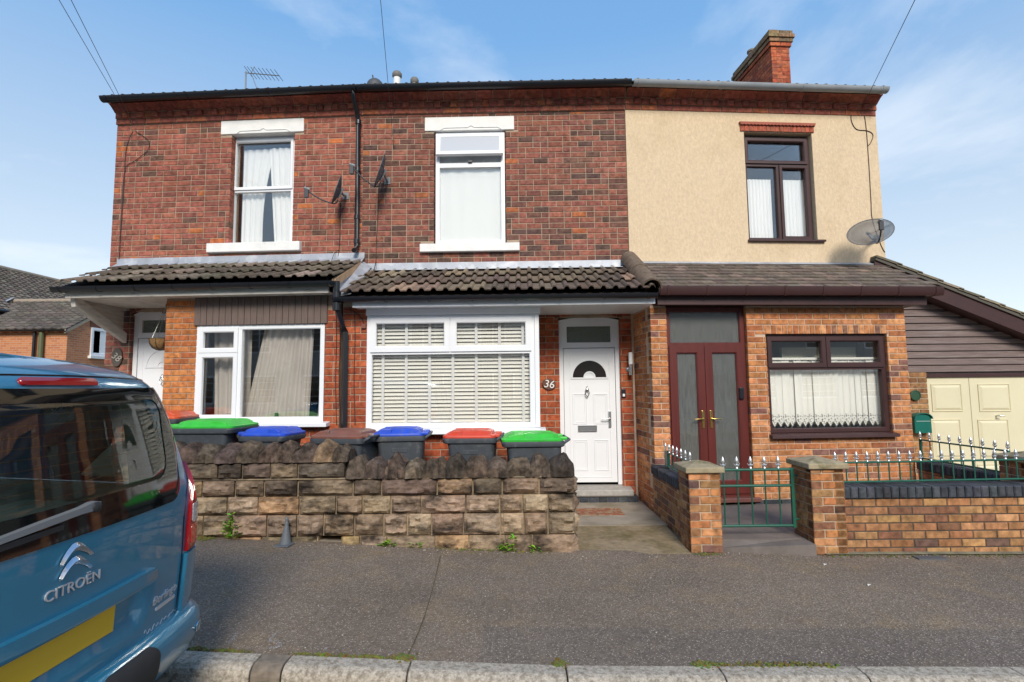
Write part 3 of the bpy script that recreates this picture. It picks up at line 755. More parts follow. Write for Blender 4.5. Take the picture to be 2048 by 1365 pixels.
rM, _, _ = canopy(HM, FM, -3.74, .0, -1.10, 2.755, -.06, 3.255, 3, .294, roman_tile(.294, .44, roll=.034), T_BROWN, m_upvc, m_black, 2.60, 2.70, -3.83, .11, 2.715, .060, fas_x=(-3.62, .10))
flashing(HM, -3.76, .0, 3.26, 3.385, ylow=-.14, zlow=3.255)
# ridge-type tiles bedded on the junction with the right-hand canopy
def bonnet(house, P0, P1, n, r, col):
    for k in range(n):
        a_ = P0.lerp(P1, k / n); b_ = P0.lerp(P1, (k + 1.12) / n)
        d = (b_ - a_); L = d.length; mb = MB(); m = 10
        R0, R1 = r * 1.05, r * .95
        vs = []
        for (t, R) in ((0, R0), (L, R1)):
            for (rr) in (R, R - .02):
                vs += [(t, math.cos(math.pi * i / m) * rr, math.sin(math.pi * i / m) * rr) for i in range(m + 1)]
        q = m + 1; fs = []
        for i in range(m): fs += [(i, i + 1, 2 * q + i + 1, 2 * q + i), (q + i, 3 * q + i, 3 * q + i + 1, q + i + 1), (i, q + i, q + i + 1, i + 1), (2 * q + i, 2 * q + i + 1, 3 * q + i + 1, 3 * q + i)]
        mb.add(vs, fs)
        rot = d.to_track_quat('X', 'Z').to_matrix().to_4x4()
        link('ridge_tile', mb.mesh('ridge_tile', m_tile, 50), house, M=Matrix.Translation(a_) @ rot, color=col)
bonnet(rM, Vector((.055, -1.04, 2.78)), Vector((.0, -.05, 3.36)), 2, .125, (.155, .115, .085))
# lead-covered upstand between the left and middle canopies
mb = MB(); mb.add([(-3.84, -1.06, 2.72), (-3.62, -1.06, 2.76), (-3.66, -.04, 3.33), (-3.80, -.04, 3.42), (-3.84, -1.06, 2.90), (-3.80, -.04, 3.44)], [(0, 1, 2, 3), (0, 3, 5, 4)])
mb.build('lead_valley', m_lead, HM, fix=False)
mb = MB(); mb.extr([(-1.02, 2.86), (-.03, 3.34), (-.03, 3.43), (-1.02, 2.96)], -.012, .035, 'x'); mb.build('verge', pmat('verge_mortar', (.52, .34, .20), .9, vary=.2), HL)

# ---------------------------------------------------------------- right house
HR = empty('terraced_house', FR.O, FR.a, label='end terrace house rendered cream above a brick porch with dark red doors', cat='house', group='houses of the terrace')
RX1 = 3.83
win = (1.775, 2.80, 3.685, 5.30)
core = MB(); slab_holes(core, .004, RX1, 2.75, CORN0 - .002, -.012, .25, [win])
WR = core.build('render_coat', m_stucco, HR)
core = MB(); slab_holes(core, .03, 3.43, 0.02, 2.62, -BAY + .008, -BAY + .2, [(.24, 1.285, .03, 2.62), (1.535, 3.165, .965, 2.245)])
core.box(.038, .14, -BAY + .2, .0, 0.02, 2.62); core.box(3.30, 3.422, -BAY + .2, .0, 0.02, 2.62); core.box(0.004, RX1, .0, .2, 0, 2.748)
PW = core.build('wall', pmat('mortar_pink', (.55, .40, .29), .95, vary=.15, bump=.3, bscale=150), HR)
B = Bricks(PW, 300)
B.lay(.03, .24, .03, 2.60, .0755, .225, P_PORCH, [], off=BAY, bond='alt', pri=1.5)
B.lay(1.285, 3.43, .03, 2.60, .0755, .225, P_PORCH, [(1.535, 3.165, .965, 2.245), (1.535, 3.165, 2.245, 2.36)], off=BAY, bond='str', pri=1.5)
B.lay(-BAY + .105, -.012, .03, 2.60, .0755, .225, P_PORCH, [], face='l', at_=.03, bond='str', pri=.55)
n = 22; w_ = (3.165 - 1.535) / n
for k in range(n): B.one(w_ - .009, .112, .1, Matrix.Translation((1.535 + k * w_, -BAY, 2.248)), pick(P_PORCH), 3)
B.lay(1.285, 2.3, .03, .2, .0755, .225, P_BLUE, [], off=BAY + .012, bond='str', pri=1.5)
B.done()
lintR = (1.695, 2.855, 5.315, 5.445)
mb = MB().box(lintR[0] + .015, lintR[1] - .015, -.022, .1, lintR[2], lintR[3] - .045); lo = mb.build('lintel', m_mortar_red, HR)
n = 17; w_ = (lintR[1] - lintR[0] - .03) / n
for k in range(n):
    key = ('lt', round(w_, 4))
    if key not in BR: BR[key] = MB().add(*brick_geo(w_ - .005, .085, .06, .003)).mesh('brick', m_brick)
    link('brick', BR[key], lo, M=Matrix.Translation((lintR[0] + .015 + k * w_, -.03, lintR[2])), color=(.36 * rng.uniform(.85, 1.1), .095, .055))
sc = MB(); n = 44; w2 = (lintR[1] - lintR[0]) / n
prof = [(lintR[0], lintR[3])] + [(lintR[0] + w2 * (i + .5), lintR[3] - .034 - (.012 if i % 2 else 0)) for i in range(n)] + [(lintR[1], lintR[3])]
sc.extr(prof, -.055, .05, 'y'); sc.build('drip_moulding', pmat('terracotta', (.34, .095, .06), .8, vary=.15), lo)
yw = .07
x0, x1 = win[0] + .005, win[1] - .005; zb, zt = 3.69, 5.275
zm = FR.p(1560, 330, -yw)[1]; mxr = FR.p(1560, 410, -yw)[0]
wr = sash_window(HR, yw, FR, (x0, x1, zb, zt), bars=[(x0 + .03, x1 - .03, zm - .03, zm + .035), (mxr - .03, mxr + .03, zb + .03, zm - .03)],
            sashes=[(x0 + .03, x1 - .03, zm + .01, zt - .025), (mxr + .01, x1 - .03, zb + .03, zm - .01)], m=m_brown, fw=.055, sw=.05,
            panes=[(x0 + .05, x1 - .05, zm, zt - .05), (x0 + .04, mxr, zb + .04, zm), (mxr, x1 - .04, zb + .04, zm)])
MB().box(x0 - .03, x1 + .11, -.06, .08, 3.66, 3.69).build('sill', m_brown, HR, bevel=.004)
cornice(HR, .002, RX1); main_roof(HR, 0, RX1 - .06, T_GREY); top_gutter(HR, .04, RX1 - .04, m_greyplas)
shell(HR, .02, RX1 - .0, 0, 0)
# porch doors
yd = -BAY + .06
ztr = FR.p(1410, 690, BAY - .05)[1]
dx0, dx1, dz0 = .245, 1.28, .20
mb = MB(); frame_bars(mb, dx0, dx1, dz0, 2.60, yd, yd + .07, .06, fb=.05, ch=.01); mb.box(dx0 + .05, dx1 - .05, yd + .003, yd + .067, ztr - .04, ztr + .03)
dR = mb.build('porch_door', m_rose, HR)
pane(dR, dx0 + .05, dx1 - .05, ztr + .03, 2.55, yd + .035, m_rain, 'fanlight')
mid = FR.p(1412, 800, BAY - .05)[0]
for (a, b) in ((dx0 + .03, mid - .003), (mid + .003, dx1 - .03)):
    lf = MB(); frame_bars(lf, a, b, dz0 + .045, ztr - .012, yd - .02, yd + .045, .105, ft=.10, fb=.17, ch=.014); l_ = lf.build('door_leaf', m_rose, dR)
    pane(l_, a + .10, b - .10, dz0 + .21, ztr - .10, yd + .01, m_rain)
    s = -1 if b < mid else 1
    hx = mid + s * .052; hz = FR.p(1412, 838, BAY)[1]
    h = MB(); h.box(hx - .016, hx + .016, yd - .03, yd - .018, hz - .12, hz + .10); h.tube([(hx, yd - .03, hz), (hx, yd - .06, hz), (hx + s * .02, yd - .065, hz), (hx + s * .12, yd - .06, hz - .005)], .008, 8)
    h.build('door_handle', m_brass, l_, smooth=40, bevel=.002)
lk = FR.p(1485, 788, BAY); MB().box(lk[0] - .03, lk[0] + .03, yd - .055, yd, lk[1] - .07, lk[1] + .08).build('key_safe', m_black, dR, bevel=.012)
MB().box(dx0 - .03, dx1 + .07, -BAY - .05, yd + .02, dz0 - .045, dz0 + .005).build('threshold', pmat('red_sill', (.16, .06, .05), .5), HR, bevel=.006)
# porch window
x0, x1, zb, zt = 1.535, 3.165, .99, 2.245
yp = -BAY + .05
zm = FR.p(1650, 735, BAY - .05)[1]; mxp = FR.p(1651, 705, BAY - .05)[0]
wp = sash_window(HR, yp, FR, (x0, x1, zb, zt), bars=[(x0 + .03, x1 - .03, zm - .03, zm + .035), (mxp - .03, mxp + .03, zm + .03, zt - .03)],
            sashes=[(x0 + .03, mxp - .004, zm + .0, zt - .03), (mxp + .004, x1 - .03, zm, zt - .03)], m=m_brown, fw=.06, sw=.062, fb=.05,
            panes=[(x0 + .05, x1 - .05, zb + .04, zm), (x0 + .05, mxp, zm, zt - .05), (mxp, x1 - .05, zm, zt - .05)])
mb = MB(); mb.extr([(.02, .99), (-.14, .965), (-.145, .925), (-.115, .925), (-.10, .945), (.02, .95)], x0 - .02, x1 + .03, 'x'); mb.build('sill', m_brown, HR, M=Matrix.Translation((0, -BAY + .07, 0)), bevel=.003)
rR, _, _ = canopy(HR, FR, .10, 3.66, -1.02, 2.80, -.02, 3.335, 8, .164, flat_tile(.164, .16), T_PLAIN, m_brown, m_brown, 2.60, 2.76, .07, 3.74, 2.765, .058, stag=True, fas_x=(.07, 3.60), sq=True)
MB().extr([(-.03, 3.345), (-.09, 3.318), (-.09, 3.327), (-.014, 3.362)], .1, 3.7, 'x').build('flashing', m_lead, HR)
# inside of the porch: back wall behind glass
MB().box(.15, 3.29, -.02, -.012, .1, 2.6).build('porch_back_wall', pmat('porch_plaster', (.42, .38, .33), .9), HR)
MB().box(.14, 3.30, -BAY + .2, -.02, .02, .19).build('porch_floor', m_concrete, HR)
# chimney
ch0 = at(1541, 120, 11.2); 
cw0 = Vector((at(1545, 178, 11.2).x, 11.2, 7.2)); cwx1 = at(1585, 178, 11.2).x
cl = HR.matrix_world
HRi = Matrix.LocRotScale(FR.O, Matrix.Rotation(FR.a, 3, 'Z'), None).inverted()
lw = HRi @ Vector((at(1545, 150, 11.2).x, 11.2, 0)); x0c, y0c = lw.x, lw.y; wc = at(1583, 150, 11.2).x - at(1545, 150, 11.2).x
dc = 1.55
ztop = at(1560, 60, 11.2).z
zs = ztop - .38
mb = MB().box(x0c + .006, x0c + wc - .006, y0c + .006, y0c + dc, 6.6, zs)
CH = mb.build('chimney', pmat('mortar_dark', (.26, .12, .08), .95, vary=.3), HR)
P_CH = [((.42, .105, .045), 5), ((.36, .085, .04), 4), ((.45, .13, .06), 3), ((.27, .08, .05), 1)]
B = Bricks(CH, 300)
B.lay(x0c, x0c + wc, 7.0, zs, .084, .235, P_CH, [], off=-y0c, bond='str', joint=.007, jit=.004)
B.lay(y0c, y0c + dc, 7.0, zs, .084, .235, P_CH, [], face='l', at_=x0c, bond='str', joint=.007)
P_CAP = [((.26, .15, .09), 4), ((.22, .15, .08), 4), ((.33, .22, .13), 2), ((.16, .11, .07), 2)]
for k, o in enumerate((.035, .06, .09, .06)):
    za = zs + k * .088
    B.lay(x0c - o, x0c + wc + o, za, za + .086, .09, .235, P_CAP if k else P_CH, [], off=-(y0c - o), bond='str', depth=.3, joint=.006)
    B.lay(y0c - o, y0c + dc + o, za, za + .086, .09, .235, P_CAP if k else P_CH, [], face='l', at_=x0c - o, bond='str', depth=.2, joint=.006)
    mbk = MB().box(x0c - o + .02, x0c + wc + o, y0c - o + .02, y0c + dc + o, za - .002, za + .084); mbk.build('corbel', m_mortar_red, CH)
B.done()
MB().lathe([(.11, 0), (.115, .02), (.10, .05), (.10, .30), (.125, .31), (.125, .35), (.09, .36)], (x0c + .25, y0c + dc - .35, zs + .34), 16).build('chimney_pot', pmat('pot_clay', (.22, .19, .16), .8, vary=.3), CH, smooth=40)
# ================================================================ ground, road, pavement
GX = [(-40, 1.6), (-12, .62), (-6, .345), (-3, .205), (-.65, .085), (.3, .045), (1, .035), (2.8, .015), (4.8, 0), (9, -.05), (40, -.5)]
def zg(x):
    for (a, za), (b, zb) in zip(GX, GX[1:]):
        if x <= b: return za + (zb - za) * (x - a) / (b - a)
    return GX[-1][1]
def nodes(m): return m.node_tree.nodes, m.node_tree.links
def asphalt(name, base, speck, patch=None):
    m = bpy.data.materials.new(name); m.use_nodes = True; N, K = nodes(m); b = N['Principled BSDF']
    b.inputs['Roughness'].default_value = .82; b.inputs['Specular IOR Level'].default_value = .35
    g = N.new('ShaderNodeNewGeometry'); P = g.outputs['Position']
    def nz(sc, det=3, r=.6):
        n = N.new('ShaderNodeTexNoise'); n.inputs['Scale'].default_value = sc; n.inputs['Detail'].default_value = det; n.inputs['Roughness'].default_value = r; K.new(P, n.inputs['Vector']); return n.outputs['Fac']
    def rng_(v, a, c, o0=0, o1=1):
        r = N.new('ShaderNodeMapRange'); K.new(v, r.inputs[0]); r.inputs[1].default_value = a; r.inputs[2].default_value = c; r.inputs[3].default_value = o0; r.inputs[4].default_value = o1; return r.outputs[0]
    def mix(f, a, c):
        x = N.new('ShaderNodeMix'); x.data_type = 'RGBA'; K.new(f, x.inputs[0])
        for s, v in ((6, a), (7, c)):
            if isinstance(v, tuple): x.inputs[s].default_value = v + (1,)
            else: K.new(v, x.inputs[s])
        return x.outputs[2]
    def mul(a, c):
        x = N.new('ShaderNodeMath'); x.operation = 'MULTIPLY'; K.new(a, x.inputs[0])
        if isinstance(c, (int, float)): x.inputs[1].default_value = c
        else: K.new(c, x.inputs[1])
        return x.outputs[0]
    vor = N.new('ShaderNodeTexVoronoi'); vor.inputs['Scale'].default_value = 82; K.new(P, vor.inputs['Vector'])
    sepc = N.new('ShaderNodeSeparateColor'); K.new(vor.outputs['Color'], sepc.inputs[0])
    stone = mul(rng_(vor.outputs['Distance'], .42, .20), rng_(sepc.outputs[0], .35, .95))      # single pale chippings
    big = rng_(nz(.55, 5), .35, .68)
    col = mix(big, tuple(x * .78 for x in base), tuple(x * 1.18 for x in base))
    col = mix(rng_(nz(2.6, 5), .52, .75), col, (base[0] * 1.25, base[1] * 1.18, base[2] * .95))
    if patch: col = mix(patch(N, K, P, nz, rng_, mul), col, (.118, .102, .090))
    sv = N.new('ShaderNodeVectorMath'); sv.operation = 'SCALE'; K.new(col, sv.inputs[0]); K.new(rng_(sepc.outputs[1], 0, 1,   .72, 1.25), sv.inputs['Scale']); col = sv.outputs[0]
    col = mix(mul(stone, .75), col, speck)
    moss = None
    K.new(col, b.inputs['Base Color'])
    bp = N.new('ShaderNodeBump'); bp.inputs['Strength'].default_value = .55; bp.inputs['Distance'].default_value = .006
    K.new(vor.outputs['Distance'], bp.inputs['Height']); K.new(bp.outputs[0], b.inputs['Normal'])
    return m
def trench(N, K, P, nz, rng_, mul):       # the darker strip of newer surfacing laid along the kerb
    s = N.new('ShaderNodeSeparateXYZ'); K.new(P, s.inputs[0])
    a = N.new('ShaderNodeMath'); a.operation = 'MULTIPLY_ADD'; K.new(nz(3, 3), a.inputs[0]); a.inputs[1].default_value = .05; K.new(s.outputs[1], a.inputs[2])
    return mul(mul(rng_(a.outputs[0], 3.665, 3.635), rng_(s.outputs[0], -.22, -.18)), .42)
m_asph = asphalt('pavement_asphalt', (.192, .145, .106), (.62, .54, .44), trench)
m_road = asphalt('road_asphalt', (.09, .085, .08), (.4, .38, .35))
def strip(name, xs, y0, y1, m, dz=0, ny=1, kind='structure', zf=None, **kw):
    mb = MB(); zf = zf or zg
    for a, b in zip(xs, xs[1:]):
        for k in range(ny):
            ya, yb = y0 + (y1 - y0) * k / ny, y0 + (y1 - y0) * (k + 1) / ny
            mb.quad((a, ya, zf(a) + dz), (b, ya, zf(b) + dz), (b, yb, zf(b) + dz), (a, yb, zf(a) + dz))
    return mb.build(name, m, None, fix=False, kind=kind, **kw)
XS = [-40, -20, -12, -9, -6, -4.5, -3, -1.8, -.65, 0, .3, .65, 1, 1.9, 2.8, 3.8, 4.8, 7, 9, 20, 40]
KY0, KY1 = 2.995, 3.15
MB().quad((-600, -600, -1.2), (600, -600, -1.2), (600, 900, -1.2), (-600, 900, -1.2)).build('ground', pmat('far_ground', (.10, .11, .07), .95), None, fix=False, kind='structure')
strip('road', XS, -5.5, KY0 + .05, m_road, -.115)
strip('pavement', XS, KY1 - .02, 5.30, m_asph, 0)
strip('far_pavement', XS, -8.2, -5.5, m_asph, 0)
# crack with moss across the pavement
m_moss = pmat('moss', (.075, .085, .018), .95, vary=.5, vscale=60, bump=.8, bscale=200)
crk = MB(); pts = [atz(u, v, zg(0) + .03) for u, v in ((881, 1112), (872, 1150), (862, 1190), (850, 1230), (838, 1262), (826, 1290), (815, 1312))]
for a, b in zip(pts, pts[1:]):
    wd = .0022 + .0022 * rng.random()
    a.z = zg(a.x) + .004; b.z = zg(b.x) + .004
    crk.quad((a.x - wd, a.y, a.z), (a.x + wd, a.y, a.z), (b.x + wd, b.y, b.z), (b.x - wd, b.y, b.z))
crk.build('pavement_crack', pmat('crack_dirt', (.075, .062, .038), .95, vary=.5, vscale=40, dark=(.10, .09, .02), dscale=18, dlo=.5, dhi=.6), None, fix=False, kind='structure')
# kerb: a row of separate stones
m_kerb = pmat('kerb_stone', (.47, .41, .33), .9, vary=.35, vscale=90, detail=9, bump=.8, bscale=110, dark=(.27, .225, .17), dscale=34, dlo=.45, dhi=.62)
KB = empty('kerb', (0, KY0, 0), kind='structure')
kx = [-6.4, -5.5, -4.6, -3.7, -2.8, -1.95, -1.415, -1.25, -.58, .28, 1.13, 1.90, 2.75, 3.62, 4.5, 5.4, 6.3, 7.2]
for a, b in zip(kx, kx[1:]):
    mb = MB(); n = 4
    prof = [(KY1 - KY0, -.2), (KY1 - KY0, 0.004), (.055, .006), (.032, -.002), (.012, -.018), (.002, -.042), (-.012, -.2)]
    drain = b - a < .2
    za, zb = zg(a), zg(b)
    g = .004
    vs = [(a + g, p, za + q) for p, q in prof] + [(b - g, p, zb + q) for p, q in prof]; k = len(prof)
    mb.add(vs, [(i, (i + 1) % k, k + (i + 1) % k, k + i) for i in range(k)] + [tuple(range(k))[::-1], tuple(range(k, 2 * k))])
    mb.build('kerb_stone', m_kerb if not drain else pmat('drain_stone', (.20, .16, .12), .9, vary=.4, vscale=20, bump=.4), KB, bevel=.006)
    if drain: MB().lathe([(0, 0), (.042, 0), (.042, .004)], (0, 0, 0), 18, Matrix.Translation(((a + b) / 2, -.016, za - .10)) @ Matrix.Rotation(math.pi / 2, 4, 'X')).build('drain_hole', m_dark, KB)
# front yards
m_path = pmat('path_concrete', (.30, .225, .135), .9, vary=.3, vscale=18, detail=8, bump=.5, bscale=120, dark=(.14, .105, .035), dscale=1.5, dlo=.46, dhi=.68)
def yard(name, x0, x1, y0, y1, z, m, **kw): return MB().box(x0, x1, y0, y1, -.3, z).build(name, m, None, kind='structure', **kw)
MB().add([(.60, 5.19, .032), (1.66, 5.19, .032), (1.70, 6.15, .05), (.60, 6.15, .05), (.60, 5.19, -.3), (1.66, 5.19, -.3), (1.7, 6.15, -.3), (.6, 6.15, -.3)],
         [(0, 1, 2, 3), (4, 7, 6, 5), (0, 4, 5, 1), (1, 5, 6, 2), (2, 6, 7, 3), (3, 7, 4, 0)]).build('path', m_path, None, kind='structure')
yard('path_slab', .55, 1.715, 6.15, 7.52, .056, pmat('path_smooth', (.33, .28, .22), .9, vary=.2, vscale=5, bump=.25, bscale=110, dark=(.22, .18, .12), dscale=2, dlo=.5, dhi=.7))
strip('yard', [-12, -9, -6, -4.5, -3, -1.8, -.65, 0, .3, .56], 5.3, 8.6, m_concrete, -.004)
MB().box(1.96, 5.0, 5.32, 7.55, -.3, .12).build('forecourt', pmat('forecourt_concrete', (.17, .14, .125), .85, vary=.25, vscale=4, bump=.25, bscale=90), None, kind='structure')
MB().add([(1.955, 5.25, .062), (2.80, 5.13, .118), (2.80, 5.335, .122), (1.955, 5.335, .122), (1.955, 5.24, -.2), (2.80, 5.12, -.2), (2.80, 5.335, -.2), (1.955, 5.335, -.2)],
         [(0, 1, 2, 3), (4, 7, 6, 5), (0, 4, 5, 1), (1, 5, 6, 2), (2, 6, 7, 3), (3, 7, 4, 0)]).build('gate_step', pmat('step_concrete', (.15, .125, .11), .85, vary=.3, vscale=5, bump=.3, bscale=80), None, kind='structure')
strip('driveway', [5.0, 5.6, 7, 9, 14], 5.30, 9.5, m_path, .0)
strip('drive_apron', [2.9, 3.4, 3.9, 4.4, 5.0], 5.14, 5.32, pmat('wall_footing', (.22, .20, .13), .95, vary=.4, vscale=9, bump=.5), .012)

# ================================================================ stone wall
m_stone = pmat('sandstone', rough=.95, src='obj', vary=.5, vscale=16, detail=9, bump=1.0, bscale=30, spec=.15, dark=(.038, .029, .023), dscale=3.2, dlo=.45, dhi=.66, stretch=(1, 1, 2.2))
m_stone_t = pmat('sandstone_cope', rough=.95, src='obj', vary=.6, vscale=22, detail=10, bump=1.0, bscale=38, spec=.12, dark=(.035, .027, .022), dscale=6, dlo=.42, dhi=.66)
SWY = 5.27
SW = empty('stone_wall', (-1.2, SWY, 0), label='weathered sandstone garden wall with a rough cock-and-hen coping', cat='wall')
def rock(w, h, d, seed, rough=.036, nx=9, nz=6):
    """rock-faced stone: front at y=0 bulging, edges drafted back"""
    r = random.Random(seed); mb = MB(); ph = Vector((r.uniform(0, 90), r.uniform(0, 90), r.uniform(0, 90)))
    def fn(u, v):
        ex = min(u, 1 - u) * w; ez = min(v, 1 - v) * h
        e = min(1, min(ex, ez) / .03)
        n = mnoise.fractal(Vector((u * w * 11, v * h * 20, 0)) + ph, .8, 2.1, 4)
        y = -(.010 + rough * (.6 + n)) * (e ** .5)
        jx = mnoise.noise(Vector((u * 4, v * 4, 7)) + ph) * .006
        return (u * w + (jx if 0 < u < 1 else 0), y + .012 * (1 - e), v * h + (jx if 0 < v < 1 else 0))
    mb.grid(fn, nx, nz)
    b = len(mb.v)
    q = [(0, d, 0), (w, d, 0), (w, d, h), (0, d, h)]
    f = [fn(0, 0), fn(1, 0), fn(1, 1), fn(0, 1)]
    mb.add(f + q, [(0, 4, 5, 1), (1, 5, 6, 2), (2, 6, 7, 3), (3, 7, 4, 0)])
    return mb.mesh('stone', m_stone, 22)
def cope(w, h, d, seed, round_=False):
    """rough coping stone, long way through the wall, with a peaked or rounded top"""
    r = random.Random(seed); mb = MB(); ph = Vector((r.uniform(0, 90), r.uniform(0, 90), r.uniform(0, 90)))
    sk = r.uniform(-.25, .25); nx, nz = 8, 9
    pk = r.uniform(.3, .62) if not round_ else .5; ex = r.uniform(1.0, 2.2)
    def top(u, t):
        a = abs(u - pk - .0) / (pk if u < pk else 1 - pk)
        e = (1 - a ** (ex + .6 if not round_ else 2.6)) * .38 + .62
        return h * e + .020 * mnoise.noise(Vector((u * 3, t * 3, 3)) + ph)
    def fn(u, v):     # around: v 0 front bottom -> top over -> back bottom
        s = math.pi * min(max(v, 0), 1)
        t = (1 - math.cos(s)) / 2
        z = math.sin(s) ** .62
        e = min(1, min(u, 1 - u) * w / .025)
        n = mnoise.fractal(Vector((u * w * 13, v * 4.5, 1)) + ph, .75, 2.1, 4)
        x = u * w + sk * .12 * z * (0 if round_ else 1) * h
        y = t * d + (-.062 * n * e if v < .6 else 0) + .015 * (1 - e)
        zz = top(u, t) * z + .034 * n * e * z
        return (x, y, zz)
    mb.grid(fn, nx, nz)
    m = nx + 1
    for u in (0, nx):
        ring = [j * m + u for j in range(nz + 1)]
        mb.f.append(tuple(ring)); mb.c.append(None); mb.mi.append(0)
    return mb.mesh('coping_stone', m_stone_t, 28)
S_LOW = [((.38, .275, .185), 4), ((.33, .238, .16), 4), ((.42, .308, .21), 3), ((.29, .207, .145), 3), ((.43, .285, .15), 1.0)]
S_MID = [((.22, .158, .112), 4), ((.26, .187, .13), 3), ((.16, .117, .087), 3), ((.33, .215, .125), 1.0)]
S_TOP = [((.13, .094, .072), 4), ((.16, .116, .086), 3), ((.10, .075, .060), 3), ((.25, .162, .098), .9)]
def cap_course(x0, x1, z, hbase, first=False):
    x = x0
    while x < x1 - .05:
        w_ = rng.uniform(.155, .225) if not (first and x + .3 > x1) else x1 - x
        if x1 - (x + w_) < .10: w_ = x1 - x
        last = first and abs(x + w_ - x1) < 1e-6
        me = cope(w_ + .0, hbase * rng.uniform(.86, 1.12) * (1.12 if last else 1), .36, rng.random(), last)
        link('coping_stone', me, SW, M=Matrix.Translation((x - SW.location.x, -.02, z)) @ Matrix.Rotation(rng.uniform(-.03, .03), 4, 'Z'), color=pick(S_TOP))
        x += w_ - .002
SXR, SXM, SXL = .60, -1.62, -4.6
zc = [at(900, v, SWY).z for v in (1071, 1027, 990, 957)]      # course lines of the right half
zc = [round(z, 3) for z in zc]
rows = [(-.12, zc[0], S_LOW), (zc[0], zc[1], S_LOW), (zc[1], zc[2], S_LOW), (zc[2], zc[3], S_MID)]
ztop1 = rows[-1][1]
HX0, HX1 = at(634, 1080, SWY).x, at(682, 1080, SWY).x
core = MB(); core.box(SXL, HX0, .035, .30, -.3, rows[0][1]); core.box(HX1, SXR - .03, .035, .30, -.3, rows[0][1]); core.box(HX0, HX1, .24, .30, -.3, rows[0][1]); core.box(SXL, SXR - .03, .035, .30, rows[0][1], ztop1); core.box(SXL, SXM - .02, .037, .298, ztop1, ztop1 + .165)
core.box(SXL, SXR - .03, .0, .2, ztop1, ztop1 + .012)
core.v = [(x - SW.location.x, y, z) for x, y, z in core.v]
SWC = core.build('wall_core', pmat('lime_mortar', (.30, .23, .15), .95, vary=.35, vscale=8, bump=.6, bscale=60, dark=(.10, .08, .06), dscale=3, dlo=.48, dhi=.66), SW)
sd_ = 11
def stone_course(x0, x1, z0, z1, pal, lo=.22, hi=.36, slope=0):
    global sd_
    x = x1
    while x > x0 + .05:
        w_ = rng.uniform(lo, hi) * (1.5 if rng.random() < .12 else 1)
        if x - w_ < x0 + .12: w_ = x - x0
        h = z1 - z0 - .013
        if z0 < 0 and x - w_ < HX1 and x > HX0:
            if x > HX1 + .06: w_ = x - HX1
            else: x = HX0; continue
        me = rock(w_ - .016, h, .2, sd_); sd_ += 1
        link('stone', me, SW, M=Matrix.Translation((x - w_ + .003 - SW.location.x, rng.uniform(-.008, .008), z0 + .006)), color=pick(pal)); x -= w_
for (a, b, pal) in rows: stone_course(SXL, SXR, a, b, pal)
stone_course(SXL, SXM, ztop1 + .004, ztop1 + .162, [(c, w_) for c, w_ in S_TOP + S_MID])
cap_course(SXM + .0, SXR - .01, ztop1 + .008, .19, True)
cap_course(SXL, SXM + .02, ztop1 + .166, .19)
# end face of the wall towards the path
for (a, b, pal) in rows:
    me = rock(.32, b - a - .013, .1, sd_); sd_ += 1
    link('stone', me, SW, M=Matrix.Translation((SXR - .012 - SW.location.x, .008, a + .006)) @ Matrix.Rotation(math.pi / 2, 4, 'Z'), color=pick(pal))

# ================================================================ brick garden walls, pillars, gate, railings
m_capst = pmat('cap_stone', (.33, .27, .17), .9, vary=.3, vscale=12, bump=.5, bscale=70, dark=(.16, .14, .07), dscale=5, dlo=.5, dhi=.66)
m_gmortar = pmat('wall_mortar', (.46, .36, .26), .95, vary=.2, bump=.3, bscale=140)
m_gmortar_d = pmat('wall_mortar_dark', (.085, .07, .055), .95, vary=.3, bump=.3, bscale=140)
CH_ = .0745
def pillar(x0, y0, w_, d, z0, z1, label, k0=0, cap_h=.10, group='brick gate pillars', name='gate_pillar'):
    P = empty(name, (x0, y0, z0), label=label, cat='pillar', group=group)
    c = MB().box(.008, w_ - .008, .008, d - .008, 0, z1 - z0).build('core', m_gmortar, P)
    z = 0; k = k0; B = Bricks(P, 300)
    while z < z1 - z0 - .03:
        h = min(CH_, z1 - z0 - z) - .010; f = w_ * .66 if k % 2 else w_ * .34; g = d * .34 if k % 2 else d * .66
        for (a, b) in ((0, f - .005), (f + .005, w_)): B.one(b - a, h, .09, Matrix.Translation((a, 0, z)), pick(P_GWALL if rng.random() < .4 else P_PORCH))
        for (a, b) in ((.0, g - .005), (g + .005, d)):
            B.one(b - a, h, .09, Matrix.Translation((0, b, z)) @ Matrix.Rotation(-math.pi / 2, 4, 'Z'), pick(P_GWALL)); B.one(b - a, h, .09, Matrix.Translation((w_, a, z)) @ Matrix.Rotation(math.pi / 2, 4, 'Z'), pick(P_GWALL))
        z += CH_; k += 1
    B.done()
    o = .035; H = z1 - z0
    m = MB(); vs = [(-o, -o, H), (w_ + o, -o, H), (w_ + o, d + o, H), (-o, d + o, H), (-o, -o, H + .05), (w_ + o, -o, H + .05), (w_ + o, d + o, H + .05), (-o, d + o, H + .05), (w_ / 2, d / 2, H + cap_h)]
    m.add(vs, [(0, 3, 2, 1), (0, 1, 5, 4), (1, 2, 6, 5), (2, 3, 7, 6), (3, 0, 4, 7), (4, 5, 8), (5, 6, 8), (6, 7, 8), (7, 4, 8)]); m.build('cap', m_capst, P, bevel=.008)
    return P
pw = .30
PX1 = at(1381, 1050, 5.22).x; PX2 = at(1627, 1040, 5.17).x
zp1 = at(1400, 946, 5.22).z; zp2 = at(1640, 938, 5.17).z
pillar(PX1, 5.22, .30, .33, .03, zp1, 'brick gate pillar beside the concrete path, with stone pyramid cap')
pillar(PX2, 5.17, .31, .36, .02, zp2, 'brick gate pillar on the hinge side of the green gate')
PX3 = at(1985, 1000, 5.36).x
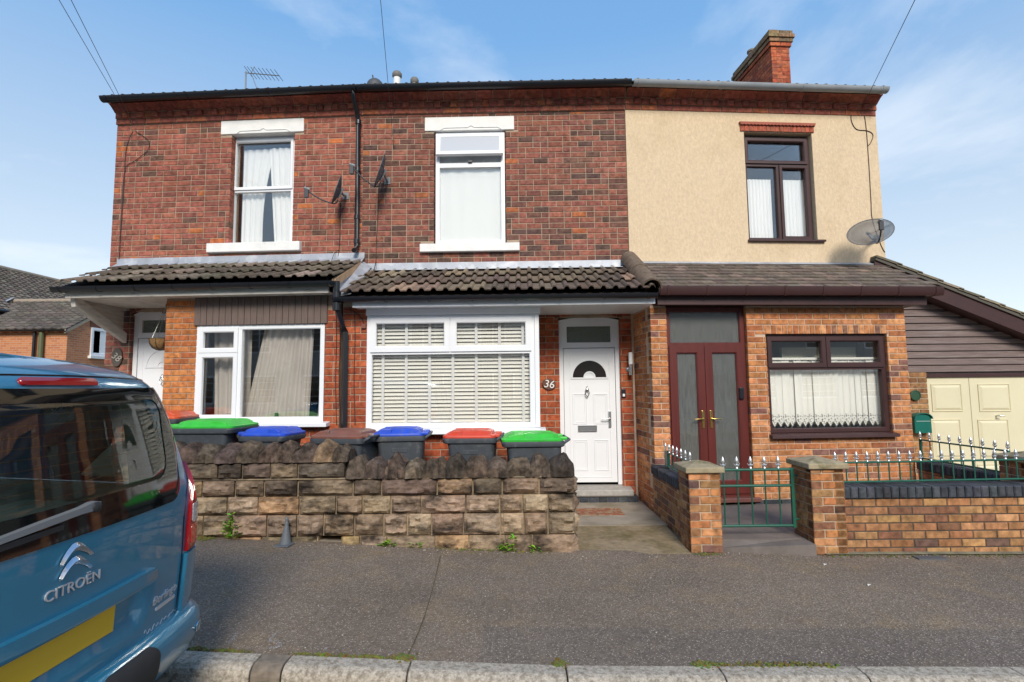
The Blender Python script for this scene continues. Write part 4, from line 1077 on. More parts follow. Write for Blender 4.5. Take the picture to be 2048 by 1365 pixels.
pillar(5.06, 5.36, .32, .34, 0, at(1985, 928, 5.36).z, 'brick corner pillar beside the driveway at the end of the railings')
def spike(M, h=.105):
    mb = MB(); mb.lathe([(0.0075, 0), (.013, .006), (.009, .014), (.008, .026), (.016, .034), (.008, .042), (.010, .050), (.0165, .060), (.012, .078), (.005, .096), (0, h)], (0, 0, 0), 8)
    for s in (-1, 1):
        mb.tube([(s * .006, 0, .026), (s * .018, 0, .034), (s * .024, 0, .044), (s * .020, 0, .050)], .005, 5, r2=.003)
    return mb
SPK = spike(None).mesh('finial', m_silver, 50)
def railing(label, A, Bp, n, h, h0=.03, group='green railings with silver spikes', sp=True):
    """from A to B along the coping: two rails, bars with spear-head finials"""
    A = Vector(A); Bp = Vector(Bp); d = Bp - A; L = math.hypot(d.x, d.y); az = math.atan2(d.y, d.x)
    R = empty('railing', A, az, label=label, cat='railing', group=group)
    sl = d.z / L
    def rail(z): return MB().tube([(0, 0, z), (L, 0, z + sl * L)], .010, 8)
    rail(h0).build('rail', m_green, R, smooth=50); rail(h).build('rail', m_green, R, smooth=50)
    bar = MB().tube([(0, 0, -.012), (0, 0, h - h0)], .0065, 6).mesh('bar', m_green, 50)
    for k in range(n):
        x = L * (k + .0) / (n - 1) if n > 1 else 0
        link('bar', bar, R, M=Matrix.Translation((x, 0, h0 + sl * x)))
        link('finial', SPK, R, M=Matrix.Translation((x, 0, h + sl * x + .004)))
    for x in (0, L): MB().box(x - .012, x + .012, -.012, .012, -.012, h + .01).build('post', m_green, R)
    return R
# front wall right of the gate
gx0, gx1 = PX2 + .31, 5.06
zcop = at(1700, 972, 5.30).z
GW = empty('garden_wall', (gx0, 5.22, 0), label='low brick front wall with blue brick coping to the right of the gate', cat='wall', group='low brick garden walls')
L_ = gx1 - gx0
core = MB().box(0, L_, .008, .21, -.25, zcop - .105).build('core', m_gmortar_d, GW)
B = Bricks(GW, 300)
B.lay(-.012, L_, -.09, zcop - .105, .0755, .225, P_GWALL, [], off=0, bond='str', depth=.1)
B.done()
n = int(L_ / .075); w_ = L_ / n
COPM = MB().add(*brick_geo(w_ - .006, .105, .26, .010)).mesh('coping_brick', m_brick)
for k in range(n): link('coping_brick', COPM, GW, M=Matrix.Translation((k * w_, -.022 + rng.uniform(-.002, .002), zcop - .103)), color=pick(P_BLUE))
railing('green spiked railing along the front wall right of the gate', (gx0 + .02, 5.33, zcop), (gx1 - .02, 5.36, zcop + .01), 19, .215)
# side wall from the porch corner to the gate pillar
sy0, sy1 = 5.55, 6.74
SWX = 1.715
zsc = at(1330, 975, 6.2).z
zsc = .63
SG = empty('garden_wall', (SWX, sy0, 0), label='low brick side wall between the path and the porch doors', cat='wall', group='low brick garden walls')
MB().box(.008, .21, 0, sy1 - sy0, -.2, zsc - .105).build('core', m_gmortar, SG)
B = Bricks(SG, 300); B.lay(0, sy1 - sy0, .03, zsc - .105, .0755, .225, P_GWALL, [], face='l', at_=0, bond='str'); B.done()
Ls = sy1 - sy0; n = int(Ls / .075); w_ = Ls / n
COPS = MB().add(*brick_geo(w_ - .006, .105, .25, .010)).mesh('coping_brick', m_brick)
for k in range(n): link('coping_brick', COPS, SG, M=Matrix.Translation((-.02, (k + 1) * w_, zsc - .103)) @ Matrix.Rotation(-math.pi / 2, 4, 'Z'), color=pick(P_BLUE))
railing('short green spiked railing on the side wall by the porch doors', (SWX + .09, sy0 + .02, zsc), (SWX + .09, 6.45, zsc), 7, .19)
MB().box(-.012, .012, 0, .10, .01, .21).build('end_plate', m_green, [o for o in bpy.data.objects if o.name.startswith('railing')][-1], M=Matrix.Translation((.88, 0, 0)) @ Matrix.Rotation(math.pi / 2, 4, 'Z'))
# right side wall towards the garage
ry0, ry1 = 5.70, 6.95
RG = empty('garden_wall', (5.14, ry0, 0), label='low brick side wall between the forecourt and the driveway', cat='wall', group='low brick garden walls')
zr_ = .62
MB().box(.008, .2, 0, ry1 - ry0, -.2, zr_ - .105).build('core', m_gmortar_d, RG)
B = Bricks(RG, 300); B.lay(0, ry1 - ry0, .03, zr_ - .105, .0755, .225, P_GWALL, [], face='l', at_=0, bond='str'); B.done()
Ls = ry1 - ry0; n = int(Ls / .075); w_ = Ls / n
for k in range(n): link('coping_brick', COPS, RG, M=Matrix.Translation((-.02, (k + 1) * w_, zr_ - .103)) @ Matrix.Rotation(-math.pi / 2, 4, 'Z'), color=pick(P_BLUE))
railing('green spiked railing on the side wall beside the driveway', (5.20, ry0 + .03, zr_), (5.20, ry1, zr_), 9, .26)
# gate
GA = Vector((PX1 + .305, 5.40, 0)); GB = Vector((PX2 - .005, 5.40, 0)); Lg = (GB - GA).length
gz0 = at(1500, 1052, 5.4).z; gz1 = at(1500, 940, 5.4).z; gzm = at(1500, 972, 5.4).z
GT = empty('gate', (GA.x, 5.40, gz0), label='green metal garden gate with silver spear tops between the pillars', cat='gate')
H_ = gz1 - gz0
for z in (0, gzm - gz0, H_): MB().tube([(.02, 0, z), (Lg - .06, 0, z)], .014, 8).build('rail', m_green, GT, smooth=50)
for x in (.02, Lg - .06): MB().box(x - .016, x + .016, -.016, .016, -.02, H_ + .016).build('stile', m_green, GT, bevel=.003)
for k in range(5):
    x = .02 + (Lg - .08) * (k + .55) / 5.5
    MB().tube([(x, 0, 0), (x, 0, H_)], .0075, 6).build('bar', m_green, GT, smooth=50)
    link('finial', SPK, GT, M=Matrix.Translation((x, 0, H_ + .008)) @ Matrix.Scale(1.2, 4))
for z in (.06, H_ - .06): MB().tube([(Lg - .06, 0, z), (Lg - .01, 0, z)], .012, 8).build('hinge', m_green, GT, smooth=50)
# ================================================================ fittings of the houses
def lpt(F, u, v, off): x, z = F.p(u, v, off); return Vector((x, -off, z))
# downpipes
t0 = lpt(FL, 718, 200, .26); 
px_ = FL.p(716, 300, .06)[0]; zb_ = FL.p(712, 500, .06)[1]
dp = MB(); path = [(px_, -.30, 5.82), (px_, -.30, 5.76), (px_, -.26, 5.70), (px_, -.12, 5.58), (px_, -.07, 5.50), (px_, -.06, 5.40), (px_, -.06, zb_ + .06), (px_, -.075, zb_ + .0), (px_ - .01, -.14, zb_ - .03)]
dp.tube(path, .034, 12); D1 = dp.build('downpipe', m_black, HL, smooth=50)
for z in (5.46, 4.75, 4.05, zb_ + .12): MB().lathe([(.034, -.03), (.042, -.028), (.042, .028), (.034, .03)], (px_, -.06, z), 14).build('collar', m_black, D1, smooth=40)
xa_ = FM.p(676, 620, 1.0)[0]; xb_ = FM.p(690, 750, BAY + .05)[0]
dp = MB(); dp.tube([(xa_, -1.06, 2.92), (xa_, -1.05, 2.60)], .036, 12); dp.tube([(xa_, -1.05, 2.60), (xa_ + .01, -1.03, 2.54), (xb_ - .015, -.88, 2.40), (xb_, -BAY - .06, 2.32), (xb_, -BAY - .06, .1)], .036, 4)
D2 = dp.build('downpipe', m_black, HM, smooth=40)
for (x, y, z) in ((xa_, -1.055, 2.74), (xa_, -1.05, 2.60)): MB().lathe([(.036, -.045), (.05, -.042), (.05, .042), (.036, .045)], (x, y, z), 14).build('collar', m_black, D2, smooth=40)
# thin cables clipped to the walls
def cable(house, pts, r=.0045, m=None, name='cable', **kw): return MB().tube(smooth_path(pts, 6), r, 6).build(name, m or pmat('cable_brown', (.045, .03, .025), .6), house, smooth=60, **kw)
cable(HL, [lpt(FL, u, v, .012) for u, v in ((266, 262), (252, 300), (247, 380), (240, 480), (238, 520))])
cable(HL, [lpt(FL, u, v, .014) for u, v in ((270, 262), (295, 280), (296, 300), (270, 322), (250, 340), (243, 420), (238, 520))])
cable(HL, [lpt(FL, u, v, .012) for u, v in ((680, 405), (680, 450), (678, 500), (676, 515))], .005)
cable(HL, [Vector((q.x, y, q.z)) for q, y in ((lpt(FL, 678, 500, .02), -.02), (lpt(FL, 668, 512, .1), -.12), (lpt(FL, 655, 560, 1.0), -1.0), (lpt(FL, 665, 575, 1.08), -1.12))], .004)
cable(HM, [lpt(FM, u, v, .012) for u, v in ((758, 370), (756, 420), (753, 480), (752, 522))], .005)
cable(HM, [Vector((lpt(FM, u, v, o).x, -o, lpt(FM, u, v, o).z)) for u, v, o in ((752, 522, .02), (745, 545, .3), (720, 562, .7), (700, 578, 1.0))], .005)
for uu, o in ((672, 0), (709, 0), (679, 1)): cable(HM, [lpt(FM, uu + dx_, v, BAY + .012) for v, dx_ in ((622, 0), (680, 1), (760, -1), (850, 1))], .005)
cable(HM, [lpt(FM, u, v, BAY + .012) for u, v in ((686, 618), (705, 622), (722, 635), (728, 648))], .005)
MB().box(-.03, .03, -.03, 0, -.03, .03).build('junction_box', pmat('terracotta_box', (.22, .07, .045), .6), HM, M=Matrix.Translation(lpt(FM, 728, 653, BAY)), bevel=.004)
cable(HR, [lpt(FR, u, v, .02) for u, v in ((1710, 205), (1702, 235), (1712, 258), (1735, 262), (1746, 270), (1742, 285), (1736, 292))], .005)
cable(HR, [lpt(FR, u, v, .02) for u, v in ((1729, 232), (1733, 262), (1738, 330), (1742, 400), (1745, 440), (1762, 490), (1770, 505))], .005)
# clumps of bedding at the garage abutment
MB().box(-.05, .03, 0, 7, 3.3, 3.36).build('abutment', m_soot, HR, M=Matrix.Translation((RX1, 0, 0)))
# roof outlets behind the gutter of the middle house
def roofpt(u, v, Y): return at(u, v, Y)
def vent(u, vt, vb, Y, r, m, cap=None, name='vent_pipe', lab=''):
    p = at(u, vb, Y); zt = at(u, vt, Y).z; L = Matrix.LocRotScale(FM.O, Matrix.Rotation(FM.a, 3, 'Z'), None).inverted() @ p
    o = MB().lathe([(r, -.6), (r, zt - p.z - .1), (r, zt - p.z - .08)], (0, 0, 0), 14).build(name, m, HM, M=Matrix.Translation(L), smooth=40)
    if cap: MB().lathe([(r * 1.05, -.13), (r * 1.35, -.10), (r * 1.35, -.05), (r * 1.0, -.01), (0, 0)], (0, 0, zt - p.z), 14).build('cowl', cap, o, smooth=40)
    return o
vent(794, 144, 172, 10.2, .072, m_wpaint, pmat('cowl_grey', (.16, .15, .14), .7))
vent(829, 156, 172, 10.2, .062, pmat('vent_metal', (.30, .27, .25), .6, vary=.3), pmat('cowl_grey', (.16, .15, .14), .7))
o = at(750, 172, 10.0); Lm = Matrix.LocRotScale(FM.O, Matrix.Rotation(FM.a, 3, 'Z'), None).inverted() @ o
mb = MB().lathe([(.16, -.4), (.16, 0), (.14, .06), (.09, .11), (0, .135)], (0, 0, 0), 14); mb.tube([(-.03, 0, .1), (-.05, 0, .22)], .014, 6); mb.tube([(-.01, 0, .1), (0, 0, .16)], .012, 6)
mb.build('roof_cowl', pmat('cowl_dark', (.07, .075, .08), .6), HM, M=Matrix.Translation(Lm), smooth=40)

# ---------------------------------------------------------------- curtains and blinds
m_net = pmat('net_cloth', (.86, .86, .86), .9)
m_net2 = pmat('sheer_cloth', (.84, .85, .85), .9)
m_taupe = pmat('taupe_cloth', (.56, .51, .47), .9, vary=.12, vscale=3)
def curtain(F, name, label, x0, x1, z0, z1, y, waves, amp, m, side=None, group=None, hem=None, taper=None, n=None):
    """pleated cloth; side(v) shifts the right edge, taper the left edge (metres) from top v=1 to bottom v=0"""
    o = F.w(x0, y, z0); mb = MB(); n = n or waves * 8; W = x1 - x0; ph = rng.uniform(0, 6)
    def fn(u, v):
        l = taper(v) if taper else 0; r = W + (side(v) if side else 0)
        x = l + (r - l) * u
        a = amp * (.75 + .5 * mnoise.noise(Vector((u * 5, ph, v * 1.2))))
        return (x, a * math.sin(2 * math.pi * waves * u + .9 * mnoise.noise(Vector((u * 3, v * 1.5, ph)))), (z1 - z0) * v - (hem(u) if hem and v == 0 else 0))
    mb.grid(fn, n, 12)
    ob = mb.build(name, m, None, smooth=180, fix=False, label=label, cat='curtain', group=group); ob.location = o; ob.rotation_euler = (0, 0, F.a)
    return ob
xm = -1.50
curtain(FL, 'net_curtain', 'white net curtain drawn to the left half of the first-floor sash window', -1.93, -1.60, 3.74, 5.25, .24, 4, .016, m_net, side=lambda v: .16 * v - .06 * math.sin(3.1 * v))
curtain(FL, 'net_curtain', 'wide white net curtain swept to the right in the first-floor sash window', -1.52, -1.05, 3.74, 5.25, .22, 5, .018, m_net, taper=lambda v: .12 * (1 - v) + (-.0 if v > .1 else 0))
curtain(FM, 'sheer_curtain', 'plain white sheer curtain filling the first-floor window with the open top light', -2.72, -1.80, 3.68, 5.24, .115, 4, .006, m_net2)
curtain(FR, 'net_curtain', 'white pleated net curtain in the left light of the brown first-floor window', 1.82, 2.24, 3.72, 4.66, .165, 8, .014, m_net, group='nets in the brown window')
curtain(FR, 'net_curtain', 'white pleated net curtain in the right opening light of the brown first-floor window', 2.30, 2.76, 3.72, 4.66, .165, 8, .014, m_net, group='nets in the brown window')
curtain(FL, 'curtain', 'taupe curtain hanging loose behind the large bay pane under the brown boards', -1.28, -.42, 1.22, 2.5, -.56, 7, .03, m_taupe, taper=lambda v: .25 * v - .05, side=lambda v: -.05 * (1 - v))
curtain(FL, 'curtain', 'end of the taupe curtain bunched at the right jamb of the bay window', -.38, -.22, 1.22, 2.5, -.50, 3, .025, m_taupe, taper=lambda v: .10 * v)
curtain(FL, 'curtain', 'grey beige curtain crumpled behind the narrow opening lights of the bay window', -1.83, -1.30, 1.22, 2.5, -.50, 4, .03, m_taupe, taper=lambda v: .05 * (1 - v))
# little cactus on the bay sill
cq = FL.w(FL.p(553, 828, .6)[0], -.60, 1.20)
ct = empty('potted_cactus', cq, 0, label='tiny green cactus in a pot on the sill behind the bay pane', cat='plant')
MB().lathe([(0, 0), (.022, 0), (.028, .04), (.024, .04), (0, .036)], (0, 0, 0), 12).build('pot', pmat('pot_green', (.04, .09, .05), .6), ct, smooth=40)
mb = MB(); mb.lathe([(0, .03), (.02, .04), (.026, .06), (.02, .085), (0, .095)], (0, 0, 0), 10)
for k in range(5): a = k * 1.26; mb.lathe([(0, 0), (.011, .008), (.012, .02), (0, .034)], (.014 * math.cos(a), .014 * math.sin(a), .07), 6)
mb.build('cactus', pmat('cactus_green', (.03, .10, .04), .7), ct, smooth=50)
# venetian blind of the middle bay
vb = empty('venetian_blind', FM.w(-3.44, -BAY + .085, 1.12), FM.a, label='white slatted venetian blind with wide tapes across the white bay window', cat='blind')
Wb = 2.03; m_slat = pmat('slat_paint', (.93, .91, .86), .5); m_tape = pmat('tape_cloth', (.80, .80, .82), .8)
nsl = 28; dzb = 1.36 / nsl
sl = MB(); sl.extr([(-.024, -.008), (-.008, .001), (.010, .006), (.024, .0085), (.024, .0055), (.010, .003), (-.008, -.002), (-.024, -.011)], 0, Wb, 'x')
slm = sl.mesh('slat', m_slat, 60)
for k in range(nsl): link('slat', slm, vb, M=Matrix.Translation((0, rng.uniform(-.001, .001), .02 + k * dzb)) @ Matrix.Rotation(rad(30 + rng.uniform(-2.5, 2.5)), 4, 'X') @ Matrix.Rotation(rng.uniform(-.0012, .0012), 4, 'Y'))
for k in range(7): MB().box(-.018, .018, -.032, -.030, 0, 1.38).build('tape', m_tape, vb, M=Matrix.Translation((.13 + (Wb - .24) * k / 6, 0, 0)))
MB().box(0, Wb, -.03, .03, 1.37, 1.42).build('head_rail', m_slat, vb)
MB().box(0, Wb, -.026, .026, -.012, .004).build('bottom_rail', m_slat, vb)
# pleated lace blind in the porch window
def lace():
    m = bpy.data.materials.new('lace'); m.use_nodes = True; N, K = nodes(m); b = N['Principled BSDF']; b.inputs['Base Color'].default_value = (.93, .92, .88, 1); b.inputs['Roughness'].default_value = .9
    t = N.new('ShaderNodeTexCoord'); s = N.new('ShaderNodeSeparateXYZ'); K.new(t.outputs['Object'], s.inputs[0])
    v = N.new('ShaderNodeTexVoronoi'); v.inputs['Scale'].default_value = 40; K.new(t.outputs['Object'], v.inputs['Vector'])
    r = N.new('ShaderNodeMapRange'); K.new(v.outputs['Distance'], r.inputs[0]); r.inputs[1].default_value = .34; r.inputs[2].default_value = .42; r.inputs[3].default_value = .12
    n = N.new('ShaderNodeTexNoise'); n.inputs['Scale'].default_value = 16; K.new(t.outputs['Object'], n.inputs['Vector'])
    ad_ = N.new('ShaderNodeMath'); ad_.operation = 'MULTIPLY_ADD'; K.new(n.outputs['Fac'], ad_.inputs[0]); ad_.inputs[1].default_value = .16; K.new(s.outputs[2], ad_.inputs[2])
    z = N.new('ShaderNodeMapRange'); K.new(ad_.outputs[0], z.inputs[0]); z.inputs[1].default_value = .22; z.inputs[2].default_value = .26
    a = N.new('ShaderNodeMath'); a.operation = 'MAXIMUM'; K.new(r.outputs[0], a.inputs[0]); K.new(z.outputs[0], a.inputs[1]); K.new(a.outputs[0], b.inputs['Alpha'])
    return m
m_lace = lace()
lb = empty('lace_blind', FR.w(1.56, -BAY + .16, 1.05), FR.a, label='cream lace-edged vertical blind in the brown porch window', cat='blind')
nl = 19; wl_ = 1.58 / nl
for k in range(nl):
    mb = MB(); n = 6; Hh = .86
    def fn(u, v, n=n):
        x = u * wl_ * 1.12
        z0 = .075 - .075 * (1 - abs(2 * u - 1)) if v == 0 else 0
        return (x, .010 * math.sin(math.pi * u) + .010 * u, max(v * Hh, 0) + (z0 if v == 0 else 0) + (.03 if v > 0 else 0) * (1 - v))
    mb.grid(fn, n, 8); me = mb.mesh('louvre', m_lace, 180)
    link('louvre', me, lb, M=Matrix.Translation((k * wl_, rng.uniform(-.006, .006), 0)) @ Matrix.Rotation(rng.uniform(-.35, .15), 4, 'Z'))
MB().box(0, 1.58, -.02, .02, .87, .90).build('head_rail', m_slat, lb)
# things seen behind the porch glass: inner window with curtain
cb = FR.w(1.9, -.05, 1.75)
MB().box(0, 1.05, -.05, 0, 0, .17).build('inner_pelmet', pmat('pelmet_cream', (.62, .60, .48), .8), None, label='cream roller blind of the inner window seen through the porch glass', cat='blind')
o = bpy.data.objects['inner_pelmet']; o.location = FR.w(1.95, -BAY + .42, 1.93); o.rotation_euler = (0, 0, FR.a)

# ---------------------------------------------------------------- satellite dishes
m_dish = pmat('dish_grey', (.085, .09, .10), .5); m_arm = pmat('dish_arm', (.05, .05, .055), .5); m_lnb = pmat('lnb_grey', (.20, .21, .22), .45)
def perforated():
    m = bpy.data.materials.new('perforated_metal'); m.use_nodes = True; N, K = nodes(m); b = N['Principled BSDF']; b.inputs['Base Color'].default_value = (.10, .105, .11, 1); b.inputs['Roughness'].default_value = .5
    t = N.new('ShaderNodeTexCoord'); v = N.new('ShaderNodeTexVoronoi'); v.inputs['Scale'].default_value = 190; v.inputs['Randomness'].default_value = .15; K.new(t.outputs['Object'], v.inputs['Vector'])
    r = N.new('ShaderNodeMapRange'); K.new(v.outputs['Distance'], r.inputs[0]); r.inputs[1].default_value = .30; r.inputs[2].default_value = .40; r.inputs[3].default_value = .25; r.inputs[4].default_value = .6
    K.new(r.outputs[0], b.inputs['Alpha']); return m
m_perf = perforated()
def dish(label, C, nrm, wall, rx, rz, m, roll=0, arm=.42, lnbdrop=.5):
    """dish centred at C facing nrm, held by a bracket at the wall point"""
    C = Vector(C); n = Vector(nrm).normalized(); up = Vector((0, 0, 1)); x = up.cross(n).normalized(); z = n.cross(x)
    R = Matrix((x, z, n)).transposed().to_4x4() @ Matrix.Rotation(roll, 4, 'Z')
    root = empty('satellite_dish', wall, 0, label=label, cat='satellite dish', group='satellite dishes on the terrace')
    T = Matrix.Translation(C - Vector(wall)) @ R
    mb = MB(); dp_ = .055
    def fn(u, v):
        a = 2 * math.pi * u; return (rx * v * math.cos(a), rz * v * math.sin(a), dp_ * v * v - dp_)
    mb.grid(fn, 28, 6)
    d = mb.build('reflector', m, root, smooth=180, fix=False, M=T)
    sm = d.modifiers.new('t', 'SOLIDIFY'); sm.thickness = .004
    rim = MB().tube([(rx * math.cos(2 * math.pi * k / 28), rz * math.sin(2 * math.pi * k / 28), 0) for k in range(29)], .005, 6).build('rim', m_dish, d, smooth=60)
    tip = Vector((0, -rz * lnbdrop, arm)); base = Vector((0, -rz * .95, -.03))
    MB().tube(smooth_path([(0, -rz * .6, -.06), base, base.lerp(tip, .5) + Vector((0, -.03, 0)), tip], 5), .010, 8).build('arm', m_arm, root, smooth=50, M=T)
    L = MB().tube([tip, tip + Vector((0, .02, .0))], .014, 8); L.lathe([(0, -.05), (.022, -.048), (.026, -.01), (.018, .0), (.018, .03), (0, .03)], (0, 0, 0), 12, Matrix.Translation(tip + Vector((0, .02, .01))))
    Ln = L.build('feed_horn', m_lnb, root, smooth=45, M=T)
    # box of the feed hangs straight down
    tw = T @ tip
    MB().box(-.028, .028, -.018, .018, -.11, .015).build('lnb', m_arm, root, M=Matrix.Translation(tw), bevel=.006)
    bk = T @ Vector((0, 0, -.06)); hub = bk * .5
    b = MB(); b.tube([bk, bk * .55 + Vector((0, 0, -.02)), Vector((0, -.02, 0))], .016, 8); b.box(-.045, .045, -.015, .0, -.05, .05); b.tube([T @ Vector((0, -rz * .5, -.05)), T @ Vector((0, .05, -.075))], .018, 6)
    b.build('bracket', m_lnb, root, smooth=45)
    return root
w1 = FL.w(*[FL.p(692, 393, 0)[0], 0, FL.p(692, 393, 0)[1]]); c1 = at(673, 380, 7.27)
dish('grey satellite dish with its feed arm to the left of the black downpipe', c1, (-.90, -.33, .28), w1, .17, .21, m_dish, arm=.36, lnbdrop=.75)
q = FM.p(775, 363, 0); w2 = FM.w(q[0], 0, q[1]); c2 = at(759, 342, 7.22)
dish('grey satellite dish close to the right of the black downpipe', c2, (-.91, -.30, .28), w2, .20, .25, m_dish, arm=.36, lnbdrop=.35)
q = FR.p(1752, 478, 0); w3 = FR.w(q[0], 0, q[1]); c3 = at(1741, 464, 7.25)
dish('perforated see-through satellite dish on the corner of the cream render', c3, (-.20, -.88, .35), w3, .315, .195, m_perf, roll=rad(-20) * -1, arm=.28, lnbdrop=.3)
# ---------------------------------------------------------------- television aerial
A0 = at(492, 186, 10.0); A1 = at(492, 143, 10.0); E1 = at(559, 152, 10.0)
ae = empty('tv_aerial', A0, 0, label='thin television aerial with a row of short rods above the left roof', cat='aerial')
m_al = pmat('aerial_metal', (.20, .21, .22), .5, metal=.4)
MB().tube([(0, 0, -.9), A1 - A0], .014, 6).build('mast', m_al, ae)
b0, b1 = A1 - A0 + Vector((-.02, 0, -.03)), E1 - A0
MB().tube([b0, b1], .009, 6).build('boom', m_al, ae)
for k in range(9):
    c = b0.lerp(b1, .12 + .86 * (k / 8) ** 1.1); h = .075 - .003 * k
    MB().tube([c + Vector((-.02, -.16, h * .6)), c + Vector((.015, .16, -h * .3))], .005, 5).build('rod', m_al, ae)
MB().tube([b0.lerp(b1, .18), at(517, 178, 10.0) - A0 + Vector((.05, 0, -.2))], .007, 5).build('stay', m_al, ae)
MB().tube([b0.lerp(b1, .18), b0.lerp(b1, .18) + Vector((.06, 0, .14))], .006, 5).build('reflector_arm', m_al, ae)
# ---------------------------------------------------------------- overhead telephone wires
m_wire = pmat('wire_black', (.05, .05, .055), .6)
def wire(label, p_house, u1, v1, Y1, r=.006, sag=.06):
    p1 = at(u1, v1, Y1); P = []
    ext = p_house + (p1 - p_house) * 2.6
    for k in range(15):
        t = k / 14; q = p_house.lerp(ext, t); q.z -= sag * 4 * t * (1 - t) * .0; P.append(q)
    MB().tube(P, r, 6).build('telephone_wire', m_wire, None, smooth=60, label=label, cat='wire', group='overhead telephone wires')
wire('outer telephone wire of the pair rising from the corner of the left house', FL.w(*[FL.p(264, 250, .1)[0], -.1, FL.p(264, 250, .1)[1]]), 118, 0, 4.6, .0032)
wire('inner telephone wire of the pair rising from the corner of the left house', FL.w(*[FL.p(268, 250, .1)[0], -.1, FL.p(268, 250, .1)[1]]), 142, 0, 4.6, .0032)
q = FM.p(788, 300, .03); wire('single telephone wire running down to the brickwork left of the white lintel', FM.w(q[0], -.03, q[1]), 761, 0, 5.4, .003)
q = FR.p(1732, 200, .2); wire('telephone wire rising from the eaves of the cream rendered house', FR.w(q[0], -.2, q[1]), 1830, 0, 5.0, .004)

# ---------------------------------------------------------------- door side details
q = FM.p(1098, 769, 0); pl = empty('house_number', FM.w(q[0], 0, q[1]), FM.a, label='brown oval plaque with white number 36 beside the white door', cat='plaque')
ov = [(.095 * math.cos(2 * math.pi * k / 24), .078 * math.sin(2 * math.pi * k / 24)) for k in range(24)]
MB().extr(ov, -.03, 0, 'y').build('plate', pmat('slate_brown', (.10, .035, .022), .5), pl, bevel=.005, M=Matrix.Rotation(rad(12), 4, 'Y'))
me = text_mb('36', .15, .003, shear=.1); me.materials.append(m_wpaint); link('numeral', me, pl, M=Matrix.Translation((0, -.034, -.002)) @ Matrix.Rotation(rad(8), 4, 'Y') @ Matrix.Rotation(math.pi / 2, 4, 'X'))
q = FL.p(236, 715, 0); pl = empty('house_number', FL.w(q[0], 0, q[1]), FL.a, label='weathered oval house plaque with pale numerals under the white timber bracket', cat='plaque')
MB().extr([(a * .85, b * 1.75) for a, b in ov], -.03, 0, 'y').build('plate', pmat('plaque_dark', (.09, .07, .055), .6), pl, bevel=.006)
me = text_mb('38', .14, .004, shear=.2); me.materials.append(pmat('plaque_pale', (.40, .37, .32), .7)); link('numeral', me, pl, M=Matrix.Translation((0, -.034, 0)) @ Matrix.Rotation(rad(35), 4, 'Y') @ Matrix.Rotation(math.pi / 2, 4, 'X'))
q = FM.p(1259, 731, 0); wl_l = empty('wall_lamp', FM.w(q[0], 0, q[1]), FM.a, label='steel cylinder wall lamp with white glass top right of the white door', cat='wall lamp')
MB().lathe([(0, -.17), (.026, -.168), (.026, -.02), (0, -.02)], (0, -.09, .03), 16).build('body', m_steel, wl_l, smooth=40)
MB().lathe([(.027, -.02), (.029, -.018), (.029, .135), (.02, .145), (0, .147)], (0, -.09, .03), 16).build('shade', pmat('opal_glass', (.78, .78, .79), .3), wl_l, smooth=40)
MB().lathe([(0, 0), (.04, 0), (.04, .012), (.03, .02), (.012, .022), (.012, .09)], (0, 0, 0), 16, Matrix.Translation((-.012, 0, -.06)) @ Matrix.Rotation(math.pi / 2, 4, 'X')).build('mount', m_steel, wl_l, smooth=40)
q = FM.p(1247, 787, 0); db = empty('doorbell', FM.w(q[0], 0, q[1]), FM.a, label='small black video doorbell with white button right of the white door', cat='doorbell')
MB().box(-.028, .028, -.022, 0, -.06, .06).build('case', m_black, db, bevel=.005); MB().box(-.016, .016, -.026, -.02, -.045, -.008).build('button', m_upvc, db, bevel=.003)
# hanging basket by the left door
hb_ = lpt(FL, 322, 684, .33); HB = empty('hanging_basket', FL.w(hb_.x, -.33, hb_.z), FL.a, label='coir-lined wire hanging basket beside the left front door', cat='basket')
MB().lathe([(0, -.115), (.05, -.108), (.10, -.08), (.135, -.03), (.15, .035), (.14, .035), (.10, -.03), (0, -.06)], (0, 0, 0), 20).build('liner', pmat('coir', (.26, .15, .06), .95, vary=.4, vscale=40, bump=.8, bscale=120), HB, smooth=60)
for k in range(9):
    a = k * math.pi * 2 / 9; P = [(r * math.cos(a), r * math.sin(a), z) for r, z in ((.152, .04), (.140, -.03), (.105, -.083), (.052, -.112), (0, -.12))]; MB().tube(P, .0035, 5).build('wire_rib', m_black, HB)
for k in range(3):
    a = k * math.pi * 2 / 3 + .4; MB().tube([(.15 * math.cos(a), .15 * math.sin(a), .04), (.05, .0, .48)], .003, 5).build('chain', pmat('chain', (.5, .5, .48), .4, metal=.6), HB)
MB().tube([(.05, 0, .48), (.05, 0, .62), (.05, .33, .64)], .006, 6).build('hook', m_black, HB)

# ================================================================ wheelie bins
def loft(levels, n=6):
    """rounded-rectangle rings: (z, hx, hy, r, cx, cy)"""
    mb = MB(); m = 4 * (n + 1)
    for (z, hx, hy, r, cx, cy) in levels:
        for q, (sx, sy) in enumerate(((1, 1), (-1, 1), (-1, -1), (1, -1))):
            for k in range(n + 1):
                a = (q + k / n) * math.pi / 2
                mb.v.append((cx + sx * (hx - r) + r * math.cos(a), cy + sy * (hy - r) + r * math.sin(a), z))
    L = len(levels); fs = []
    for i in range(L - 1):
        for k in range(m): fs.append((i * m + k, i * m + (k + 1) % m, (i + 1) * m + (k + 1) % m, (i + 1) * m + k))
    fs += [tuple(range(m))[::-1], tuple(range((L - 1) * m, L * m))]
    for f in fs: mb.f.append(f); mb.c.append(None); mb.mi.append(0)
    return mb
m_bin = pmat('bin_grey', (.042, .049, .058), .6, vary=.25, vscale=12, dark=(.10, .10, .10), dscale=14, dlo=.58, dhi=.72)
m_tyre = pmat('rubber', (.015, .015, .016), .8)
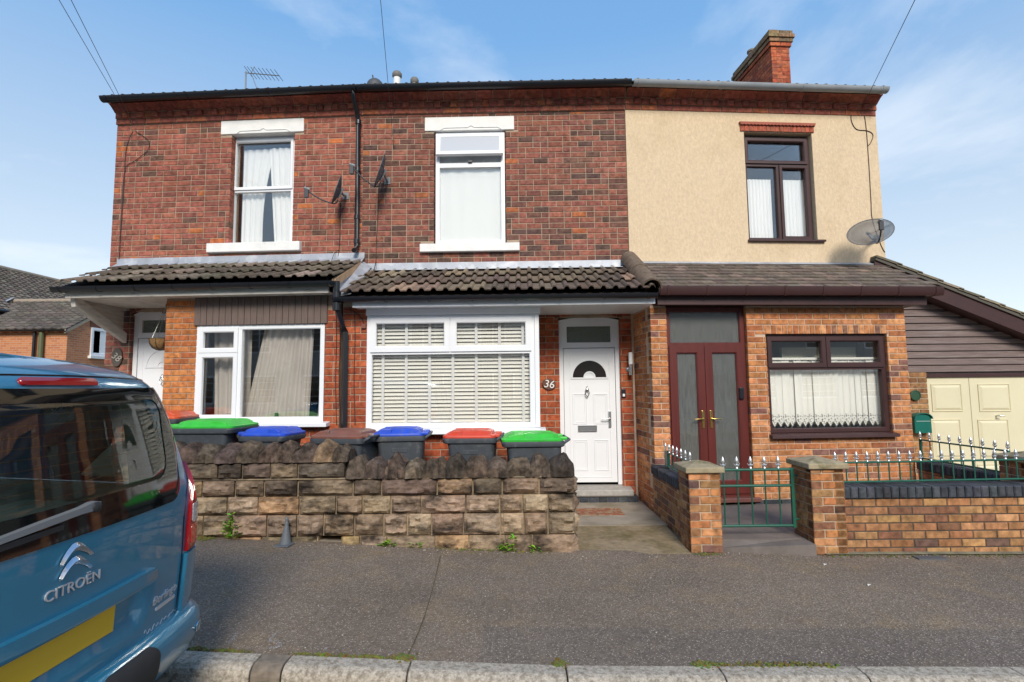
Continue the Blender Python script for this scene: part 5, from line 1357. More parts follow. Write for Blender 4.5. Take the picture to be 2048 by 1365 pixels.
def wheelie_bin(label, X, Y, zb, rz, W, D, H, col, cn, open_=0.0):
    """front at -y, hinge at +y"""
    B_ = empty('wheelie_bin', (X, Y, zb), rz, label=label, cat='wheelie bin', group='wheelie bins behind the stone wall')
    m_l = pmat('lid_' + cn, col, .45, vary=.14, vscale=9, dark=tuple(.55 * c + .07 for c in col), dscale=11, dlo=.52, dhi=.75, bump=.1, bscale=80)
    hw, hd = W / 2, D / 2; zr = H - .10
    loft([(.03, hw * .72, hd * .62, .04, 0, .03), (.06, hw * .74, hd * .64, .05, 0, .03), (zr - .12, hw * .90, hd * .84, .05, 0, .01), (zr - .115, hw * .90, hd * .84, .05, 0, .01), (zr, hw * .92, hd * .88, .05, 0, 0)]).build('body', m_bin, B_, smooth=35)
    loft([(zr - .055, hw * .94, hd * .92, .05, 0, 0), (zr - .045, hw * .985, hd * .98, .06, 0, -.005), (zr - .008, hw, hd, .06, 0, -.01), (zr + .006, hw * .985, hd * .985, .06, 0, -.01)]).build('rim', m_bin, B_, smooth=35)
    T = Matrix.Translation((0, hd * .86, zr + .008)) @ Matrix.Rotation(-open_, 4, 'X') @ Matrix.Translation((0, -hd * .86, 0))
    lid = loft([(0, hw * .96, hd * .965, .06, 0, -.015), (.020, hw * .975, hd * .98, .07, 0, -.015), (.030, hw * .95, hd * .95, .07, 0, -.015), (.034, hw * .88, hd * .88, .07, 0, -.02), (.062, hw * .78, hd * .80, .08, 0, -.0), (.078, hw * .66, hd * .66, .08, 0, .0), (.086, hw * .45, hd * .4, .06, 0, .0)]).build('lid', m_l, B_, smooth=45, M=T)
    # grip at the free edge, on both sides, and the hinge lugs
    for k in range(3):
        MB().box(-hw * .5 + hw * .5 * k - .012, -hw * .5 + hw * .5 * k + .012, -hd * .62, hd * .62, .07, .0895 - .012 * abs(k - 1)).build('rib', m_l, lid, bevel=.004)
    for s in (-1, 1):
        MB().extr([(-hd * .80, .012), (-hd * .80, .050), (-hd * .62, .076), (-hd * .30, .080), (-hd * .30, .03)], s * hw * .80 - .02, s * hw * .80 + .02, 'x').build('grip', m_l, lid, bevel=.008)
        MB().box(s * hw * .6 - .035, s * hw * .6 + .035, hd * .82, hd * 1.08, .002, .04).build('lug', m_l, lid, bevel=.01)
    hb2 = MB(); hb2.tube([(-hw * .75, hd * .95, zr - .02), (-hw * .72, hd * 1.13, zr + .02), (hw * .72, hd * 1.13, zr + .02), (hw * .75, hd * .95, zr - .02)], .016, 8); hb2.build('handle', m_bin, B_, smooth=50)
    for s in (-1, 1):
        MB().lathe([(0, -.025), (.09, -.025), (.10, -.015), (.10, .015), (.09, .025), (0, .025)], (0, 0, 0), 18, Matrix.Translation((s * hw * .80, hd * .68, .10)) @ Matrix.Rotation(math.pi / 2, 4, 'Y')).build('wheel', m_tyre, B_, smooth=40)
    MB().tube([(-hw * .8, hd * .68, .10), (hw * .8, hd * .68, .10)], .012, 8).build('axle', m_steel, B_)
    for s in (-1, 1):
        MB().box(s * hw * .86 - .012, s * hw * .86 + .012, -hd * .3, hd * .3, zr - .17, zr - .12).build('side_rib', m_bin, B_, bevel=.004)
    return B_
def binx(u0, u1, v, Y): return (at(u0, v, Y).x + at(u1, v, Y).x) / 2
G, Bl, Rd, Br = (.045, .50, .05), (.02, .075, .52), (.62, .060, .028), (.21, .085, .060)
hp = math.pi / 2
wheelie_bin('grey wheelie bin with green lid beside the white front door', binx(1003, 1125, 885, 6.05), 6.05, zg(.3), -hp + .05, .58, .68, 1.07, G, 'green')
wheelie_bin('grey wheelie bin with red lid in front of the white bay window', binx(890, 1000, 885, 6.15), 6.15, zg(-.4), -hp - .04, .50, .60, 1.07, Rd, 'red')
wheelie_bin('grey wheelie bin with blue lid in front of the white bay window', binx(748, 858, 885, 6.15), 6.15, zg(-1.2), -hp + .10, .48, .58, 1.06, Bl, 'blue')
wheelie_bin('grey wheelie bin with brown lid at the foot of the black downpipe', binx(640, 752, 880, 5.95), 5.95, zg(-1.8) - .03, -hp - .22, .54, .62, 1.06, Br, 'brown')
wheelie_bin('grey wheelie bin with blue lid under the end of the left bay sill', binx(490, 600, 865, 6.0), 6.0, zg(-2.6) - .035, hp - .18, .48, .56, 1.05, Bl, 'blue')
wheelie_bin('grey wheelie bin with green lid beside another green-edged red one behind the stone wall', binx(362, 500, 860, 6.05), 6.05, zg(-3.3) - .03, hp - .10, .58, .72, 1.10, G, 'green')
wheelie_bin('wheelie bin with orange red lid half hidden at the brick pier of the left bay', binx(296, 376, 850, 6.50), 6.50, zg(-3.9) - .0, hp, .50, .50, 1.12, (.62, .085, .025), 'orange')
# small pale label moulded on the left green bin
me = text_mb('BLUE', .03, .001)
bpy.data.meshes.remove(me)

# ================================================================ small things on the pavement
def leaf_clump(name, label, C, h, n, spread, m, upright=.7, size=.03, group=None):
    mb = MB(); r = random.Random(sum(ord(c_) * (i_ + 1) for i_, c_ in enumerate(label)))
    for k in range(n):
        a = r.uniform(0, 6.283); t = r.random(); rr = spread * t
        z = h * r.random() * (1 - .5 * t) if upright > .5 else h * r.random()
        base = Vector((rr * math.cos(a), rr * math.sin(a) * .5, z)); d = Vector((math.cos(a), math.sin(a), r.uniform(.1, upright))).normalized()
        L = size * r.uniform(.7, 1.5); sd = d.cross(Vector((0, 0, 1))).normalized() * L * .32
        tip = base + d * L; mid_ = base + d * L * .5 + Vector((0, 0, L * .12))
        mb.cur = tuple(c * r.uniform(.6, 1.35) for c in m)
        mb.add([base, mid_ + sd, tip, mid_ - sd], [(0, 1, 2), (0, 2, 3)])
    o = mb.build(name, pmat('leaf_green', src='attr', rough=.6, vary=.15, vscale=60), None, fix=False, label=label, cat='weed', group=group); o.location = C
    return o
LG = (.20, .38, .035)
def wallfoot(u, Y=5.235): 
    x = at(u, 1090, Y).x; return Vector((x, Y, zg(x)))
leaf_clump('weed', 'tall bright green leafy weed at the foot of the stone wall beside the blue car', wallfoot(462), .24, 130, .075, LG, size=.042)
for u, n, h, lab in ((779, 50, .05, 'low green weed below the black hole in the wall base'), (833, 30, .04, 'small yellowish weed tuft at the wall base left of the pavement crack'), (1010, 55, .06, 'broad-leaved green weed at the wall base right of the pavement crack'), (1028, 24, .035, 'small clover-like weed sprig next to the broad-leaved weed'), (1072, 18, .04, 'tiny green sprig at the wall base close to the path')):
    leaf_clump('weed', lab, wallfoot(u), h, n, .07, LG, upright=.4, size=.04)
qq = at(1026, 1082, 5.24); leaf_clump('weed', 'little green sprig growing from a joint of the stone wall', qq, .05, 16, .03, LG, size=.03)
# moss lines
mo = MB(); r_ = random.Random(5)
def moss_line(P0, P1, n, wd):
    for k in range(n):
        t = r_.random(); p = P0.lerp(P1, t); p = p + Vector((r_.gauss(0, .02), r_.gauss(0, wd * 1.6), 0)); p.z = zg(p.x) + .003
        s = r_.uniform(.003, .010) * (.4 + 1.2 * abs(mnoise.noise(Vector((p.x * 7, p.y, 0))))) * 1.6 ; a = r_.random() * 3
        mo.cur = tuple(c * r_.uniform(.5, 1.4) for c in (.13, .125, .025))
        mo.lathe([(s, 0), (s * .8, s * .5), (0, s * .8)], (p.x, p.y, p.z), 5)
kb = lambda u: Vector((at(u, 1318, 3.16).x, 3.165, 0))
moss_line(kb(330), kb(500), 260, .006); moss_line(kb(580), kb(815), 240, .006); moss_line(kb(800), kb(822), 90, .012); moss_line(kb(1115), kb(1125), 60, .015); moss_line(kb(1390), kb(1430), 120, .012); moss_line(kb(1430), kb(1660), 260, .010)
moss_line(wallfoot(385), wallfoot(430), 160, .02); moss_line(wallfoot(870), wallfoot(1100), 220, .02); moss_line(Vector((at(1640, 1100, 5.12).x, 5.13, 0)), Vector((at(2040, 1105, 5.12).x, 5.13, 0)), 320, .02); moss_line(wallfoot(1390, 5.17), wallfoot(1445, 5.17), 90, .015)
mo.build('moss', pmat('moss_tuft', src='attr', rough=.95), None, kind='stuff', fix=False)
# grit and chips on the pavement
gr = MB(); 
for k in range(420):
    x = r_.uniform(-2.2, 4.6); y = r_.choice((r_.uniform(5.05, 5.24), r_.uniform(3.2, 5.2), 5.24 - abs(r_.gauss(0, .06)))); s = r_.uniform(.002, .006); c = r_.uniform(.2, .5); gr.cur = (c, c * .9, c * .75)
    gr.lathe([(s, 0), (s * .7, s * .8), (0, s)], (x, y, zg(x)), 5)
gr.build('grit', pmat('grit', src='attr', rough=.9), None, kind='stuff', fix=False)
# grey conical cover standing against the wall
cw = atz(558, 1098, zg(-2.2)); 
cn = empty('pipe_boot', (cw.x, 5.13, zg(cw.x)), 0, label='grey plastic cone-shaped boot on a flat foot against the stone wall', cat='cone')
m_boot = pmat('boot_grey', (.13, .14, .15), .6, vary=.2)
MB().lathe([(.052, .01), (.050, .02), (.034, .10), (.020, .17), (.018, .18), (.020, .185), (.017, .20), (.013, .225), (.016, .23), (.010, .245), (0, .25)], (0, .02, 0), 16).build('cone', m_boot, cn, smooth=45, M=Matrix.Rotation(rad(-4), 4, 'X'))
MB().extr([(-.085, -.06), (.06, -.075), (.075, .05), (-.05, .07)], .0, .012, 'z').build('foot', m_boot, cn, bevel=.004)
# broken hole at the wall foot
hx_ = wallfoot(655).x
# thin slab standing for the worn red paint patch before the step
mt = MB().box(.62, 1.34, 6.62, 6.98, .056, .062).build('paint_patch', pmat('worn_red_paint', (.30, .10, .05), .95, vary=.5, vscale=40, bump=.6, bscale=120, dark=(.33, .24, .14), dscale=14, dlo=.48, dhi=.56), None, label='worn red speckled paint patch on the path below the doorstep', cat='mat')
# inspection cover by the right wall
ic = atz(1860, 1119, .0); MB().box(-.13, .13, -.045, .045, 0, .012).build('stopcock_cover', pmat('cover_iron', (.10, .105, .11), .6, bump=.3), None, label='small grey iron water cover in the pavement by the right brick wall', cat='cover', M=Matrix.Translation((ic.x, ic.y, zg(ic.x))))
# fallen white petal/leaf scraps
for u, v, lab in ((1648, 1131, 'white scrap of litter on the pavement before the gate pillar'), (1736, 1172, 'pale leaf scrap lying in the middle of the right pavement')):
    p = atz(u, v, .02); MB().add([(0, 0, 0), (.03, .008, .006), (.045, .03, .002), (.01, .025, .008)], [(0, 1, 2, 3)]).build('litter', pmat('paper', (.6, .58, .52), .8), None, label=lab, cat='litter', M=Matrix.Translation((p.x, p.y, zg(p.x) + .003)), fix=False)
# faint chalk marks
m_chalk = bpy.data.materials.new('chalk'); m_chalk.use_nodes = True; N, K = nodes(m_chalk); b = N['Principled BSDF']; b.inputs['Base Color'].default_value = (.55, .57, .60, 1); b.inputs['Roughness'].default_value = .95
g_ = N.new('ShaderNodeNewGeometry'); n_ = N.new('ShaderNodeTexNoise'); n_.inputs['Scale'].default_value = 130; K.new(g_.outputs['Position'], n_.inputs['Vector']); r2 = N.new('ShaderNodeMapRange'); K.new(n_.outputs['Fac'], r2.inputs[0]); r2.inputs[1].default_value = .46; r2.inputs[2].default_value = .62; r2.inputs[4].default_value = .55; K.new(r2.outputs[0], b.inputs['Alpha'])
ck_ = MB()
def chalk(pts, wd=.008):
    P = [atz(u, v, zg(-1.4) + .004) for u, v in pts]
    for a, b2 in zip(P, P[1:]):
        d = (b2 - a); nn = Vector((-d.y, d.x, 0)).normalized() * wd
        for q in (a, b2): q.z = zg(q.x) + .004
        ck_.quad(a - nn, b2 - nn, b2 + nn, a + nn)
chalk([(456, 1292), (464, 1283), (475, 1271)]); chalk([(552, 1268), (543, 1276), (540, 1284), (556, 1281), (562, 1287), (554, 1296), (532, 1296)]); chalk([(650, 1294), (655, 1288)]); chalk([(642, 1303), (655, 1300)])
ck_.build('chalk_marks', m_chalk, None, fix=False, kind='structure')

# ================================================================ garage to the right
FGy = 7.85
GR = empty('garage', (5.6, FGy, 0), 0, label='garage with brown boarded gable and cream panelled door beside the end house', cat='garage')
def gp(u, v, y=FGy): p = at(u, v, y); return p.x - 5.6, p.z
m_clad = pmat('brown_cladding', (.185, .135, .124), .5, vary=.3, vscale=14, stretch=(.3, 1, 6), dark=(.27, .22, .21), dscale=5, dlo=.52, dhi=.75)
va = gp(1776, 521, 7.65); vb_ = gp(2048, 629, 7.65); sl_ = (vb_[1] - va[1]) / (vb_[0] - va[0])
vz = lambda x: va[1] + sl_ * (x - va[0])
zd = gp(1950, 748)[1]
bh = .103; z = zd + .03; k = 0
cl_ = MB().extr([(-.5, zd), (3.6, zd), (3.6, max(zd + .02, vz(3.6) - .2)), (-.5, vz(-.5) - .15)], .05, .1, 'y').build('gable', m_clad, GR)
while z < 3.1:
    xe = (z + bh + .17 - va[1]) / sl_ + va[0]; xe2 = (z + .17 - va[1]) / sl_ + va[0]
    xe, xe2 = min(xe, 3.6), min(xe2, 3.6)
    if xe2 < -.3: break
    mb = MB(); x0_ = -.5
    pr = [(.05, 0), (.012, 0), (.006, .006), (.006, bh * .62), (.030, bh * .80), (.032, bh - .004), (.05, bh - .004)]
    vs = []
    for p, q in pr: vs.append((x0_, p, z + q))
    for p, q in pr: vs.append((xe2 + (xe - xe2) * q / bh, p, z + q))
    n = len(pr); mb.add(vs, [(i, (i + 1) % n, n + (i + 1) % n, n + i) for i in range(n)] + [tuple(range(n)), tuple(range(n, 2 * n))]); mb.build('board', m_clad, cl_)
    z += bh
x0_, x1_ = -.35, 3.7
mb = MB(); mb.extr([(x0_, vz(x0_) - .085), (x1_, vz(x1_) - .085), (x1_, vz(x1_) - .30), (x0_, vz(x0_) - .30)], -.21, -.185, 'y'); mb.build('bargeboard', m_brown, GR, bevel=.004)
mb = MB(); mb.extr([(x0_, vz(x0_) - .30), (x1_, vz(x1_) - .30), (x1_, vz(x1_) - .285), (x0_, vz(x0_) - .285)], -.185, .05, 'y'); mb.build('soffit', m_brown, GR)
rf = MB().extr([(x0_, vz(x0_) - .045), (x1_, vz(x1_) - .045), (x1_, vz(x1_) - .085), (x0_, vz(x0_) - .085)], -.235, 5, 'y').build('roof', pmat('garage_felt', (.10, .09, .075), .9), GR)
ang = math.atan(sl_); Lc = .31; nT = int((x1_ - x0_) / math.cos(ang) / Lc) + 1
for k in range(nT):
    for j in range(3):
        wj = (.33, 1.0, 3.6)[j]; yj = (-.25, .082, 1.084)[j]
        if j and k: continue
        mb = MB().box(0, Lc * 1.25 if j == 0 else (x1_ - x0_) / math.cos(ang), 0, wj - .004, 0, .030 if j == 0 else .02)
        M = Matrix.Translation((x0_ + k * Lc * math.cos(ang), yj, vz(x0_ + k * Lc * math.cos(ang)) - .046)) @ Matrix.Rotation(-ang - (.05 if j == 0 else 0), 4, 'Y')
        link('tile' if j == 0 else 'roof_slope', mb.mesh('tile', m_tile), rf, M=M, color=pick([((.20, .175, .12), 3), ((.16, .14, .10), 3), ((.25, .20, .15), 1)]))
m_cream = pmat('cream_paint', (.70, .64, .44), .45, vary=.04, vscale=3)
dx0_ = gp(1853, 800)[0]
mb = MB().box(dx0_, 3.6, .03, .06, -.1, zd - .01); GD = mb.build('garage_door', m_cream, GR)
mb = MB().box(dx0_ - .02, 3.6, .0, .03, zd - .045, zd + .005).build('door_head', m_brown, GR)
def gpanel(u0, v0, u1, v1):
    a = gp(u0, v0); b = gp(u1, v1); x0, x1, z0, z1 = a[0], b[0], b[1], a[1]
    mb = MB(); frame_bars(mb, x0, x1, z0, z1, .018, .032, .012, ch=.006)
    i = .05; vs = [(x0 + .012, .029, z0 + .012), (x1 - .012, .029, z0 + .012), (x1 - .012, .029, z1 - .012), (x0 + .012, .029, z1 - .012), (x0 + i, .012, z0 + i), (x1 - i, .012, z0 + i), (x1 - i, .012, z1 - i), (x0 + i, .012, z1 - i)]
    mb.add(vs, [(0, 1, 5, 4), (1, 2, 6, 5), (2, 3, 7, 6), (3, 0, 4, 7), (4, 5, 6, 7)]); mb.build('panel', m_cream, GD, fix=False)
for (u0, u1) in ((1864, 1929), (1958, 2026), (2056, 2122)):
    for (v0, v1) in ((769, 823), (840, 918)): gpanel(u0, v0, u1, v1)
for (u0, u1) in ((1864, 1929), (1958, 2026)): gpanel(u0, 930, u1, 985)
hq = gp(1996, 832); MB().tube([(hq[0], .03, hq[1]), (hq[0], -.04, hq[1]), (hq[0] + .05, -.045, hq[1])], .011, 8).build('handle', m_steel, GD, smooth=50)
for xx in (gp(1944, 800)[0],): MB().box(xx - .003, xx + .003, .026, .034, 0, zd - .02).build('door_joint', pmat('joint_shadow', (.35, .31, .22), .6), GD)
# brick pier of the garage
ga_, gb_ = gp(1812, 760, 7.75), gp(1852, 744, 7.75)
GP = MB().box(ga_[0] - .05, gb_[0] - .008, -.10, .1, -.1, gb_[1] - .01).build('pier', m_gmortar, GR)
Bk = Bricks(GP, 200); Bk.lay(ga_[0] - .06, gb_[0], -.05, gb_[1], .0755, .225, P_GWALL, [], off=.108, bond='str'); Bk.done()
bw = MB().box(-.5, 3.6, 4.9, 5.0, 0, 1.7); bw.box(3.5, 3.6, .1, 4.9, 0, 1.7); bw.build('rear_wall', m_room, GR)
# green post box and plaque on the pier
pa = at(1822, 828, 7.70); pb = at(1858, 866, 7.70)
PB = empty('post_box', ((pa.x + pb.x) / 2, 7.74, pb.z), 0, label='green metal post box with hooded lid on the brick garage pier', cat='post box')
Wp, Hp = pb.x - pa.x, pa.z - pb.z
m_pbx = pmat('post_green', (.008, .13, .10), .35, vary=.1)
prof = [(-Wp / 2, 0), (Wp / 2, 0), (Wp / 2, Hp * .78)] + [(Wp / 2 * math.cos(a), Hp * .78 + Hp * .25 * math.sin(a)) for a in [math.pi * k / 8 for k in range(1, 8)]] + [(-Wp / 2, Hp * .78)]
MB().extr(prof, -.10, 0, 'y').build('case', m_pbx, PB, bevel=.004)
MB().extr([(-Wp / 2 - .012, Hp * .74)] + [((Wp / 2 + .012) * math.cos(a), Hp * .76 + Hp * .30 * math.sin(a)) for a in [math.pi - math.pi * k / 8 for k in range(0, 9)]] + [(Wp / 2 + .012, Hp * .74)] + [((Wp / 2 + .002) * math.cos(a), Hp * .76 + Hp * .26 * math.sin(a)) for a in [math.pi * k / 8 for k in range(0, 9)]], -.125, -.0, 'y').build('hood', m_pbx, PB)
MB().box(-Wp * .42, Wp * .42, -.108, -.098, Hp * .60, Hp * .64).build('slot', pmat('slot_light', (.25, .36, .33), .4), PB)
pq = at(1830, 791, 7.73); MB().lathe([(0, 0), (.075, 0), (.075, -.012), (.062, -.014), (.062, -.008), (0, -.008)], (0, 0, 0), 20, Matrix.Rotation(-math.pi / 2, 4, 'X')).build('round_plaque', pmat('plaque_green', (.02, .07, .035), .5), None, label='small round green plaque on the garage pier above the post box', cat='plaque', M=Matrix.Translation((pq.x, 7.725, pq.z)) @ Matrix.Scale(1, 4), smooth=40)

# ================================================================ houses beyond, on the left
m_bwall = pmat('far_brick', (.36, .125, .055), .9, vary=.0)
def far_brick():
    m = bpy.data.materials.new('far_brickwork'); m.use_nodes = True; N, K = nodes(m); b = N['Principled BSDF']; b.inputs['Roughness'].default_value = .9
    t = N.new('ShaderNodeUVMap'); br = N.new('ShaderNodeTexBrick'); K.new(t.outputs[0], br.inputs['Vector']); br.inputs['Scale'].default_value = 1; br.inputs['Brick Width'].default_value = .225; br.inputs['Row Height'].default_value = .08; br.inputs['Mortar Size'].default_value = .007
    br.inputs['Color1'].default_value = (.55, .21, .085, 1); br.inputs['Color2'].default_value = (.40, .13, .06, 1); br.inputs['Mortar'].default_value = (.44, .33, .23, 1); br.inputs['Bias'].default_value = -.2  # brick tones brightened to stand in for sunlight on the gable
    n = N.new('ShaderNodeTexNoise'); n.inputs['Scale'].default_value = 1.4; n.inputs['Detail'].default_value = 6; K.new(t.outputs[0], n.inputs['Vector']); r = N.new('ShaderNodeMapRange'); K.new(n.outputs['Fac'], r.inputs[0]); r.inputs[1].default_value = .6; r.inputs[2].default_value = .75; r.inputs[4].default_value = .5
    mx = N.new('ShaderNodeMix'); mx.data_type = 'RGBA'; K.new(r.outputs[0], mx.inputs[0]); K.new(br.outputs['Color'], mx.inputs[6]); mx.inputs[7].default_value = (.48, .30, .19, 1); K.new(mx.outputs[2], b.inputs['Base Color'])
    return m
m_farb = far_brick()
def uvbox(o):
    me = o.data; uv = me.uv_layers.new(name='uv')
    for p in me.polygons:
        n = p.normal
        for li in p.loop_indices:
            v = me.vertices[me.loops[li].vertex_index].co
            uv.data[li].uv = (v.y if abs(n.x) > .6 else v.x, v.z)
T_FAR = [((.13, .108, .09), 5), ((.16, .135, .11), 3), ((.105, .088, .074), 3)]
BH = empty('brick_extension', (-15.8, 19, 0), 0, label='low orange brick rear extension with white gable window and black downpipe', cat='house', group='houses beyond the terrace')
ez, rzz = 3.84, 5.18
wmb = MB(); wmb.box(-3.9, 0, 0, .2, -.5, ez); wmb.box(-.2, 0, .2, 4.8, -.5, ez); wmb.extr([(0, ez), (4.8, ez), (2.4, rzz)], -.2, 0, 'x')
o = wmb.build('wall', m_farb, BH); uvbox(o)
ww0, ww1, wz0, wz1 = 20.05 - 19, 20.95 - 19, 1.6 + (782 - 712) * 20.5 / 1075, 1.6 + (782 - 656) * 20.5 / 1075
mb = MB(); frame_bars(mb, ww0, ww1, wz0, wz1, -.05, .05, .12, ch=.02)
WF = mb.build('window', m_upvc, BH, M=Matrix.Rotation(math.pi / 2, 4, 'Z'))
MB().box(ww0 + .1, ww1 - .1, .0, .01, wz0 + .1, wz1 - .1).build('pane', pmat('far_pane', (.22, .28, .36), .08), WF); MB().box(ww0 + .45, ww1 - .12, .012 - .03, -.012, wz0 + .12, wz1 - .12).build('net', m_net, WF)  # pale blue-grey puts a reflection into the pane's own colour
MB().box(ww0 - .08, ww1 + .08, -.12, .02, wz0 - .10, wz0).build('sill', m_wpaint, WF)
n = 9
for k in range(n):
    wv = (ww1 - ww0 + .1) / n; link('brick', MB().add(*brick_geo(wv - .015, .26, .05)).mesh('brick', m_brick), WF, M=Matrix.Translation((ww0 - .05 + k * wv, -.02, wz1 + .005)), color=pick([((.20, .08, .05), 3), ((.15, .065, .045), 2)]))
def tiled_slope(parent, name, P0, P1, up, rows, w_, pal, th=.05):
    """slope built course by course: each course a waved strip lapping the one below"""
    P0, P1, up = Vector(P0), Vector(P1), Vector(up); L = (P1 - P0).length; ex = (P1 - P0) / L; nrm = ex.cross(up).normalized()
    if nrm.z < 0: nrm = -nrm
    mb = MB(); n = int(L / w_) * 4
    for r in range(rows):
        a, b = up * (r / rows), up * ((r + 1.12) / rows)
        mb.cur = None
        vs = []; wv = [0, .010, .045, .010]
        for i in range(n + 1):
            q = P0 + ex * (L * i / n); h = wv[i % 4]
            vs += [q + a + nrm * (h + th), q + b + nrm * (h + .012), q + a + nrm * (h - .0)]
        b0 = len(mb.v); mb.v += [tuple(v) for v in vs]
        for i in range(n):
            c = pick(pal) if i % 4 == 0 else c
            for f in ((3 * i, 3 * i + 3, 3 * i + 4, 3 * i + 1), (3 * i + 2, 3 * i + 5, 3 * i + 3, 3 * i)):
                mb.f.append(tuple(b0 + q for q in f)); mb.c.append(c); mb.mi.append(0)
    return mb.build(name, m_tileA, parent, fix=False)
tiled_slope(BH, 'roof', (-4.1, -.15, ez - .05), (.08, -.15, ez - .05), (0, 2.55, rzz - ez + .08), 12, .30, T_FAR)
tiled_slope(BH, 'roof', (.08, 4.95, ez - .05), (-4.1, 4.95, ez - .05), (0, -2.55, rzz - ez + .08), 12, .30, T_FAR)
MB().tube([(-4.4, 2.4, rzz + .06), (.08, 2.4, rzz + .06)], .10, 10).build('ridge', pmat('ridge_clay', (.30, .24, .18), .9, vary=.2), BH)
mb = MB(); mb.extr([(-.15, ez - .06), (2.4, rzz + .02), (2.4, rzz - .12), (-.15, ez - .18)], .0, .06, 'x'); mb.build('verge', pmat('verge_stone', (.42, .33, .24), .9), BH)
g = MB(); half_gutter(g, -4.0, .1, -.20, ez - .05, .07); g.build('gutter', m_black, BH)
ux = lambda u: -(1018 - u) * 19 / 1075 + 15.8
MB().tube([(ux(63), -.10, ez - .1), (ux(63), -.10, 0)], .05, 8).build('downpipe', m_black, BH); MB().tube([(ux(78), -.12, 1.6 + (785 - 666) * 19 / 1075), (ux(78), -.12, 0)], .075, 8).build('soil_pipe', pmat('pipe_olive', (.10, .115, .05), .6), BH)
AH = empty('brick_house', (-19.5, 17, 0), 0, label='large brick house with long grey tiled roof rising behind the low extension', cat='house', group='houses beyond the terrace')
o = MB().box(-6, 0, 0, 16, -.5, 4.75).build('wall', m_farb, AH); uvbox(o)
tiled_slope(AH, 'roof', (.2, -.2, 4.62), (.2, 16.2, 4.62), (-3.2, 0, 2.4), 20, .30, T_FAR); tiled_slope(AH, 'roof', (-6.2, 16.2, 4.62), (-6.2, -.2, 4.62), (3.2, 0, 2.4), 20, .30, T_FAR)
MB().tube([(-3, -.2, 7.07), (-3, 16.2, 7.07)], .11, 10).build('ridge', pmat('ridge_clay', (.30, .24, .18), .9, vary=.2), AH)
g = MB(); g.tube([(.28, -.2, 4.66), (.28, 16, 4.66)], .07, 8); g.build('gutter', m_black, AH)
mb = MB(); mb.add([(-.02, 1.85, 4.0), (.10, 1.85, 4.0), (-.5, 4.4, 5.35), (-.62, 4.4, 5.35)], [(0, 1, 2, 3)]); mb.v = [(x, y, z + .06) for x, y, z in mb.v]; mb.build('flashing', m_lead, AH, fix=False)
# the side wall and yard behind the left house are closed by a plain brick return
# ================================================================ house across the street (seen in the reflections)
OH = empty('terrace_across_street', (0, -11.5, 0), 0, label='grey pebbledashed terrace across the street, seen reflected in the porch doors', cat='house')
m_peb = pmat('pebbledash', (.52, .50, .46), .95, vary=.12, vscale=8, bump=.5, bscale=80)
MB().box(-30, 30, -6, 0, -.3, 5.4).build('wall', m_peb, OH)
mb = MB(); mb.extr([(-6.3, 5.3), (.3, 5.3), (-3, 7.6)], -30.2, 30.2, 'x'); mb.build('roof', pmat('far_tile', (.09, .08, .07), .9), OH)
for xx in [-28 + 3.3 * k for k in range(18)]:
    for (z0, z1, ww) in ((.9, 2.3, 1.0), (3.4, 4.7, .62)):
        mb = MB(); frame_bars(mb, xx - ww, xx + ww, z0, z1, -.04, .04, .08); mb.box(xx - .03, xx + .03, -.03, .03, z0, z1)
        for q in range(1, 4): mb.box(xx - ww, xx + ww, -.02, .02, z0 + (z1 - z0) * q / 4 - .012, z0 + (z1 - z0) * q / 4 + .012)
        w_o = mb.build('window', m_upvc, OH); MB().box(xx - ww + .05, xx + ww - .05, .0, .012, z0 + .05, z1 - .05).build('pane', m_darkglass, w_o)
# ================================================================ parked car (only its tail is in the picture)
CARX, CARY = -1.65, 2.035
slope_ = math.atan2(zg(-4.5) - zg(-1.7), 2.8)
CAR = empty('parked_car', (CARX, CARY, zg(CARX) - .115), 0, label='metallic blue people carrier parked at the kerb with its tailgate to the street', cat='car')
CAR.rotation_euler = (Matrix.Rotation(math.pi, 4, 'Z') @ Matrix.Rotation(-slope_, 4, 'Y')).to_euler()
# local frame: x forward, y to the car's left, z up
def lerp_tab(tab, z):
    if z <= tab[0][0]: return tab[0][1]
    for (a, p), (b, q) in zip(tab, tab[1:]):
        if z <= b:
            t = (z - a) / (b - a); return p + (q - p) * t
    return tab[-1][1]
def smooth_tab(tab, z, e=.02): return (lerp_tab(tab, z - e) + lerp_tab(tab, z) * 2 + lerp_tab(tab, z + e)) / 4
T_W = [(.2, .84), (.35, .885), (.55, .908), (.80, .915), (1.02, .908), (1.10, .895), (1.40, .812), (1.50, .770), (1.57, .735), (1.62, .685), (1.66, .61), (1.685, .52), (1.70, .42)]
T_R = [(.2, .03), (.4, .0), (.75, .0), (1.00, .012), (1.10, .030), (1.40, .085), (1.52, .105), (1.59, .120), (1.63, .145), (1.66, .19), (1.685, .27), (1.70, .40)]
T_F = [(.2, 4.2), (.5, 4.33), (.80, 4.28), (.92, 4.15), (.98, 3.75), (1.02, 3.45), (1.10, 3.32), (1.50, 2.72), (1.60, 2.5), (1.66, 2.3), (1.70, 2.0)]
T_C = [(.2, .14), (.6, .115), (1.0, .12), (1.25, .17), (1.35, .20), (1.5, .24), (1.62, .28), (1.70, .25)]
def dent(y, z):       # scoop for the number plate
    fy = max(0, min(1, (.47 - abs(y) + .35 * (z - .70)) / .05)); fz = max(0, min(1, (z - .535) / .09)) * max(0, min(1, (.735 - z) / .025))
    return .042 * (fy * fy * (3 - 2 * fy)) * (fz * fz * (3 - 2 * fz))
def rear(y, z):       # x of the tail surface at lateral y (inside the straight part)
    w_ = smooth_tab(T_W, z)
    return smooth_tab(T_R, z) + .075 * (abs(y) / w_) ** 2.2
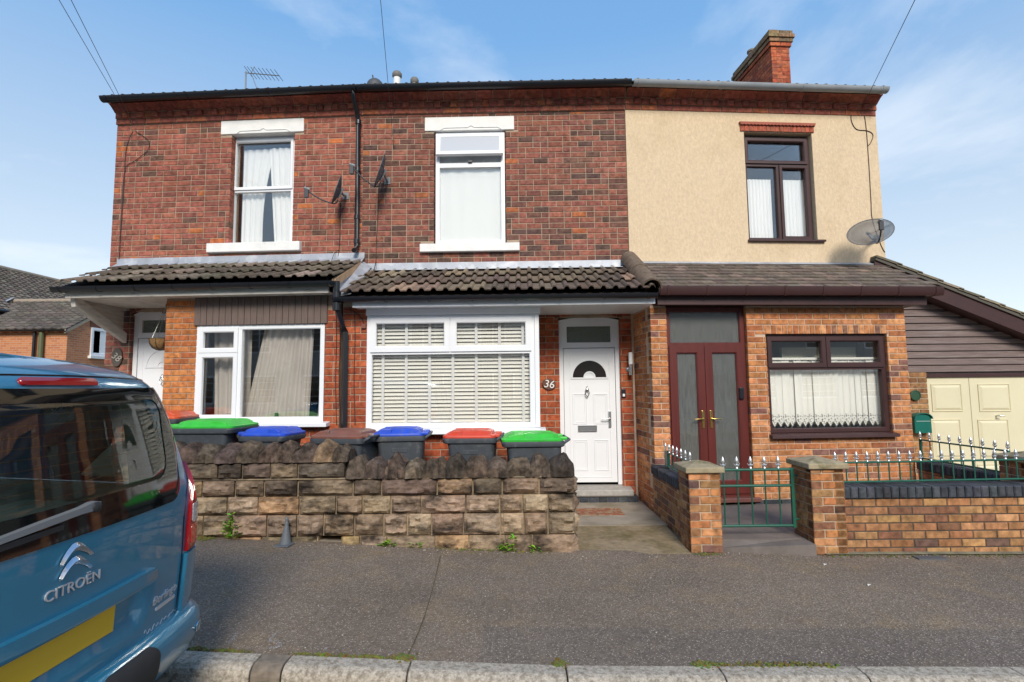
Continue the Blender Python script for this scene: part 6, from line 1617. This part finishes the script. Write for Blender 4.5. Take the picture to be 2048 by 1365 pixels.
def S(s, z, off=0):
    """point on the body: s = 0 at the middle of the tail, growing round the corner and along the side"""
    sg = 1 if s >= 0 else -1; s = abs(s)
    w_ = smooth_tab(T_W, z); rc = smooth_tab(T_C, z); a = w_ - rc
    if s <= a:
        x, y = rear(s, z) + dent(s, z), s; nx, ny = -1, .165 * (s / w_) ** 1.2 / w_ * w_
    else:
        xa = rear(a, z); L = rc * math.pi / 2; t = min(1, (s - a) / L)
        ph = t * math.pi / 2; x = xa + rc * (1 - math.cos(ph)) * .97 + (0); y = a + rc * math.sin(ph); nx, ny = -math.cos(ph), math.sin(ph)
        if s > a + L: x += s - a - L; nx, ny = 0, 1
    e = .012
    nz_ = -(smooth_tab(T_W, z + e) - smooth_tab(T_W, z - e)) / (2 * e) * abs(ny) - -(smooth_tab(T_R, z + e) - smooth_tab(T_R, z - e)) / (2 * e) * abs(nx) * 1.0
    n = Vector((nx, ny, max(-.3, nz_))).normalized()
    return Vector((x + n.x * off, sg * (y + n.y * off), z + n.z * off))
def carpaint():
    m = bpy.data.materials.new('blue_metallic'); m.use_nodes = True; N, K = nodes(m); b = N['Principled BSDF']
    b.inputs['Base Color'].default_value = (.020, .205, .345, 1); b.inputs['Metallic'].default_value = .30; b.inputs['Roughness'].default_value = .34; b.inputs['Coat Weight'].default_value = 1; b.inputs['Coat Roughness'].default_value = .03
    g = N.new('ShaderNodeNewGeometry'); n = N.new('ShaderNodeTexNoise'); n.inputs['Scale'].default_value = 900; K.new(g.outputs['Position'], n.inputs['Vector']); r = N.new('ShaderNodeMapRange'); K.new(n.outputs['Fac'], r.inputs[0]); r.inputs[3].default_value = .28; r.inputs[4].default_value = .42; K.new(r.outputs[0], b.inputs['Roughness'])
    return m
m_paint = carpaint()
m_cglass = glass('car_glass', (.84, .92, .86), boost=1.0); m_frit = pmat('glass_border', (.006, .007, .007), .05, spec=.7)
m_cplas = pmat('car_plastic', (.022, .023, .025), .6, vary=.1)
m_cint = pmat('car_trim', (.10, .11, .105), .85); m_cint2 = pmat('car_lining', (.42, .44, .39), .9)
# shell: columns round the body, rows up the body; cells left open at the windows
ZR = [.24, .30, .36, .42, .48, .53, .545, .56, .59, .635, .67, .70, .712, .722, .732, .745, .79, .84, .90, .96, 1.02, 1.07, 1.10, 1.14, 1.20, 1.28, 1.36, 1.44, 1.50, 1.53, 1.56, 1.585, 1.605, 1.625, 1.642, 1.658, 1.672, 1.684, 1.693, 1.70]
cols = []
NT = 22
for k in range(NT + 1): cols.append(('r', k / NT))
for k in range(1, 9): cols.append(('c', k / 8))
SX = [.32, .38, .45, .7, 1.0, 1.22, 1.30, 1.38, 1.46, 1.8, 2.1, 2.3, 2.42]
for x in SX: cols.append(('s', x))
for k in range(1, 5): cols.append(('f', k / 5))
for k in range(0, 7): cols.append(('n', k / 6))
def colpt(c, z):
    w_ = smooth_tab(T_W, z); rc = smooth_tab(T_C, z); a = w_ - rc
    k, t = c
    if k == 'r': return S(t * a, z)
    if k == 'c': return S(a + rc * math.pi / 2 * t, z)
    xs0 = S(a + rc * math.pi / 2, z).x; F_ = lerp_tab(T_F, z)
    if k == 's': return Vector((max(xs0 + .01 * (t / 2.5), min(t, F_ - .5)), w_, z))
    if k == 'f': x = max(xs0 + .02, min(2.42, F_ - .5)); return Vector((x + (F_ - .35 - x) * t, w_, z))
    rf = .35
    ph = min(1, t * 1.0) * math.pi / 2
    return Vector((F_ - rf + rf * math.sin(ph), (w_ - .3) + .3 * math.cos(ph), z)) if t < 1 else Vector((F_ + .04, 0, z))
ncol = len(cols); shell_ = MB(); lin_ = MB()
for sg in (1, -1):
    b0 = len(shell_.v)
    P = [[colpt(c, z) for c in cols] for z in ZR]
    for row in P: shell_.v += [(p.x, p.y * sg, p.z) for p in row]
    for j in range(len(ZR) - 1):
        zm_ = (ZR[j] + ZR[j + 1]) / 2
        for i in range(ncol - 1):
            ka, kb = cols[i], cols[i + 1]
            hole = False
            if ka[0] == 'r' and kb[0] == 'r' and 1.14 < zm_ < 1.56 and kb[1] <= 21 / 22 + .001 and ka[1] < .93: hole = True
            if ka[0] == 's' and kb[0] == 's' and 1.07 < zm_ < 1.50 and ((.44 < ka[1] and kb[1] < 1.31) or (1.45 < ka[1])): hole = True
            if ka[0] == 'f' and kb[0] == 'f' and 1.07 < zm_ < 1.44: hole = True
            if ka[0] == 'n' and 1.10 < zm_ < 1.56: hole = True
            if ka[0] == 's' and zm_ < .60 and .44 < ka[1] < 1.15 and kb[1] < 1.25: hole = True
            if ka[0] == 'f' and zm_ < .60 and .3 < ka[1] < .9: hole = True
            if hole: continue
            f = (b0 + j * ncol + i, b0 + j * ncol + i + 1, b0 + (j + 1) * ncol + i + 1, b0 + (j + 1) * ncol + i)
            shell_.f.append(f if sg < 0 else f[::-1]); shell_.c.append(None); shell_.mi.append(0)
    top = [b0 + (len(ZR) - 1) * ncol + i for i in range(ncol)]
    cz = len(shell_.v); 
    xs_ = [shell_.v[q][0] for q in top]
    for q0, q1 in zip(top, top[1:]):
        c0 = len(shell_.v); shell_.v += [(shell_.v[q0][0], 0, 1.712), (shell_.v[q1][0], 0, 1.712)]
        shell_.f.append((q0, q1, c0 + 1, c0) if sg < 0 else (q1, q0, c0, c0 + 1)); shell_.c.append(None); shell_.mi.append(0)
bm = bmesh.new(); me = shell_.mesh('body', m_paint); bm.from_mesh(me); bmesh.ops.remove_doubles(bm, verts=bm.verts, dist=.0008); bmesh.ops.recalc_face_normals(bm, faces=bm.faces); bm.to_mesh(me); bm.free()
me.polygons.foreach_set('use_smooth', [True] * len(me.polygons)); me.set_sharp_from_angle(angle=rad(48))
body = link('body', me, CAR)
sm = body.modifiers.new('thickness', 'SOLIDIFY'); sm.thickness = .02; sm.offset = -1; sm.material_offset = 1; sm.material_offset_rim = 0; me.materials.append(m_cint2)
MB().box(.12, 4.1, -.80, .80, .22, .27).build('floor', m_cplas, CAR)
# patches laid on the body
def patch(outline, off, n=5, thick=None, hole=None):
    """closed outline in (s, z) filled by shrinking rings towards its centre; raised `off` above the body with a returned edge"""
    mb = MB(); m = len(outline); cs = sum(p[0] for p in outline) / m; cz = sum(p[1] for p in outline) / m
    rings = [[S(s, z, -.004) for s, z in outline]]
    ks = [0, .02] + [k / n for k in range(1, n)]
    for k in ks: rings.append([S(s + (cs - s) * k, z + (cz - z) * k, off if k else off * .6) for s, z in outline])
    for r in rings: mb.v += [tuple(p) for p in r]
    for r in range(len(rings) - 1):
        for i in range(m): mb.f.append((r * m + i, r * m + (i + 1) % m, (r + 1) * m + (i + 1) % m, (r + 1) * m + i)); mb.c.append(None); mb.mi.append(0)
    mb.v.append(tuple(S(cs, cz, off))); b = (len(rings) - 1) * m
    for i in range(m): mb.f.append((b + i, b + (i + 1) % m, len(mb.v) - 1)); mb.c.append(None); mb.mi.append(0)
    return mb
def rrect(s0, s1, z0, z1, r, n=6, st0=0, st1=0, seg=6):
    """rounded rectangle in (s, z), st0/st1: inward shift of the bottom and top corners"""
    pts = []
    C_ = [(s1 - r - st1, z1 - r, 0), (s0 + r + st1, z1 - r, 1), (s0 + r + st0, z0 + r, 2), (s1 - r - st0, z0 + r, 3)]
    for i, (cx, cz, q) in enumerate(C_):
        for k in range(n + 1):
            a = (q + k / n) * math.pi / 2; pts.append((cx + r * math.cos(a), cz + r * math.sin(a)))
        nx_ = C_[(i + 1) % 4]; a1 = (q + 1) * math.pi / 2; p0 = pts[-1]; p1 = (nx_[0] + r * math.cos(a1), nx_[1] + r * math.sin(a1))
        for k in range(1, seg): pts.append((p0[0] + (p1[0] - p0[0]) * k / seg, p0[1] + (p1[1] - p0[1]) * k / seg))
    return pts
def ring_patch(outer, inner, off):
    mb = MB(); m = len(outer); R_ = [[S(s, z, -.002) for s, z in outer], [S(s, z, off * .7) for s, z in outer], [S(s * .995, z, off) for s, z in outer]]
    for k in (.25, .5, .75, 1.0): R_.append([S(a + (c - a) * k, b + (d - b) * k, off) for (a, b), (c, d) in zip(outer, inner)])
    R_.append([S(s, z, off - .006) for s, z in inner])
    for r in R_: mb.v += [tuple(p) for p in r]
    for r in range(len(R_) - 1):
        for i in range(m): mb.f.append((r * m + i, r * m + (i + 1) % m, (r + 1) * m + (i + 1) % m, (r + 1) * m + i)); mb.c.append(None); mb.mi.append(0)
    return mb
# tailgate glass with its black printed border
gl_o = rrect(-.775, .775, 1.045, 1.585, .09, st0=.07, st1=.085, seg=12)
gl_i = [(max(-.60, min(.60, s * .80)), max(1.165, min(1.535, z + (.02 if z < 1.3 else -.02) * 0))) for s, z in gl_o]
gl_i = rrect(-.645, .645, 1.165, 1.535, .09, st0=.05, st1=.06, seg=12)
rw = ring_patch(gl_o, gl_i, .007).build('rear_window', m_frit, CAR, smooth=40)
patch([(s * 1.01, z) for s, z in gl_i], .004, 8).build('pane', m_cglass, rw, smooth=60)
for k in range(9):
    z = 1.20 + k * .037
    MB().tube([S(-.58 + 1.16 * i / 20, z, .001) for i in range(21)], .0012, 4).build('heating_wire', pmat('heater_copper', (.22, .10, .03), .6), rw)
# seam round the tailgate
def seam(pts, r=.004, m=None, name='seam'): return MB().tube([S(s, z, .0) for s, z in pts], r, 6).build(name, m or m_frit, CAR, smooth=60)
tg = [(-.735, .46), (-.735, .70), (-.775, 1.0), (-.80, 1.12)]
for sg in (1, -1): seam([(sg * s, z) for s, z in ((.68, .475), (.712, .50), (.720, .60), (.726, .74), (.735, .95), (.765, 1.05), (.80, 1.12), (.825, 1.25), (.82, 1.40), (.80, 1.50), (.765, 1.57), (.70, 1.615))])
seam([(-.70 + 1.40 * k / 24, 1.615 + .02 * (1 - (2 * k / 24 - 1) ** 2)) for k in range(25)])
seam([(-.70 + 1.40 * k / 24, .472) for k in range(25)], .006)
# high brake light
m_red = pmat('red_lens', (.30, .006, .008), .12, coat=1); m_red2 = pmat('red_lens_bright', (.55, .015, .012), .15, coat=1); m_clear = pmat('clear_lens', (.50, .48, .48), .12, coat=1, vary=.5, vscale=90)
bl = patch(rrect(-.175, .175, 1.596, 1.6215, .0125, seg=10), .010, 4).build('brake_light', m_red, CAR, smooth=45)
# tail lamps round both corners
for sg in (1, -1):
    lo = [(.752, .772), (.94, .79), (.985, .85), (.985, .95), (.965, 1.03), (.925, 1.12), (.872, 1.195), (.850, 1.20), (.815, 1.11), (.780, 1.00), (.760, .89)]
    pts = []
    for (a, b), (c, d) in zip(lo, lo[1:] + lo[:1]):
        for k in range(3): pts.append((sg * (a + (c - a) * k / 3), b + (d - b) * k / 3))
    if sg < 0: pts = pts[::-1]
    tl = patch(pts, .020, 4).build('tail_lamp', m_red, CAR, smooth=40)
    for (za, zb, sa, sb, mm, nm) in ((1.01, 1.155, .805, .915, m_red2, 'lens'), (.905, .998, .783, .90, m_clear, 'reversing_lens'), (.800, .893, .772, .91, m_red2, 'lens')):
        st = .0 if zb < 1.1 else .03
        q = rrect(sa, sb, za, zb, .012, n=3, st1=st, seg=3)
        patch([(sg * s, z) for s, z in (q if sg > 0 else q[::-1])], .0225, 4).build(nm, mm, tl, smooth=40)
    # bumper ear below the lamp
    ear = [(.728, .47), (1.30, .47), (1.30, .72), (1.05, .765), (.95, .778), (.742, .764), (.732, .60)]
    pts = []
    for (a, b), (c, d) in zip(ear, ear[1:] + ear[:1]):
        for k in range(5): pts.append((sg * (a + (c - a) * k / 5), b + (d - b) * k / 5))
    patch(pts if sg > 0 else pts[::-1], .020, 5).build('bumper_corner', m_paint, CAR, smooth=40)
# bumper
prof = [(.492, .0), (.490, .022), (.482, .045), (.462, .066), (.43, .078), (.37, .080), (.31, .070), (.265, .045), (.245, .01), (.24, -.03)]
mb = MB(); ns = 60; rows_ = []
for (z, o) in prof: mb.v += [tuple(S(-1.42 + 2.84 * k / ns, z, o)) for k in range(ns + 1)]
for j in range(len(prof) - 1):
    for k in range(ns): mb.f.append((j * (ns + 1) + k, j * (ns + 1) + k + 1, (j + 1) * (ns + 1) + k + 1, (j + 1) * (ns + 1) + k)); mb.c.append(None); mb.mi.append(0)
BP = mb.build('bumper', m_paint, CAR, smooth=45)
def bpatch(outline, off, n=4):
    def prof_off(z): return lerp_tab(sorted((a, b) for a, b in prof), z)
    mb = MB(); m = len(outline); cs = sum(p[0] for p in outline) / m; cz = sum(p[1] for p in outline) / m; R_ = [[S(s, z, prof_off(z) - .004) for s, z in outline]]
    for k in [0, .05] + [i / n for i in range(1, n)]: R_.append([S(s + (cs - s) * k, z + (cz - z) * k, prof_off(z + (cz - z) * k) + off) for s, z in outline])
    for r in R_: mb.v += [tuple(p) for p in r]
    for r in range(len(R_) - 1):
        for i in range(m): mb.f.append((r * m + i, r * m + (i + 1) % m, (r + 1) * m + (i + 1) % m, (r + 1) * m + i)); mb.c.append(None); mb.mi.append(0)
    mb.v.append(tuple(S(cs, cz, prof_off(cz) + off))); b = (len(R_) - 1) * m
    for i in range(m): mb.f.append((b + i, b + (i + 1) % m, len(mb.v) - 1)); mb.c.append(None); mb.mi.append(0)
    return mb
for sg in (1, -1):
    q = rrect(.10, .43, .225, .478, .05, st0=.0, seg=5); bpatch([(sg * s, z) for s, z in (q if sg > 0 else q[::-1])], .010).build('bumper_insert', m_cplas, BP, smooth=40)
    q = [(.80 + .022 * math.cos(a), .395 + .022 * math.sin(a)) for a in [2 * math.pi * k / 16 for k in range(16)]]
    bpatch([(sg * s, z) for s, z in (q if sg > 0 else q[::-1])], .003, 2).build('sensor', m_paint, BP, smooth=40)
    ringp = [S(sg * s, z, lerp_tab(sorted((a, b) for a, b in prof), z) + .002) for s, z in q + q[:1]]; MB().tube(ringp, .002, 5).build('sensor_ring', m_chrome, BP)
# plate garnish, plate, badge, lettering
q = rrect(-.475, .475, .730, .792, .028, st0=.0, seg=14); patch(q, .026, 4).build('plate_garnish', m_paint, CAR, smooth=50)
pl_ = MB().box(-.012, 0, -.26, .26, -.056, .056).build('number_plate', pmat('plate_yellow', (.75, .46, .02), .35), CAR, M=Matrix.Translation(S(0, .655, .006)), bevel=.004)
def chev(z0):
    mb = MB()
    for sg in (1, -1):
        st = [(0, 0, .016, .013), (.017, -.003, .016, .014), (.038, -.015, .014, .012), (.057, -.031, .011, .008), (.070, -.046, .005, .005)]
        vs = []
        for (y, z, up, dn) in st:
            vs += [S(sg * y, z0 + z + up, .003), S(sg * y, z0 + z + .002, .016), S(sg * y, z0 + z - dn, .003)]
        fs = []
        for i in range(len(st) - 1): fs += [(3 * i, 3 * i + 3, 3 * i + 4, 3 * i + 1), (3 * i + 1, 3 * i + 4, 3 * i + 5, 3 * i + 2)]
        fs.append((3 * len(st) - 3, 3 * len(st) - 2, 3 * len(st) - 1)); mb.add(vs, fs)
    return mb
ch_ = chev(1.01); c2_ = chev(.962); ch_.add(c2_.v, c2_.f)
ch_.build('badge', pmat('badge_chrome', (.72, .73, .75), .22, metal=.9), CAR, smooth=30)
def stick(body_, size, s, z, m, depth=.0025, shear=0, name='lettering', squash=1.0):
    me = text_mb(body_, size, depth, shear); me.materials.append(m)
    for v in me.vertices:
        v.co = S(-(s) - v.co.x * squash * -1 * -1 if False else (s + -v.co.x * squash * 1), z + v.co.y, .003 + v.co.z)
    link(name, me, CAR)
m_let = pmat('chrome_letter', (.66, .67, .69), .3, metal=.5)
# seen from behind, the car's left is on the viewer's left: text runs towards -y
stick('CITROËN', .052, 0, .872, m_let, squash=1.15)
stick('Berlingo', .052, -.585, .625, m_let, shear=.3, squash=1.2)
q = rrect(-.685, -.515, .574, .590, .007, seg=4); patch(q[::-1] if False else q, .004, 3).build('badge_bar', m_let, CAR)
sq = []
for k in range(121):
    t = k / 120; sq.append((-.44 - .28 * t, .508 + .008 * math.sin(t * 52) * (1.3 - t) + .004 * math.sin(t * 23 + 1)))
MB().tube([S(s, z, .002) for s, z in sq], .0011, 4).build('sticker_script', m_let, CAR); MB().tube([S(-.43 - .28 * k / 12, .488, .002) for k in range(13)], .0014, 4).build('sticker_line', m_let, CAR)
# wiper
mw = pmat('wiper_grey', (.16, .165, .17), .5)
mb = MB(); P = [S(-.075 + s, z, .022) for s, z in ((0, 1.135), (.06, 1.133), (.14, 1.128))]
wp_ = []
arm = [(-.10, 1.137, .016), (-.085, 1.137, .020), (-.06, 1.136, .022), (-.01, 1.133, .016), (.15, 1.122, .015), (.35, 1.105, .012), (.50, 1.092, .008)]
n = len(arm); vs = []
for (s, z, h) in arm:
    for (dz, o) in ((h, .006), (h * .7, .030), (-h * .7, .030), (-h, .006)): vs.append(tuple(S(s, z + dz, o)))
fs = []
for i in range(n - 1):
    for k in range(4): fs.append((i * 4 + k, i * 4 + (k + 1) % 4, (i + 1) * 4 + (k + 1) % 4, (i + 1) * 4 + k))
fs += [(0, 1, 2, 3), tuple(range(4 * n - 4, 4 * n))]
mb.add(vs, fs); wo_ = mb.build('wiper', mw, CAR, smooth=40)
MB().lathe([(.020, .0), (.020, .036), (.014, .040), (0, .041)], (0, 0, 0), 16, Matrix.Translation(S(-.075, 1.137, .0)) @ Matrix.Rotation(-math.pi / 2, 4, 'Y')).build('pivot', m_cplas, wo_, smooth=40)
MB().box(-.30, .30, -.004, .004, -.01, .01).build('blade', m_cplas, wo_, M=Matrix.Translation(S(.36, 1.085, .02)) @ Matrix.Rotation(math.pi / 2, 4, 'Z') @ Matrix.Rotation(.03, 4, 'Y'))
# side and front glass
for sg in (1, -1):
    w0 = lambda z: smooth_tab(T_W, z) - .008
    for (xa, xb) in ((.45, 1.30), (1.46, 2.42)):
        mb = MB(); mb.grid(lambda u, v: (xa + (xb - xa) * u, sg * w0(1.07 + .43 * v), 1.07 + .43 * v), 2, 6); mb.build('side_window', m_cglass, CAR, smooth=180, fix=False)
# seats
m_seat = pmat('seat_cloth', (.07, .075, .078), .95, vary=.2, vscale=20)
for xs_, in ((1.05,), (2.1,)):
    for yy in ((-.46, 0, .46) if xs_ < 1.5 else (-.38, .38)):
        st_ = loft([(-.32, .20, .07, .05, 0, 0), (-.1, .21, .075, .06, 0, .0), (.18, .20, .065, .06, 0, 0), (.24, .16, .04, .04, 0, 0)]).build('seat_back', m_seat, CAR, smooth=50, M=Matrix.Translation((xs_, yy, .90)) @ Matrix.Rotation(math.pi / 2, 4, 'Z') @ Matrix.Rotation(.2, 4, 'X'))
        loft([(0, .09, .03, .025, 0, 0), (.02, .12, .05, .04, 0, 0), (.11, .125, .05, .045, 0, 0), (.14, .09, .03, .03, 0, 0)]).build('headrest', m_seat, st_, smooth=50, M=Matrix.Translation((0, .0, .29)))
MB().box(.24, .86, -.74, .74, .98, 1.0).build('parcel_shelf', pmat('shelf_grey', (.26, .34, .29), .8), CAR, bevel=.01)
# yellow strap and clasp hanging in the luggage space
mb = MB(); mb.tube([(.62, .30, 1.0), (.60, .22, 1.12), (.60, .15, 1.22)], .016, 6); mb.lathe([(0, -.02), (.03, -.015), (.032, .015), (0, .02)], (.60, .10, 1.25), 10); mb.lathe([(0, -.02), (.03, -.015), (.032, .015), (0, .02)], (.60, .22, 1.25), 10)
mb.build('yellow_strap', pmat('strap_yellow', (.55, .48, .05), .6), CAR, smooth=40)
# wheels
for (xw) in (.80, 3.52):
    for sg in (1, -1):
        M = Matrix.Translation((xw, sg * .80, .31)) @ Matrix.Rotation(math.pi / 2, 4, 'X')
        wh = MB().lathe([(.20, -.09), (.29, -.095), (.31, -.06), (.31, .06), (.29, .095), (.20, .09)], (0, 0, 0), 28, M).build('wheel', m_tyre, CAR, smooth=40)
        MB().lathe([(0, -.05), (.19, -.07), (.20, -.08), (.20, .08), (.19, .07), (0, .05)], (0, 0, 0), 20, M).build('rim', m_steel, wh, smooth=40)
